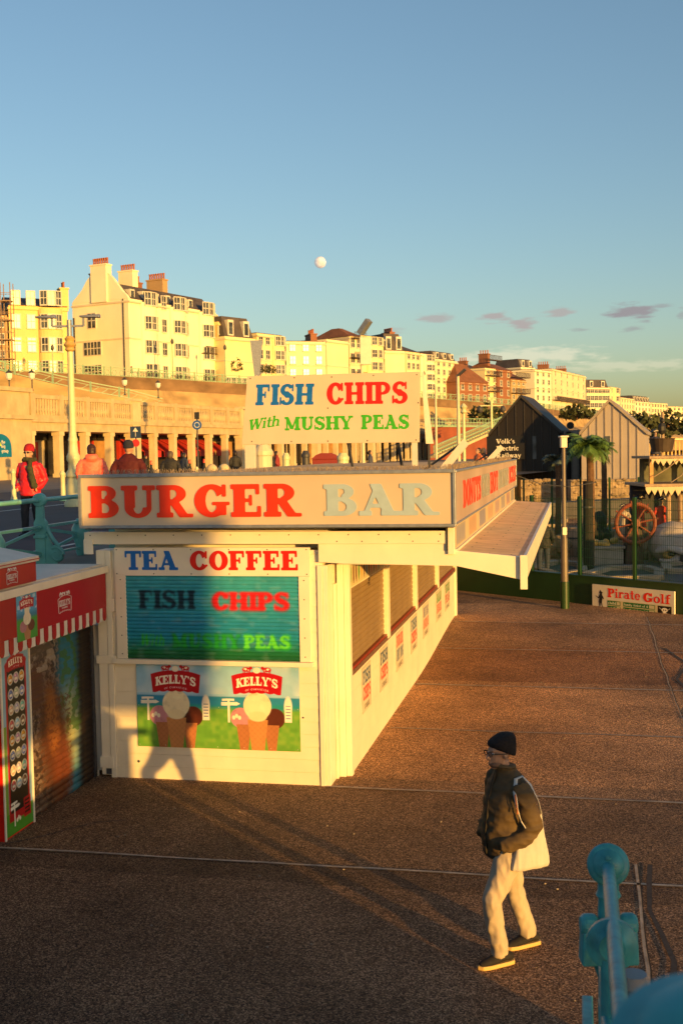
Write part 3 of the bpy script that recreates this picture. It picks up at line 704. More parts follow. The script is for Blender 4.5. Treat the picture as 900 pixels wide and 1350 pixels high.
# ------------------------------------------------------------------ fascia sign round the roof edge
fs = thing('fascia_sign', 'long grey fascia sign on the kiosk roof edge, red BURGER and pale blue BAR', 'sign')
MB().box(-2.87, 1.60, -.345, -.302, 3.17, 3.745).build('front_panel', M['signface'], fs)
MB().box(1.582, 1.615, -.30, 13.0, 3.17, 3.745).build('side_panel', mat('aged_side_face', (.46, .34, .26), .4, .14, .9, .001, 8, dirt=.6, dirtcol=(.30, .21, .16)), fs)
fr = MB()
fr.box(-2.90, 1.63, -.375, -.30, 3.745, 3.785); fr.box(-2.90, 1.63, -.375, -.30, 3.135, 3.17); fr.box(-2.91, -2.87, -.37, -.30, 3.17, 3.745); fr.box(1.60, 1.635, -.37, -.301, 3.17, 3.745)
fr.box(1.585, 1.64, -.30, 13.0, 3.745, 3.77); fr.box(1.585, 1.635, -.30, 13.0, 3.15, 3.17); fr.box(1.585, 1.63, 12.95, 13.0, 3.17, 3.745)
fr.build('frame', M['alu'], fs, bevel=.004)
MB().box(-2.86, 1.6, -.30, -.08, 3.12, 3.15).build('soffit', M['darkmetal'], fs)
Z0 = 3.262
letters('lettering', 'BURGER', (-2.78, -.345, Z0), (1, 0, 0), (0, 0, 1), 2.63, .385, M['orange_red'], fs, .010, h=44)
letters('lettering', 'BAR', (.12, -.345, Z0+.005), (1, 0, 0), (0, 0, 1), 1.33, .365, M['slate_blue'], fs, .010, h=44)
ghost = mat('faded_red_letters', hx('#d8401c'), .5, .2, 3, dirt=.35); ghostb = mat('faded_blue_letters', hx('#9a9c92'), .5, .2, 3, dirt=.3)
def sidey(px): return onx(px, 640, 1.62).y
for a, b, t, m_ in ((610.5, 633.5, 'DONUTS', ghost), (635, 645.5, 'COLD', ghostb), (646, 656, 'HOT', ghost), (658, 669.5, 'DRINKS', ghostb), (671, 679.5, 'ICES', ghost)):
    y0, y1 = sidey(a), sidey(b)
    letters('lettering', t, (1.616, y0, 3.29), (0, 1, 0), (0, 0, 1), y1-y0, .34, m_, fs, .004, h=26)
# faded price strip below
ps = CV(520, 12, hx('#cbb48c')); rs = random.Random(11)
xx = .0
cols = ['#a39a8c', '#c89a70', '#8f8890', '#caa078', '#c09a84', '#93929a', '#b88878', '#7f8890']
for i, cc in enumerate(cols):
    x0 = .01+i*.125; ps.rect(x0, .08, x0+.085, .92, hx(cc))
    for k in range(6): ps.rect(x0+.006+k*.013, .2, x0+.012+k*.013, .8, hx('#a9967a') if i % 2 else hx('#8a8a96'))
o = thing('price_strip', 'faded strip of menu panels under the side fascia, above the canopy', 'sign')
ps.sheet('printed_face', (1.584, -.02, 2.86), (0, 1, 0), (0, 0, 1), 12.9, .27, M['print'], o)
MB().box(1.54, 1.583, -.02, 12.9, 2.84, 3.14).build('backing', M['white2'], o)
MB().box(1.587, 1.61, -.02, 12.9, 2.823, 2.850).build('rail', M['trim'], o)

# ------------------------------------------------------------------ menu boards on the front
o = thing('drinks_sign', 'white TEA COFFEE board in blue and red letters above the painted shutter', 'sign')
MB().box(-2.61, -.14, -.034, .0, 2.53, 2.875).build('board', M['trim'], o, bevel=.003)
letters('lettering', 'TEA', (-2.47, -.034, 2.60), (1, 0, 0), (0, 0, 1), .68, .235, M['blue'], o, .003, h=36)
letters('lettering', 'COFFEE', (-1.63, -.034, 2.60), (1, 0, 0), (0, 0, 1), 1.34, .235, M['red'], o, .003, h=36)
sc = MB(); screws(sc, [(-2.58+i*.48, -.034, z) for i in range(6) for z in (2.555, 2.85)], YN); sc.build('screw', M['screw'], o)
# painted roller shutter
o = thing('painted_shutter', 'teal roller shutter spray-painted FISH CHIPS with green mushy peas writing, under the drinks board', 'shutter')
MB().box(-2.61, -2.475, -.03, .0, 1.50, 2.528).build('frame', M['trim'], o, bevel=.003); MB().box(-.285, -.15, -.03, .0, 1.50, 2.528).build('frame', M['trim'], o, bevel=.003)
fw = MB(); fw.box(-2.66, -.12, -.06, .0, 1.44, 1.497); fw.build('ledge', M['trim'], o, bevel=.003)
sc = MB(); screws(sc, [(x, -.03, 1.56+i*.23) for i in range(5) for x in (-2.54, -.22)], YN); sc.build('screw', M['screw'], o)
c = CV(230, 216, hx('#2d93a4'))
g = c.noise(2, 9); g2 = c.noise(4, 26)
c.put(np.clip((.62-c.Y)*2.6+.2*g, 0, 1), hx('#1477a8')); c.put(np.clip((.40-c.Y)*4+.3*g, 0, 1), hx('#1c8c96')); c.put(np.clip((.24-c.Y)*6+.3*g, 0, 1), hx('#14693a'))
c.put(np.clip((.09-c.Y)*9, 0, 1), hx('#0f4f2a')); c.put(np.clip((g2-.6)*2,0,1)*.10, hx('#cfe6e0'))
c.put(np.clip((c.Y-.8)*3, 0, 1)*.4, hx('#55a9a4'))
c.text('FISH', .075, .60, .405, .83, hx('#12303f'), blur=1, sp=.0); c.text('CHIPS', .50, .585, .945, .81, hx('#8f0f16'), blur=2, sp=.0); c.text('CHIPS', .507, .60, .94, .81, hx('#d11c22'), blur=1, sp=.0)
c.text('With', .085, .16, .22, .30, hx('#2fae2c'), blur=2, shear=.3)
c.text('MUSHY', .265, .13, .665, .315, hx('#0f6a2a'), blur=2, sp=.02); c.text('MUSHY', .27, .14, .66, .31, hx('#1f9e34'), blur=2, sp=.02)
c.text('PEAS', .68, .13, .95, .315, hx('#2fb02c'), blur=2, sp=.02); c.text('PEAS', .685, .15, .94, .30, hx('#5fd03c'), blur=1, sp=.02)
PIT = .0457
def prof(y):
    q = (y/PIT) % 1.0
    return .0 if q < .10 else .011*math.sin(math.pi*(q-.10)/.90)**.6
c.sheet('slats', (-2.475, -.004, 1.50), (1, 0, 0), (0, 0, 1), 2.19, 1.0285, M['spray'], o, prof)

# ------------------------------------------------------------------ brand logo painted on printed sheets (red arched label)
RED = hx('#b3121c'); CRM = hx('#f3ead4')
def logo(c, cx, cy, w, asp):
    """asp = sheet height/width; cy,w in fractions of the width"""
    def fy(v): return v/asp
    x0, x1 = cx-w/2, cx+w/2; h = w*.36
    # outline with a slight arch and a scalloped lower edge
    U = (c.X-cx)/(w/2); V = (c.Y-cy/asp*1.0)*asp
    arch = .10*w*(1-U**2)*.6; top = h*.5+arch-.02*w*np.abs(U)**3; bot = -h*.5+arch*.5-.02*w*np.abs(np.sin(U*9.5))
    wd = 1-.07*np.clip((top-V)/h, 0, 1)
    m = np.clip((top-V)*c.w+.5, 0, 1)*np.clip((V-bot)*c.w+.5, 0, 1)*np.clip((wd-np.abs(U))*c.w*w/2+.5, 0, 1)
    c.put(m, RED)
    c.text("KELLY'S", x0+.10*w, (cy-.07*w)/asp, x1-.10*w, (cy+.10*w)/asp, CRM, arch=.055*w/asp, sp=.02)
    c.text('OF CORNWALL', x0+.27*w, (cy-.135*w)/asp, x1-.27*w, (cy-.10*w)/asp, hx('#d9a0a0'), arch=.03*w/asp)
    for s in (-1, 1):      # the pair of cows
        bx = cx+s*.20*w; by = cy+.285*w
        c.ell(bx, by/asp, .085*w, .045*w/asp, RED, .3); c.ell(bx-s*.085*w, (by+.03*w)/asp, .035*w, .028*w/asp, RED, .3)
        c.ell(bx+s*.02*w, (by+.006*w)/asp, .03*w, .02*w/asp, CRM, .3); c.ell(bx-s*.04*w, (by-.012*w)/asp, .018*w, .014*w/asp, CRM, .3)
        for k in (-.06, -.035, .04, .065): c.rect(bx+k*w-.008*w, (by-.085*w)/asp, bx+k*w+.008*w, by/asp, RED)
    c.ell(cx, (cy+.27*w)/asp, .07*w, .055*w/asp, hx('#e4dccb'), .2)
def signpost(c, x, y, s, asp):
    P = CRM
    c.rect(x-.012*s, y/asp, x+.014*s, (y+.28*s)/asp, P); c.tri([(x-.09*s, (y+.20*s)/asp), (x+.10*s, (y+.205*s)/asp), (x+.14*s, (y+.225*s)/asp), (x+.10*s, (y+.245*s)/asp), (x-.09*s, (y+.24*s)/asp)], P)
    c.tri([(x-.08*s, (y+.255*s)/asp), (x+.07*s, (y+.26*s)/asp), (x+.07*s, (y+.285*s)/asp), (x-.08*s, (y+.28*s)/asp)], P)
    for k in range(3): c.ell(x+(.06+.035*k)*s, (y+.06*s+.02*s*(k % 2))/asp, .02*s, .025*s/asp, hx('#f0e6c8'), .3)
def scoop(c, x, y, r, asp, col, seed, dark=None):
    c.ell(x, y/asp, r, r*1.0/asp, col, .06)
    n = c.noise(seed, 30)+.6*c.noise(seed+1, 60); ins = (((c.X-x)/r)**2+((c.Y*asp-y)/r)**2 < .92)
    c.put(np.clip((n-.95)*3, 0, 1)*ins*.35, tuple(v*.45 for v in col)); c.put(np.clip((.55-n)*3, 0, 1)*ins*.3, tuple(min(1, v*1.5) for v in col))
def cone(c, x, y0, y1, w0, w1, asp, col):
    c.tri([(x-w0, y0/asp), (x+w0, y0/asp), (x+w1, y1/asp), (x-w1, y1/asp)], col)
    wv = np.abs(np.sin((c.X+c.Y*asp)*95))*np.abs(np.sin((c.X-c.Y*asp)*95))
    t = (c.Y*asp-y0)/(y1-y0); m = (np.abs(c.X-x) < w0+(w1-w0)*t)*(t > 0)*(t < 1); c.put(np.clip((.25-wv)*3, 0, 1)*m*.5, tuple(v*.55 for v in col))
def icecream_art(w, h, pairs, asp):
    c = CV(w, h, hx('#9cc6dc'))
    Yv = c.Y; n = c.noise(21, 12)
    c.put(np.clip((Yv-.80)*4, 0, 1)*.6, hx('#6aa5c4')); c.put(np.clip((n-.45)*2, 0, 1)*(Yv > .66)*.6, hx('#d6dedd'))
    c.put(np.clip((.64-Yv)*60, 0, 1), hx('#2f88ae')); c.put(np.clip((.55-Yv+.012*np.sin(c.X*9))*30, 0, 1), hx('#2a8f92')); c.put(np.clip((.50-Yv+.02*np.sin(c.X*13+1))*20, 0, 1), hx('#6aa23c'))
    g = c.noise(33, 40); c.put(np.clip((g-.5)*2, 0, 1)*(Yv < .48)*.35, hx('#a9bb52')); c.put(np.clip((.45-g)*2, 0, 1)*(Yv < .48)*.35, hx('#3f7a2a')); c.put(np.clip((.10-Yv)*6, 0, 1)*.4, hx('#5c8a34'))
    for cx in pairs:
        scoop(c, cx-.105, .19, .060, asp, hx('#c88a92'), 5); scoop(c, cx+.105, .19, .060, asp, hx('#5a2c1e'), 6)
        cone(c, cx-.085, -.02, .15, .022, .045, asp, hx('#b47448')); cone(c, cx+.085, -.02, .15, .022, .045, asp, hx('#b47448'))
        cone(c, cx, -.03, .18, .035, .062, asp, hx('#c98a52')); scoop(c, cx, .262, .084, asp, hx('#efdfb4'), 8)
        c.ell(cx, .20/asp, .055, .03/asp, hx('#ead8a8'), .2)
        signpost(c, cx-.175, .16, 1.0*.5, asp)
        x = cx+.185; c.ell(x, .26/asp, .024, .06/asp, CRM, .25); c.rect(x-.022, .17/asp, x+.022, .255/asp, CRM)
        for k in range(5): c.rect(x-.014, (.19+.018*k)/asp, x+.014, (.195+.018*k)/asp, hx('#3c5f8c'))
        logo(c, cx, .388, .31, asp)
    return c
o = thing('ice_cream_poster', 'wide poster of two ice cream cones under red labels, below the painted shutter', 'poster')
c = icecream_art(330, 164, (.245, .745), .495)
c.sheet('printed_face', (-2.375, -.004, .405), (1, 0, 0), (0, 0, 1), 2.07, 1.025, M['print'], o, thick=.006)
sc = MB(); screws(sc, [(-2.35+i*.335, -.0102, z) for i in range(7) for z in (.43, 1.40)]+[(-1.32, -.0102, .92), (-2.35, -.0102, .92), (-.33, -.0102, .92)], YN, .006)
sc.build('screw', mat('bright_screw', (.6, .58, .5), .4, metal=.5), o)

# small menu posters on the side wall
side = [('FISH', 'CHIPS', '#22506e', '#cf2a1a', 'first of the side wall posters, nearest the corner: FISH in blue over CHIPS in red'),
        ('FISH', 'CHIPS', '#22506e', '#cf2a1a', 'second FISH CHIPS poster from the near corner of the side wall'),
        ('BURGER', 'HOT DOG', '#cf2a1a', '#2c5a78', 'side wall poster with red word over blue words, third from the near corner'),
        ('FISH', 'CHIPS', '#2c5a78', '#cf2a1a', 'fourth poster along the side wall, FISH CHIPS, under the second shutter'),
        ('HOT DOG', 'ONIONS', '#6a6a86', '#cf4a2a', 'fifth side wall poster, grey-blue over faded red'),
        ('SALAD', 'BURGER', '#3c8a2a', '#cf4a2a', 'side wall poster with green words over red, last but one from the far end'),
        ('VEGGIE', 'PEAS', '#2f7a2a', '#b83a2a', 'last side wall poster, green above red, beside the far corner post')]
GL['V'] = GL['V']
for i, (a, b, c1, c2, lab) in enumerate(side):
    y0 = (1.30, 2.66, 4.15, 5.72, 7.28, 9.3, 10.8)[i]; wd = (.64, .72, .76, .80, .84, .9, .95)[i]
    c = CV(64, 64, hx('#cdc3a8'))
    c.text(a, .08, .62, .92, .92, hx(c1)); c.text(b, .08, .26, .92, .56, hx(c2)); c.text('AVAILABLE', .2, .06, .8, .17, hx('#5a5040'))
    p = c.sheet('menu_poster', (.2095, y0, .57), (0, 1, 0), (0, 0, 1), wd, .60, M['print'], None); tag(p, lab, 'poster', 'menu posters along the kiosk side wall')

# ------------------------------------------------------------------ roof sign
RY = 6.5
rsn = thing('roof_sign', 'big tilted cream board on the kiosk roof reading FISH CHIPS With MUSHY PEAS', 'sign', (0, RY, 0))
q = [ony(319, 586, RY), ony(552.5, 583, RY), ony(553.5, 490, RY), ony(326, 496, RY)]; q = [Vector((p.x, 0, p.z)) for p in q]
cream = mat('cream_banner_board', (.62, .50, .36), .45, .05, 1.5, .0006, 14, dirt=.2, dirtcol=(.45, .30, .18))
MB().prism([(p.x, p.z) for p in q], (0, 0, 0), (1, 0, 0), (0, 0, 1), (0, .03, 0)).build('board', cream, rsn, bevel=.003)
def on(px, py): p = ony(px, py, RY); return Vector((p.x, 0, p.z))
def rword(t, a, b, hgt, m_, **kw):
    a_, b_ = on(*a), on(*b); u = (b_-a_); letters('lettering', t, a_, u, Vector((-u.z, 0, u.x)), u.length, hgt, m_, rsn, .003, **kw)
pxm = (on(500, 540)-on(500, 640)).length/100
rword('FISH', (337, 534.5), (414, 533.5), 28*pxm, M['blue'], h=36, shear=.06); rword('CHIPS', (431, 533.5), (537, 532), 29*pxm, M['red'], h=36, sp=.03)
rword('MUSHY', (376, 567.5), (465, 566), 18*pxm, M['green'], h=30); rword('PEAS', (476, 566), (539, 565.5), 19*pxm, M['green'], h=30)
rword('With', (331, 567), (369, 561), 14*pxm, M['green'], h=30, shear=.35, sp=-.02)
sc = MB(); screws(sc, [on(x, y) for x, y in ((330, 499), (388, 498), (437, 497), (492, 495), (549, 494), (332, 582), (384, 582), (432, 581.5), (484, 581), (548, 580), (322, 540), (551, 531), (432, 538))], YN, .014); sc.build('bolt', M['screw'], rsn)
for px0, px1, yt in ((322, 335, 585), (542, 549, 583)):
    a, b = on(px0, yt), on(px1, yt)
    MB().box(a.x, b.x, .02, .12, 3.70, a.z-.0).build('leg', M['white2'], rsn, bevel=.004)
a, b = on(553, 490), on(559, 585)
w = MB(); w.hexa([Vector(p) for p in [(a.x+.02, .05, a.z), (a.x+.03, .09, a.z), (b.x+.07, .5, b.z), (b.x+.02, .05, b.z)]]+[Vector(p)+Vector((.03, 0, 0)) for p in [(a.x+.02, .05, a.z), (a.x+.03, .09, a.z), (b.x+.07, .5, b.z), (b.x+.02, .05, b.z)]])
w.build('side_board', M['white'], rsn)
a = on(556, 585); MB().box(a.x+.02, a.x+.06, .6, .64, 3.7, a.z+.1).build('prop', M['darkmetal'], rsn)
MB().bar((on(460, 583).x, .3, 3.72), (on(452, 560).x, .1, 4.5), .035, .035).build('prop', M['darkmetal'], rsn)
MB().bar((on(524, 609).x, .5, 3.72), (on(518, 560).x, .1, 4.5), .045, .045).build('prop', M['darkmetal'], rsn)
# leaning frames on the side edge of the roof
def lean(px0, py0, px1, py1, xw, lab):
    a = onx(px0, py0, xw); b = onx(px1, py1, xw); o = thing('sign_support', lab, 'support', (xw, a.y, 3.70), 0, 'empty timber supports on the roof edge')
    w = MB(); A = Vector((0, 0, 0)); B = Vector((.16, 0, b.z-3.7))
    w.bar(Vector((-.12, 0, 0)), Vector((.22, .03, b.z-3.7)), .10, .05, (0, 1, 0)); w.build('plank', M['white2'], o)
    MB().bar(Vector((-.42, .2, .0)), Vector((.16, .08, (b.z-3.7)*.95)), .03, .03, (0, 1, 0)).build('brace', M['darkmetal'], o)
lean(592, 618, 604, 583, 1.35, 'bare timber board leaning up from the roof edge near the sign corner')
lean(647, 607, 655, 589, 1.3, 'smaller bare timber board further back along the roof edge')
# wind-blown cable loop at far end
w = MB(); w.tube([(1.62, 12.9, 3.4), (2.2, 13.0, 3.18), (2.8, 13.1, 3.12), (3.4, 13.4, 3.2)], .01, 6); tag(w.build('cable', M['darkmetal']), 'thin dark cable sagging from the far end of the kiosk', 'cable')
# ------------------------------------------------------------------ ice cream kiosk on the left (faces +X), tucked under the promenade edge
ik = thing('ice_cream_kiosk', 'red fronted ice cream kiosk with scalloped striped valance and closed mural shutter', 'kiosk')
redp = mat('kiosk_red_panel', hx('#a80f18'), .35, .10, 2, .0006, 10, dirt=.2, dirtcol=(.2, .02, .02))
YA, YB = -7.0, -.02
FX = -2.72
MB().box(-3.6, -2.96, YA, YB, 1.9, 2.60).build('wall', M['white2'], ik)
MB().box(-3.6, FX-.01, YA, -.1, 2.63, 2.68).build('roof', M['white2'], ik)
MB().box(FX-.22, FX-.002, YA, -.09, 2.05, 2.63).build('fascia_box', M['white2'], ik)
MB().box(FX, FX+.012, YA, -.09, 2.15, 2.57).build('fascia', redp, ik)
w = MB(); w.box(FX, FX+.045, YA, -.08, 2.572, 2.66); w.build('cornice', M['trim'], ik, bevel=.006)
# scalloped valance: alternating red and white tongues
wv = MB(); i = 0; y = -.10; pit = .098
while y > YA:
    a, b = y-pit, y; pts = [(a, 2.149), (b, 2.149), (b, 2.045)] + [((a+b)/2+(b-a)/2*math.cos(t), 2.045-(.06 if i % 2 == 0 else .0)*math.sin(t)) for t in [math.pi*k/8 for k in range(9)]][1:-1]+[(a, 2.045)]
    wv.cur = i % 2; wv.prism(pts if i % 2 == 0 else [(a, 2.149), (b, 2.149), (b, 1.985), (a, 1.985)], (FX+(.008 if i % 2 == 0 else .0), 0, 0), (0, 1, 0), (0, 0, 1), (.006, 0, 0)); y -= pit; i += 1
wv.build('valance', [redp, mat('valance_white', (.66, .62, .54), .6, .08, 5, dirt=.2)], ik)
# mural shutter
def mural():
    c = CV(150, 180, hx('#1a1512')); n = c.noise(3, 7); n2 = c.noise(9, 22); n3 = c.noise(14, 60)
    X, Y = c.X, c.Y
    # blue-green sky and water between dark trunks
    c.put(np.clip((X-.42)*6, 0, 1)*np.clip((.86-X)*8, 0, 1), hx('#2c6f86')); c.put(np.clip((X-.50)*6, 0, 1)*np.clip((.84-X)*8, 0, 1)*np.clip((.70-Y)*5, 0, 1)*np.clip((Y-.1)*5, 0, 1), hx('#a5a878'))
    c.put((n2 > .55)*(X > .55)*(X < .95)*(Y > .35)*.8, hx('#3f6a22'))
    c.put(np.clip((X-.78+.05*(n2-.5))*14, 0, 1), hx('#201511')); c.put(np.clip((X-.86)*20, 0, 1)*np.clip((.9-X)*30, 0, 1), hx('#4c3a1c'))
    # rocky brown shape left with an orange cloak
    c.put(np.clip((.56-X+.18*(n-.5))*9, 0, 1)*np.clip((.98-Y)*8, 0, 1), hx('#3b2a22')); c.put((n2 > .5)*(X < .5)*.55, hx('#6a564a')); c.put((n3 > .6)*(X < .55)*.6, hx('#8a7464'))
    c.ell(.48, .34, .17, .34, hx('#552c12'), .7, .25); c.ell(.44, .48, .08, .2, hx('#8a5222'), .6, .2); c.ell(.56, .16, .12, .16, hx('#6a3418'), .8)
    c.put((n3 > .62)*(np.abs(X-.48) < .2)*(Y < .6)*.7, hx('#5a2c12')); c.ell(.24, .70, .10, .13, hx('#5a3a2c'), .5)
    c.put(np.clip((Y-.8)*7, 0, 1)*(X < .45), hx('#6a5c50')); c.put((n2 > .58)*(Y > .78)*(X < .5)*.6, hx('#a89a88'))
    return c
ms = thing('mural_shutter', 'closed roller shutter painted with a dark woodland scene and orange figure', 'shutter')
def prof2(y):
    q = (y/.075) % 1.0
    return 0 if q < .12 else .014*math.sin(math.pi*(q-.12)/.88)**.7
mural().sheet('slats', (-2.958, -2.0, .0), (0, 1, 0), (0, 0, 1), 1.93, 2.04, M['spray'], ms, prof2)
w = MB(); w.box(-3.0, -2.93, -.06, .0, 0, 2.04); w.build('guide_rail', M['darkmetal'], ms)
MB().box(-3.4, -2.93, -.05, .058, 0, .06).build('plinth', M['white2'], ik)
MB().box(-3.6, -2.985, YA, -.06, 0.0, 1.9).build('back_wall', M['darkmetal'], ik)
# flavour board
fb = thing('flavour_board', 'tall narrow ice cream flavour board with rows of round tubs on black', 'board')
def fl():
    w_, h_ = 66, 208; asp = 1.96/.62; c = CV(w_, h_, hx('#8fb6c8'))
    c.rect(0, 0, 1, .12, hx('#4f9a2c')); c.rect(0, .12, .12, .6, hx('#7aa23a')); c.rect(.13, .07, .9, .93, RED)
    c.ell(.52, .925, .40, .035, RED, .1); c.rect(.20, .115, .84, .895, hx('#15100e'))
    for j in range(8):
        for i in range(3):
            x = .32+i*.205; y = .845-j*.083; cc = ['#c98a2c', '#7a86b8', '#8fb0c0', '#5a6a9a', '#6fae9a', '#b88aa0', '#c8a080', '#6a4a30', '#a8b090', '#b04a4a', '#c8902a', '#a8a0b0'][(j*3+i*5) % 12]
            c.ell(x, y, .098, .098/asp, hx('#d8cfb8'), .12); c.ell(x, y, .078, .078/asp, hx(cc), .14); c.rect(x-.05, y-.012/1, x+.05, y+.002, hx('#e8dcc4'))
            c.ell(x-.02, y+.012, .025, .02/asp, tuple(min(1, q*1.8) for q in hx(cc)), .5)
    c.rect(.66, .055, .92, .165, RED)
    for k in range(4): c.rect(.70, .075+k*.022, .88, .085+k*.022, hx('#1a0808'))
    signpost(c, .32, .12, 1.5, asp)
    logo(c, .52, .925*asp, .62, asp)
    return c
fl().sheet('printed_face', (-2.895, -2.40, .02), (0, 1, 0), (0, 0, 1), .60, 1.95, M['print'], fb)
w = MB(); w.box(-2.955, -2.897, -2.43, -1.77, .0, 1.985); w.build('backing', M['red'], fb)
w = MB(); w.box(-2.896, -2.88, -2.43, -2.402, .0, 1.985); w.box(-2.896, -2.88, -1.798, -1.77, .0, 1.985); w.build('frame', M['trim'], fb, bevel=.003)
# poster and logos on the fascia
o = thing('cone_poster', 'small ice cream cone poster on the red fascia of the left kiosk', 'poster')
c = CV(60, 84, hx('#5aa0c8')); asp = 1.4; c.put(np.clip((.62-c.Y)*10, 0, 1), hx('#3f7a9a')); c.put(np.clip((.5-c.Y)*14, 0, 1), hx('#4f9a3a')); n = c.noise(4, 8); c.put((n > .6)*(c.Y > .62)*.5, hx('#dfe8ea'))
cone(c, .5, -.02, .42, .12, .2, asp, hx('#b8805a')); scoop(c, .30, .40, .17, asp, hx('#b47a80'), 3); scoop(c, .70, .40, .17, asp, hx('#6a3a2a'), 5); scoop(c, .5, .62, .19, asp, hx('#e8d8b8'), 7); c.ell(.5, .80*.8, .12, .2, hx('#e8d8b8'), .3)
logo(c, .5, 1.06, .72, asp)
ty = onx(20, 800, FX).y; ty1 = onx(47, 800, FX).y
c.sheet('printed_face', (FX+.013, ty, 2.09), (0, 1, 0), (0, 0, 1), ty1-ty, .50, M['print'], o)
def outline_logo(o, yc, zc, w_, x, m_):
    """white line drawing: arched label, scalloped foot, pair of cows"""
    mb = MB(); h = w_*.62; P = []
    for k in range(13): t = -1+k/6; P.append((yc+t*w_/2, zc+h*.30+.10*w_*(1-t*t)))
    R_ = [(yc+w_/2, zc+h*.30), (yc+w_*.46, zc-h*.42)]; Lf = [(yc-w_/2, zc+h*.30), (yc-w_*.46, zc-h*.42)]
    B = [(yc-w_*.46+w_*.92*k/24, zc-h*.42-.03*w_*abs(math.sin(k*math.pi/4))+.05*w_*(1-(k/12-1)**2)) for k in range(25)]
    for L in (P, R_, Lf, B): mb.tube([(x, a, b) for a, b in L], w_*.011, 5)
    for s in (-1, 1):
        mb.tube([(x, yc+s*w_*(.12+.045*k), zc+h*.30+w_*(.17+.03*math.sin(k*1.7+1))) for k in range(7)], [w_*q for q in (.03, .02, .035, .03, .035, .02, .012)], 6)
        for k in (.16, .22, .32, .37): mb.tube([(x, yc+s*w_*k, zc+h*.30+w_*.18), (x, yc+s*w_*(k+.01), zc+h*.30+w_*.09)], w_*.009, 4)
    mb.ell((x, yc, zc+h*.30+w_*.16), (w_*.012, w_*.06, w_*.05), 8)
    mb.build('emblem', m_, o)
    letters('lettering', "KELLY'S", (x-.004, yc-w_*.40, zc-h*.10), (0, 1, 0), (0, 0, 1), w_*.80, w_*.20, m_, o, .002, h=30)
    letters('lettering', 'OF CORNWALL', (x-.004, yc-w_*.22, zc-h*.24), (0, 1, 0), (0, 0, 1), w_*.44, w_*.05, m_, o, .001, h=14)
mwl = mat('white_logo_vinyl', (.66, .60, .56), .5, .05)
o = thing('fascia_emblem', 'white outlined dairy logo with two cows on the red fascia beside the striped valance', 'logo')
yc = onx(84, 790, FX).y; outline_logo(o, yc, 2.345, .34, FX+.016, mwl)
# light box on the ice cream kiosk roof
bx = thing('roof_light_box', 'red light box with white lid standing on the left kiosk roof', 'sign')
ye = onx(48, 740, -2.66).y
w = MB(); w.box(-3.05, -2.66, -6.0, ye, 2.69, 2.90); w.build('box', redp, bx, bevel=.01)
w = MB(); w.hexa([(-3.10, -6.0, 2.902), (-2.64, -6.0, 2.902), (-2.64, ye+.03, 2.902), (-3.10, ye+.03, 2.902), (-3.10, -6.0, 3.05), (-2.64, -6.0, 2.96), (-2.64, ye+.03, 2.96), (-3.10, ye+.03, 3.05)]); w.build('lid', M['white2'], bx, bevel=.006)
MB().box(-2.639, -2.632, -6.0, ye+.03, 2.925, 2.934).build('trim_line', redp, bx)
outline_logo(bx, onx(16, 765, -2.66).y, 2.79, .24, -2.655, mwl)

# ------------------------------------------------------------------ sea-front railing on the promenade edge: teal cast iron
rl = thing('promenade_railing', 'teal cast iron railing with scroll brackets along the upper promenade edge', 'railing', (0, 0, 0))
PX = -4.45
posty = [-9.6, -5.2, 1.2-2.0, 1.2, 3.6, 6.0, 8.4, 10.8, 13.2]
posty = [-6.4, -3.4, -.85, 1.72, 4.3, 6.9, 9.5, 12.1]
def railing_post(parent, x, y, z, s=1.0, dirx=-1):
    w = MB(); H = .90
    # flat cast post with ring head and shaped neck
    w.lathe([(.085, -.05), (.10, -.03), (.10, .03), (.085, .05)], (x, y, z+H), 20, axis=(0, 1, 0))
    w.prism([(-.075, 0), (.075, 0), (.075, .42), (.105, .46), (.105, .58), (.06, .64), (.05, .82), (-.05, .82), (-.06, .64), (-.09, .58), (-.09, .46), (-.075, .42)], (x, y-.035, z), (1, 0, 0), (0, 0, 1), (0, .07, 0))
    w.lathe([(.03, -.065), (.045, -.06), (.045, .06), (.03, .065)], (x, y, z+.52), 12, axis=(0, 1, 0))
    w.box(x-.09, x+.09, y-.06, y+.06, z+.36, z+.40)
    w.build('post', M['teal'], parent, bevel=.006)
    b = MB(); P = []
    for k in range(11): t = k/10; P.append((x+.075+.02*math.sin(t*3)+.20*t**2.2, y, z+.60-.36*t))
    b.tube(P, [.03]*11, 8, squash=(1.0, 1.0))
    P = [(x+.235+(.115-.095*k/22)*math.cos(2.2-k*.42), y, z+.125+(.115-.095*k/22)*math.sin(2.2-k*.42)) for k in range(23)]
    b.tube(P, [.032-.0005*k for k in range(23)], 8); b.lathe([(.09, -.02), (.10, 0), (.09, .02)], (x+.235, y, z+.125), 16, axis=(0, 1, 0))
    b.prism([(.07, 0), (.24, 0), (.20, .2), (.07, .5)], (x, y-.018, z), (1, 0, 0), (0, 0, 1), (0, .036, 0))
    b.build('scroll_bracket', M['teal'], parent, smooth=True)
for y in posty: railing_post(rl, PX, y, UP)
w = MB(); w.tube([(PX, posty[0]-.6, UP+.90), (PX, posty[-1]+.6, UP+.90)], .033, 12)
w.build('handrail', M['teal'], rl, smooth=True)
w = MB(); w.bar((PX, posty[0], UP+.52), (PX, posty[-1], UP+.52), .055, .04); w.build('middle_rail', M['teal'], rl, bevel=.004)
w = MB(); w.bar((PX, posty[0], UP+.12), (PX, posty[-1], UP+.12), .05, .035); w.build('lower_rail', M['teal'], rl, bevel=.004)
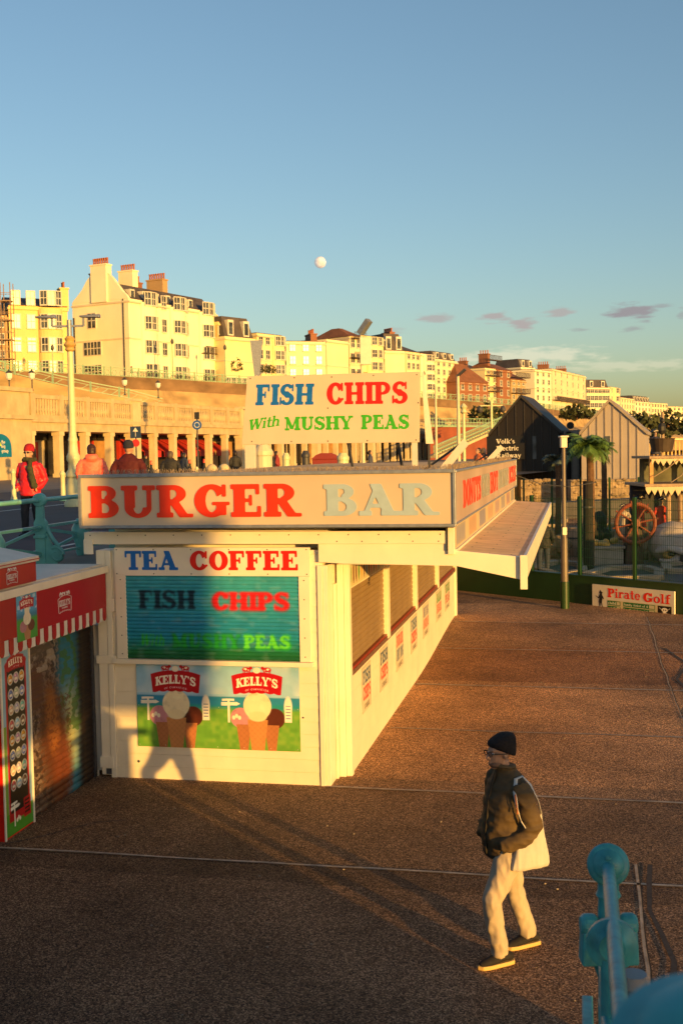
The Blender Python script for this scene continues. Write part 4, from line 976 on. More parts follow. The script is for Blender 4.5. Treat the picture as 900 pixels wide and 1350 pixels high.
for a, b in zip(posty, posty[1:]):
    w = MB(); m_ = (a+b)/2
    w.bar((PX, a, UP+.50), (PX, b, UP+.14), .03, .045); w.bar((PX+.002, a, UP+.14), (PX+.002, b, UP+.50), .024, .04)
    w.build('cross_brace', M['teal'], rl)
    w = MB(); w.lathe([(.05, 0), (.07, .06), (.06, .12), (.09, .22), (.13, .34), (.12, .42), (.07, .52), (.05, .56)], (PX, m_, UP), 14); w.build('baluster', M['teal'], rl, smooth=True)

# ------------------------------------------------------------------ stair balustrade, newel and added raised deck, all unseen and shaped for their shade
st = thing('stair_parapet', 'stone parapet with capped newel pillar beside the steps down to the esplanade', 'parapet')
w = MB(); w.prism([(-7.25, 0), (-6.75, 0), (-6.75, 1.24), (-7.25, 1.24)], (3.92, 0, 0), (0, 1, 0), (0, 0, 1), (.46, 0, 0)); w.build('newel', M['stone'], st)
w = MB(); w.box(3.80, 4.50, -7.36, -6.64, 1.241, 1.33); w.lathe([(.20, 1.332), (.24, 1.40), (.20, 1.48), (.08, 1.54), (.05, 1.56)], (4.15, -7.0, 0), 20); w.build('newel_cap', M['stone'], st, smooth=False)
w = MB(); w.prism([(-7.30, .0), (-7.30, 1.0), (-10.8, 1.0), (-14, 3.3), (-18, 3.3), (-18, 0)], (4.3, 0, 0), (0, 1, 0), (0, 0, 1), (.22, 0, 0)); w.build('sloping_wall', M['stone'], st)
pv = thing('shade_pavilion', 'unseen pavilion on a raised deck, added to shade the kiosk front', 'pavilion', (0, 0, 0))  # out of view, added to cast the broad shade on the kiosk front
pc = Vector((-1.37, 0, 0))+SUNH*26
pu = Vector((-SUNH.y, SUNH.x, 0))*1.0      # across the sun's direction
if pu.x > 0: pu = -pu
def pvbox(mb, s0, s1, d0, d1, z0, z1):
    P = [pc+pu*s+SUNH*d for s, d in ((s0, d0), (s1, d0), (s1, d1), (s0, d1))]
    mb.hexa([Vector((p.x, p.y, z0)) for p in P]+[Vector((p.x, p.y, z1)) for p in P])
w = MB(); pvbox(w, .0, 16, 0, 5, 3.12, 3.55); w.build('deck', M['wood'], pv)
w = MB(); pvbox(w, .0, 16, .3, 4.7, 3.551, 5.20); w.build('wall', M['white2'], pv)
w = MB(); pvbox(w, .5, 1.15, .3, 1, 5.201, 6.2); pvbox(w, 2.9, 4.0, .3, 1, 5.201, 6.2); w.build('turret', M['white2'], pv)  # added blocks that throw the darker bands on the fascia sign
w = MB(); pvbox(w, 8.0, 8.2, 2, 2.2, 0, 3.12); pvbox(w, 14, 14.2, 2, 2.2, 0, 3.12); w.build('pile', M['darkmetal'], pv)
bh = thing('golf_shade_box', 'unseen low flat-roofed box, added to shade the golf course', 'shelter')  # out of view, added only to keep the low golf ground in shade
c_ = Vector((3.9, 24.9, 0))+SUNH*12.5
def bhbox(s0, s1, d0, d1, z0, z1, nm, m_):
    P = [c_-pu*s+SUNH*d for s, d in ((s0, d0), (s1, d0), (s1, d1), (s0, d1))]; w = MB(); w.hexa([Vector((p.x, p.y, z0)) for p in P]+[Vector((p.x, p.y, z1)) for p in P]); w.build(nm, m_, bh)
bhbox(-3.2, 26, 0, 2.5, .1, 1.85, 'wall', M['wood']); bhbox(-3.3, 26.2, -.15, 2.7, 1.851, 1.98, 'roof', M['felt'])
# viewer's landing and steps, out of sight below the frame
ld = thing('stair_landing', 'concrete steps and landing rising from the esplanade to the promenade', 'stairs')
A = CAMP; fx_, fy_ = FH, RH
def cambox(mb, a0, a1, r0, r1, z0, z1):
    P = [Vector((A.x, A.y, 0))+FH*a+RH*r for a, r in ((a0, r0), (a1, r0), (a1, r1), (a0, r1))]
    mb.hexa([Vector((p.x, p.y, z0)) for p in P]+[Vector((p.x, p.y, z1)) for p in P])
w = MB(); cambox(w, -3, .3, -2.6, 1.4, 0, 2.45)
for i in range(8): cambox(w, .3+i*.32, .3+(i+1)*.32, -2.6, 1.4, 0, 2.45-.15*(i+1))
cambox(w, 2.86, 5.0, -2.6, 1.4, 0, 1.2); w.build('steps', M['stone'], ld)

# ------------------------------------------------------------------ teal stair railing seen end-on at lower right
def railpt(px, py, d): return at(px, py, d)
sr = thing('stair_railing', 'deep teal cast iron stair handrail seen end-on, with flanged newel', 'railing')
TD = M['teal_dark']
h0 = railpt(801, 1140, 5.15); h1 = railpt(818, 1345, 3.50); hd = (h1-h0).normalized()
w = MB(); w.tube([h0, h1+hd*.9], .029, 16); w.build('handrail', TD, sr, smooth=True)
w = MB(); w.lathe([(.045, -.035), (.088, -.03), (.096, -.01), (.096, .012), (.088, .022), (.070, .026), (.062, .040), (.036, .050), (.02, .06)], h0+hd*.0, 28, axis=(CAMP-h0).normalized()); 
w.lathe([(.012, 0), (.009, .006)], h0+(CAMP-h0).normalized()*.058+CU*.03, 8, axis=(CAMP-h0)); w.build('end_flange', TD, sr, smooth=True)
f2 = railpt(806, 1228, 4.35)-Vector((0, 0, .05))
w = MB(); w.lathe([(.05, -.05), (.085, -.04), (.100, -.012), (.100, .012), (.085, .02), (.07, .024), (.05, .05)], f2, 28, axis=hd); w.build('collar', TD, sr, smooth=True)
# newel post below the handrail with cast shoulder pieces
p0 = h0-Vector((0, 0, .04))
w = MB(); w.lathe([(.048, -1.0), (.048, -.5), (.075, -.42), (.078, -.36), (.072, -.30), (.050, -.25), (.046, -.12), (.058, -.10), (.048, -.08), (.048, 0)], p0, 20)
w.build('newel_post', TD, sr, smooth=True)
for s in (-1, 1):
    c0 = p0+RH*(.090*s)-Vector((0, 0, .32)); w = MB()
    R_ = Matrix.Rotation(YAW, 3, 'Z')
    P = [R_ @ Vector(q) for q in [(-.042, -.05, -.1), (.042, -.05, -.1), (.042, .05, -.1), (-.042, .05, -.1), (-.035, -.045, .06), (.035, -.045, .06), (.035, .045, .06), (-.035, .045, .06)]]
    w.hexa([c0+q for q in P]); w.lathe([(.035, -.04), (.05, -.03), (.05, .03), (.035, .04)], c0+Vector((0, 0, .08)), 16, axis=RH)
    w.build('shoulder_bracket', TD, sr, bevel=.012)
p1 = f2-Vector((0, 0, .05))
w = MB(); w.lathe([(.046, -1.0), (.046, -.6), (.07, -.52), (.07, -.42), (.046, -.34), (.046, 0)], p1, 20); w.build('newel_post', TD, sr, smooth=True)
w = MB(); w.lathe([(.05, -.05), (.085, -.03), (.085, .03), (.05, .05)], p1-Vector((0, 0, .42)), 20, axis=hd); w.build('lower_boss', TD, sr, smooth=True)
for dz in (.33, .60):
    w = MB(); a = p0-Vector((0, 0, dz))-RH*.03; b = a+(h1-h0)*1.3; w.tube([a, b], .022, 12); w.build('lower_rail', TD, sr, smooth=True)
w = MB(); a = p0-Vector((0, 0, .62))-RH*.10; w.bar(a, a+(h1-h0)*1.0, .05, .09); w.build('side_rail', TD, sr, bevel=.006)
w = MB(); a = f2+RH*.085-Vector((0, 0, .12)); w.lathe([(.035, -.9), (.035, -.06), (.05, -.05), (.05, 0)], a, 16); w.build('side_pipe', mat('grey_pipe', (.25, .25, .27), .5), sr, smooth=True)
# near finial, out of focus
nf = thing('railing_finial', 'blurred round teal railing head right beside the viewer', 'railing')
c0 = at(938, 1398, 1.05)
w = MB(); w.lathe([(.03, -.06), (.085, -.045), (.100, -.015), (.097, .01), (.070, .022), (.066, .035), (.040, .05), (.01, .055)], c0, 36, axis=Vector((.25, -.35, 1))-RH*.3); w.build('head', TD, nf, smooth=True)
w = MB(); w.tube([c0-Vector((0, 0, .03)), c0-Vector((0, 0, .8))], .04, 16); w.build('stem', TD, nf, smooth=True)
# ------------------------------------------------------------------ cliff, its railing and the terrace of houses above
RAILP = [(-60, 126, 472), (0, 134, 476), (110, 144, 482), (220, 155, 489), (330, 167, 497), (440, 190, 506), (560, 218, 517), (640, 240, 524), (700, 262, 530), (780, 345, 542), (850, 460, 552), (960, 800, 566)]
def rail_at(px):
    for (a, da, ya), (b, db, yb) in zip(RAILP, RAILP[1:]):
        if px <= b: t = (px-a)/(b-a); return da+(db-da)*t, ya+(yb-ya)*t
    return RAILP[-1][1], RAILP[-1][2]
def cliff_top(px, dd=0.0, dz=0.0):
    d, y = rail_at(px); p = at(px, y, d); q = p+FH*dd; q.z = p.z+dz; return q
mcl = mat('rendered_cliff_wall', (.42, .29, .13), .9, .38, .22, .05, 1.2, dirt=.9, dirtcol=(.13, .08, .045), stretch=(1, 1, 2.4))
mgrass = mat('rough_grass_bank', (.10, .085, .04), .9, .4, .2, .05, 2)
pxs = list(range(-60, 961, 20))
T = [cliff_top(p, 0, -1.15) for p in pxs]
# terrain: slope from the arcade roof up to the cliff edge, then a flat top running back
rows = []
for p, t in zip(pxs, T):
    f = t-FH*14; f.z = 8.0; f2 = t-FH*3; f2.z = 8.0+(t.z-8.0)*.32; f3 = t-FH*.6; f3.z = t.z-1.2
    g = t-FH*16; g.z = 2.0; far = t+FH*400; rows.append([g, f, f2, f3, t, Vector((far.x, far.y, t.z))])
vs = [q for r in rows for q in r]; k = 6
o = MB().add(vs, [(i*k+j, (i+1)*k+j, (i+1)*k+j+1, i*k+j+1) for i in range(len(rows)-1) for j in range(k-1)]).build('cliff', mcl, smooth=False)
tag(o, 'stained rendered cliff wall below the upper road', kind='structure')
mband = mat('dark_retaining_wall', (.20, .125, .065), .9, .35, .3, .03, 2, dirt=.7, dirtcol=(.09, .055, .03), stretch=(1, 1, 2))
bv = []
for t in T:
    q = t-FH*.9; bv += [Vector((q.x, q.y, t.z-2.9)), Vector((q.x, q.y, t.z+.02)), Vector((t.x, t.y, t.z+.02))]
o = MB().add(bv, [(3*i+j, 3*i+3+j, 3*i+4+j, 3*i+1+j) for i in range(len(T)-1) for j in (0, 1)]).build('cliff_road_wall', mband); tag(o, 'dark retaining wall band under the cliff railing', kind='structure')
# hills far right
hv = []
for i in range(30):
    px = 760+i*14; d = 2600; p = at(px, 556-6*math.sin(i*.35)-(4 if i > 12 else 0)+i*.1, d); hv += [Vector((p.x, p.y, -5)), p]
o = MB().add(hv, [(2*i, 2*i+2, 2*i+3, 2*i+1) for i in range(29)]+[]).build('hills', mat('far_hills', (.16, .12, .08), .9, .2, .003)); tag(o, 'low far hills', kind='structure')
mrail = mat('pale_green_railing', hx('#8fae8c'), .5, .1, 3, dirt=.3, dirtcol=hx('#8a7444'))
# the railing in lengths, as posts, rails and rings
def ring_railing(name, P, h, lab, grp, rings=True):
    o = thing(name, lab, 'railing', P[0], 0, grp); B = P[0]
    w = MB(); pw = MB()
    for a, b in zip(P, P[1:]):
        a, b = a-B, b-B
        for hh, tt in ((h, .10), (.12, .08), (h*.72, .05)): w.bar(a+Vector((0, 0, hh)), b+Vector((0, 0, hh)), tt, tt)
        L = (b-a).length; u = (b-a)/L; n = max(1, int(L/1.0))
        for i in range(n):
            c = a+u*((i+.5)*L/n)+Vector((0, 0, h*.42))
            if rings and L < 25:
                P2 = [c+u*.33*math.cos(t)+Vector((0, 0, .33*math.sin(t))) for t in [2*math.pi*k/8 for k in range(8)]]
                w.tube(P2, .045, 4, closed=True)
            else: w.bar(c-u*.4-Vector((0, 0, .3)), c+u*.4+Vector((0, 0, .3)), .05, .05)
        for i in range(0, n, 3):
            c = a+u*(i*L/n); w.bar(c, c+Vector((0, 0, h+.12)), .16, .16)
    w.build('panel', mrail, o, fix=False)
segs = [(-60, 110), (110, 330), (330, 560), (560, 700), (700, 850)]
labs = ['first stretch of pale green ringed railing on the cliff edge at far left', 'pale green railing below the big white house', 'pale green cliff railing behind the roof sign', 'pale green cliff railing below the brown houses', 'far stretch of cliff railing running to the right edge']
for (a, b), lab in zip(segs, labs):
    ps = [cliff_top(a+(b-a)*i/6, -.2, -1.15) for i in range(7)]
    ring_railing('cliff_railing', ps, 1.15, lab, 'lengths of railing along the cliff edge', a < 560)
# ramp railing descending in front of the wall at left
ps = [at(x, y, d) for x, y, d in ((-30, 482, 118), (20, 494, 118), (70, 506, 119), (120, 517, 120), (170, 526, 122), (215, 538, 124))]
ring_railing('ramp_railing', ps, 1.0, 'pale green railing slanting down the ramp at far left', None, False)
w = MB()
for a, b in zip(ps, ps[1:]):
    w.hexa([Vector((a.x, a.y, 4)), Vector((b.x, b.y, 4)), Vector((b.x, b.y, 4))+FH*10, Vector((a.x, a.y, 4))+FH*10, a, b, b+FH*10, a+FH*10])
tag(w.build('ramp', mcl), 'sloping ramp wall', kind='structure')

# ---- houses
FRM = mat('sash_frame', (.62, .58, .48), .6, .05, 1)
SLATE = mat('slate_roof', (.085, .07, .065), .7, .25, .8, .01, 6)
TILE = mat('red_clay_roof', (.22, .09, .042), .8, .2, .8, .01, 6)
POT = mat('clay_chimney_pot', (.34, .11, .05), .8, .15, 2)
IRON = mat('balcony_iron', (.06, .045, .04), .6, .1, 2)
def stucco(name, col): return mat(name, col, .8, .07, .25, .01, 3, dirt=.28, dirtcol=tuple(c*.62 for c in col))
STU = {'cream': stucco('cream_stucco', (.78, .67, .42)), 'yellow': stucco('yellow_stucco', (.74, .54, .22)), 'white': stucco('white_stucco', (.84, .76, .53)),
       'pale': stucco('pale_yellow_stucco', (.80, .67, .36)), 'pink': stucco('pinkish_stucco', (.74, .60, .40)), 'brick': stucco('brown_brick_wall', (.26, .11, .06)), 'tan': stucco('tan_stucco', (.42, .28, .14)), 'band': stucco('stucco_band', (.64, .55, .38))}
def sash(x, z, w, h, par, y=0.0, rot=None, pivot=None, arched=False, cols=2):
    """a sash window standing proud of a wall in the plane y: surround, bars and dark panes"""
    m = MB(); m.cur = 0
    def P(a, b, c): 
        v = Vector((a, b, c))
        return (pivot+rot @ (v-pivot)) if rot else v
    def bx(x0, x1, y0, y1, z0, z1):
        m.hexa([P(*q) for q in [(x0, y0, z0), (x1, y0, z0), (x1, y1, z0), (x0, y1, z0), (x0, y0, z1), (x1, y0, z1), (x1, y1, z1), (x0, y1, z1)]])
    t = .10
    bx(x-w/2-t, x-w/2, y-.14, y+.02, z-t, z+h+t); bx(x+w/2, x+w/2+t, y-.14, y+.02, z-t, z+h+t); bx(x-w/2, x+w/2, y-.14, y+.02, z+h, z+h+t); bx(x-w/2-.08, x+w/2+.08, y-.22, y+.02, z-t-.05, z)
    bx(x-w/2, x+w/2, y-.09, y-.02, z+h*.48, z+h*.53)
    for i in range(1, cols): bx(x-w/2+w*i/cols-.03, x-w/2+w*i/cols+.03, y-.08, y-.02, z, z+h)
    m.cur = 1; bx(x-w/2, x+w/2, y-.04, y+.01, z, z+h)
    return m.build('window', [FRM, M['glass']], par)
def house(name, lab, cat, pxA, pxB, dA, ytop, wall, width_back=9.0, vp=1180, floors=4, cols=3, roof='flat', chim=(), bays=(), balc=(), zbase=None, side_win=(), grp=None, win=(1.0, 1.75), fh=None, band=True, rh=2.2, wrow=None):
    A = at(pxA, 600, dA); zt = at(pxA, ytop, dA).z
    v = (FH+RH*((vp-450)/FPX)); v.z = 0; v.normalize()
    # distance along v until it projects to pxB
    kB = (pxB-450)/FPX; rel = A-CAMP; a_, b_ = rel.dot(RH), rel.dot(FH); t = (kB*b_-a_)/(v.dot(RH)-kB*v.dot(FH)); L = t
    zb = (cliff_top(min(pxA, 940)).z-1.3) if zbase is None else zbase
    o = thing(name, lab, cat, (A.x, A.y, zb), math.atan2(v.y, v.x), grp); H = zt-zb
    # local frame: x along the front, +y into the building (to its left-back)
    D = width_back; w = MB(); w.box(0, L, 0, D, -1, H)
    for (bx_, bw, kind) in bays:
        cx = bx_*L; r = bw/2
        if kind == 'bow':
            ring = [(cx+r*math.cos(t), -r*.62*math.sin(t)) for t in [math.pi*k/10 for k in range(11)]]
            w.prism(ring, (0, .0, -1), (1, 0, 0), (0, 1, 0), (0, 0, H+1-.3))
        else: w.prism([(cx-r, .02), (cx-r*.6, -1.0), (cx+r*.6, -1.0), (cx+r, .02)], (0, 0, -1), (1, 0, 0), (0, 1, 0), (0, 0, H+1-.3))
    w.build('wall', STU[wall], o)
    if band:
        w = MB(); w.box(-.15, L+.1, -.28, D+.1, H-.55, H-.30); w.box(-.08, L+.05, -.10, D+.05, H*.52, H*.52+.22); w.build('cornice', STU['band'] if wall not in ('yellow', 'tan', 'brick') else STU[wall], o)
    F_ = fh or H/floors
    bx_ranges = [(b[0]*L-b[1]/2, b[0]*L+b[1]/2, b) for b in bays]
    for r in (wrow if wrow is not None else range(floors)):
        z = r*F_+F_*.28; hh = min(win[1], F_*.58); 
        for c in range(cols):
            x = (c+.5)*L/cols
            hit = [b for b in bx_ranges if b[0] < x < b[1]]
            if hit: continue
            sash(x, z, win[0], hh, o)
        for b0, b1, b in bx_ranges:
            cx = (b0+b1)/2; rr = b[1]/2
            for an in (-.62, 0, .62):
                if b[2] == 'bow':
                    px_ = cx+rr*math.sin(an); py_ = -rr*.62*math.cos(an); rot = Matrix.Rotation(an*.75, 3, 'Z')
                else: px_ = cx+rr*.8*(an/.62); py_ = -1.0 if an == 0 else -.52; rot = Matrix.Rotation(an*1.0, 3, 'Z')
                sash(px_, z, min(1.0, rr*.5), hh, o, y=py_, rot=rot, pivot=Vector((px_, py_, 0)))
    for (yy, z, ww, hh) in side_win:     # windows in the gable end (plane x=0)
        m = MB(); m.box(-.10, .02, yy-ww/2-.12, yy+ww/2+.12, z-.12, z+hh+.12); m.cur = 1; m.box(-.13, .0, yy-ww/2, yy+ww/2, z, z+hh); m.cur = 0
        k_ = max(2, int(ww/.55))
        for i in range(1, k_): m.box(-.16, -.12, yy-ww/2+ww*i/k_-.05, yy-ww/2+ww*i/k_+.05, z, z+hh)
        m.box(-.16, -.12, yy-ww/2, yy+ww/2, z+hh*.48, z+hh*.54)
        m.build('window', [FRM, M['glass']], o)
    if roof == 'mansard':
        w = MB(); w.hexa([(.2, .3, H), (L-.2, .3, H), (L-.2, D-.3, H), (.2, D-.3, H), (.6, 1.3, H+rh), (L-.6, 1.3, H+rh), (L-.6, D-1.3, H+rh), (.6, D-1.3, H+rh)]); r_ = w.build('roof', SLATE, o)
        nd = max(2, int(L/3.2))
        for i in range(nd):
            x = (i+.5)*L/nd; m = MB(); m.box(x-.62, x+.62, .35, 1.4, H+.25, H+rh*.82); m.cur = 1; m.box(x-.40, x+.40, .31, .349, H+.45, H+rh*.7); m.build('dormer', [FRM, M['glass']], r_)
    elif roof in ('gable', 'tile'):
        w = MB(); mm = TILE if roof == 'tile' else SLATE
        w.prism([(-.3, H), (D+.3, H), (D/2, H+rh)], (0, 0, 0), (0, 1, 0), (0, 0, 1), (L, 0, 0)); w.build('roof', mm, o)
    elif roof == 'hip':
        w = MB(); w.hexa([(-.3, -.3, H), (L+.3, -.3, H), (L+.3, D+.3, H), (-.3, D+.3, H), (L*.35, D*.4, H+rh), (L*.65, D*.4, H+rh), (L*.65, D*.6, H+rh), (L*.35, D*.6, H+rh)]); w.build('roof', TILE, o)
    elif roof == 'flat':
        w = MB(); w.box(.25, L-.25, .25, D-.25, H+.001, H+.15); w.build('roof', SLATE, o)
    for (cxf, cyf, cw, ch, n) in chim:
        w = MB(); x = cxf*L; y = cyf*D; w.box(x-.55, x+.55, y-cw/2, y+cw/2, H-.2, H+ch); w.box(x-.65, x+.65, y-cw/2-.1, y+cw/2+.1, H+ch+.001, H+ch+.2); c = w.build('chimney', STU[wall] if n > 0 else STU['brick'], o)
        m = MB()
        for i in range(abs(n)): m.lathe([(.17, 0), (.13, .3), (.14, .7), (.17, .8)], (x, y-cw/2+cw*(i+.5)/abs(n), H+ch+.2), 8)
        m.build('chimney_pots', POT, c)
    for (x0, x1, z) in balc:
        w = MB(); w.box(x0*L, x1*L, -1.35, .0, z-.15, z); 
        w.bar((x0*L, -1.3, z+.95), (x1*L, -1.3, z+.95), .08, .08); n = int((x1-x0)*L/.28)
        for i in range(n+1): w.bar((x0*L+i*(x1-x0)*L/n, -1.3, z), (x0*L+i*(x1-x0)*L/n, -1.3, z+.95), .05, .05)
        w.build('balcony', IRON, o)
    return o, L, H
G = 'houses along the cliff road'
def dH(px, e=12): return rail_at(px)[0]+e
# behind scaffolding, far left
house('terraced_house', 'brown house behind scaffolding at the left edge', 'house', -46, 18, dH(0), 412, 'tan', vp=2600, floors=4, cols=3, roof='gable', rh=2.5, chim=((.6, .5, 1.2, 3.4, -2),), grp=G)
house('terraced_house', 'yellow house with a bow bay and dark slate roof behind', 'house', 18, 97, dH(20, 14), 402, 'yellow', vp=3600, floors=4, cols=4, bays=((.70, 3.2, 'bow'),), roof='gable', rh=1.6, chim=((.96, .1, 1.6, 2.4, 2),), grp=G, fh=3.05)
# big white house
O1, L1, H1 = house('terraced_house', 'biggest house, cream white, with curved gable end and three bow fronts', 'house', 175, 291, dH(178, 8), 393, 'white', width_back=10.2, vp=1288, floors=4, cols=4, fh=3.35,
      bays=((.20, 3.4, 'bow'), (.52, 3.6, 'bow'), (.86, 3.6, 'bow')), roof='none', side_win=((6.6, .9, 3.0, 1.8), (6.6, 4.2, 3.0, 1.8), (6.6, 8.0, 1.3, 2.0)), balc=((.0, .28, .6), (.36, .64, .4), (.74, .99, .8), (.78, 1.0, 5.2)), grp=G)
# curved gable over the end wall, roof behind it
D1 = 10.2; pts = [(D1+.05, H1), (-.05, H1), (.3, H1+.5), (.8, H1+.9), (1.5, H1+1.7), (2.6, H1+3.0), (3.6, H1+3.9), (6.4, H1+3.9), (7.4, H1+3.0), (8.3, H1+1.8), (9.3, H1+.9), (9.9, H1+.45)]
w = MB(); w.prism(pts, (-.05, 0, 0), (0, 1, 0), (0, 0, 1), (.5, 0, 0)); w.build('gable', STU['white'], O1)
w = MB(); w.prism([(.3, H1+.02), (D1-.3, H1+.02), (D1/2+2.6, H1+2.3), (D1/2-2.6, H1+2.3)], (.45, 0, 0), (0, 1, 0), (0, 0, 1), (L1-.6, 0, 0)); rf = w.build('roof', SLATE, O1)
for i in range(6):
    x = 1.8+i*2.7; m = MB(); m.box(x-.5, x+.5, .7, 2.2, H1+.2, H1+1.5); m.cur = 1; m.box(x-.32, x+.32, .66, .699, H1+.4, H1+1.3); m.build('dormer', [FRM, M['glass']], rf)
for (x, y, cw, ch, n, mt) in ((.3, 5.0, 2.8, 4.9, 7, 'white'), (5.2, 4.2, 2.6, 4.6, 6, 'white'), (2.6, 7.6, 2.0, 4.2, 5, 'brick'), (9.5, 6.5, 1.8, 3.6, 4, 'brick'), (12.2, 4.5, 3.0, 4.2, 7, 'tan')):
    w = MB(); w.box(x-.6, x+.6, y-cw/2, y+cw/2, H1-.2, H1+ch); w.box(x-.7, x+.7, y-cw/2-.1, y+cw/2+.1, H1+ch+.001, H1+ch+.2); c = w.build('chimney', STU[mt], O1)
    m = MB()
    for i in range(n): m.lathe([(.17, 0), (.13, .35), (.17, .9)], (x, y-cw/2+cw*(i+.5)/n, H1+ch+.2), 8)
    m.build('chimney_pots', POT, c)
MB().bar((-.06, 9.9, 0), (-.06, 9.9, H1-2), .16, .16).build('drainpipe', M['darkmetal'], O1); MB().bar((-.06, .9, 0), (-.06, .9, H1), .12, .12).build('drainpipe', M['darkmetal'], O1)
for (pa, pb, d, yt, wl, kw, lab) in [
    (291, 300, dH(291), 424, 'yellow', dict(vp=1500, cols=1, roof='flat'), 'narrow yellow house between the big white house and the slate mansard'),
    (300, 342, dH(300, 10), 443, 'pale', dict(vp=1700, cols=6, floors=4, roof='mansard', rh=3.2, win=(.8, 1.5), wrow=[0]), 'pale yellow house with dark mansard roof and row of dormers'),
    (342, 379, dH(342, 12), 439, 'pale', dict(vp=1500, cols=4, floors=4, roof='flat', bays=((.75, 3, 'bow'),)), 'pale yellow flat topped house left of the long cream block'),
    (380, 433, dH(380, 14), 450, 'cream', dict(vp=5200, cols=3, floors=4, roof='flat', chim=((.75, .3, 3.4, 1.3, -4),)), 'long cream block with three columns of small windows'),
    (433, 463, dH(433, 14), 447, 'cream', dict(vp=1500, cols=1, floors=4, roof='flat', wrow=[]), 'blank cream wall beside the long cream block'),
    (463, 480, dH(463, 14), 443, 'cream', dict(vp=1800, cols=2, floors=4, roof='hip', rh=1.8, balc=((0, 1, 3.6), (0, 1, 7.2), (0, 1, 10.8))), 'house with stacked dark balconies behind the camera pole'),
    (480, 509, dH(480, 14), 442, 'pale', dict(vp=1500, cols=3, floors=5, roof='flat', bays=((.5, 5, 'bow'),)), 'pale yellow bow fronted house right of the stacked balconies'),
    (509, 537, dH(509, 14), 462, 'cream', dict(vp=3000, cols=3, floors=4, roof='mansard', rh=3.4, wrow=[], chim=((.8, .5, 3.0, 3.8, -6),)), 'cream house with slate mansard and cluster of chimney pots'),
    (537, 556, dH(537, 14), 463, 'cream', dict(vp=1400, cols=3, floors=5, roof='gable', rh=1.8, chim=((.3, .5, 2, 2.2, 4),)), 'cream house with small dark gable next to the chimney cluster'),
    (556, 575, dH(556, 14), 466, 'white', dict(vp=1400, cols=3, floors=5, roof='flat', bays=((.5, 4, 'bow'),)), 'white house with bow front rising above the right end of the roof sign'),
    (575, 605, dH(575, 14), 473, 'cream', dict(vp=1400, cols=4, floors=5, roof='mansard', rh=1.8), 'cream house left of the red tiled roof'),
    (605, 645, dH(605, 8), 503, 'brick', dict(vp=1700, cols=4, floors=2, roof='hip', rh=4.2, win=(1, 1.5)), 'low brown house with big red tiled hipped roof'),
    (628, 645, dH(628, 22), 490, 'tan', dict(vp=1500, cols=2, floors=4, roof='gable', rh=2, chim=((.4, .5, 2, 2.6, -4),)), 'tan house behind the red tiled roof'),
    (640, 657, dH(640, 16), 485, 'pale', dict(vp=1500, cols=2, floors=5, roof='flat', balc=((0, 1, 3.5), (0, 1, 7.0), (0, 1, 10.5))), 'narrow yellowish house with balconies beside the brick chimney'),
    (656, 676, dH(656, 14), 487, 'brick', dict(vp=1500, cols=2, floors=4, roof='tile', rh=1.8, chim=((.1, .4, 2.4, 3.6, -4),)), 'brown brick house with tallest brick chimney'),
    (674, 694, dH(674, 12), 500, 'tan', dict(vp=1500, cols=3, floors=4, roof='tile', rh=2.4, balc=((0, 1, 3.5), (0, 1, 7.2))), 'tan gabled house with balconies left of the white block'),
    (687, 707, dH(687, 30), 484, 'white', dict(vp=1900, cols=2, floors=6, roof='mansard', rh=2.2), 'tall white house standing behind the tan gables'),
    (705, 728, dH(703, 16), 487, 'white', dict(vp=1400, cols=3, floors=5, roof='flat', win=(1.2, 1.7)), 'white five storey block right of the tan gables'),
    (728, 773, dH(728, 16), 486, 'pink', dict(vp=1150, cols=6, floors=5, roof='flat', win=(1.1, 1.6), chim=((.2, .5, 3, 1.6, -5), (.7, .5, 3, 1.6, -5)), balc=((0, 1, 3.4),)), 'pinkish cream terrace with long first floor balcony'),
    (773, 804, dH(773, 20), 511, 'cream', dict(vp=4000, cols=6, floors=4, roof='mansard', rh=2.6, win=(1.4, 1.8)), 'wide cream hotel block with dark flat mansard above the light hut'),
    (804, 818, dH(804, 20), 510, 'pale', dict(vp=1300, cols=3, floors=4, roof='flat', bays=((.5, 5, 'bow'),)), 'bow fronted pale house at the end of the hotel block'),
    (818, 836, dH(818, 24), 524, 'cream', dict(vp=1250, cols=5, floors=4, roof='flat', win=(1.4, 1.9)), 'far cream terrace just right of the hotel block'),
    (836, 858, dH(836, 30), 529, 'white', dict(vp=1400, cols=5, floors=4, roof='mansard', rh=2.5, win=(1.6, 2)), 'far white terrace above the pitched grey hut'),
    (858, 880, dH(858, 40), 531, 'cream', dict(vp=1600, cols=6, floors=4, roof='flat', win=(1.6, 2)), 'far cream terrace second from the right edge'),
    (880, 925, dH(880, 50), 536, 'cream', dict(vp=2000, cols=8, floors=4, roof='flat', win=(1.8, 2.2)), 'farthest cream terrace at the right edge')]:
    house('terraced_house', lab, 'house', pa, pb, d, yt, wl, grp=G, **kw)
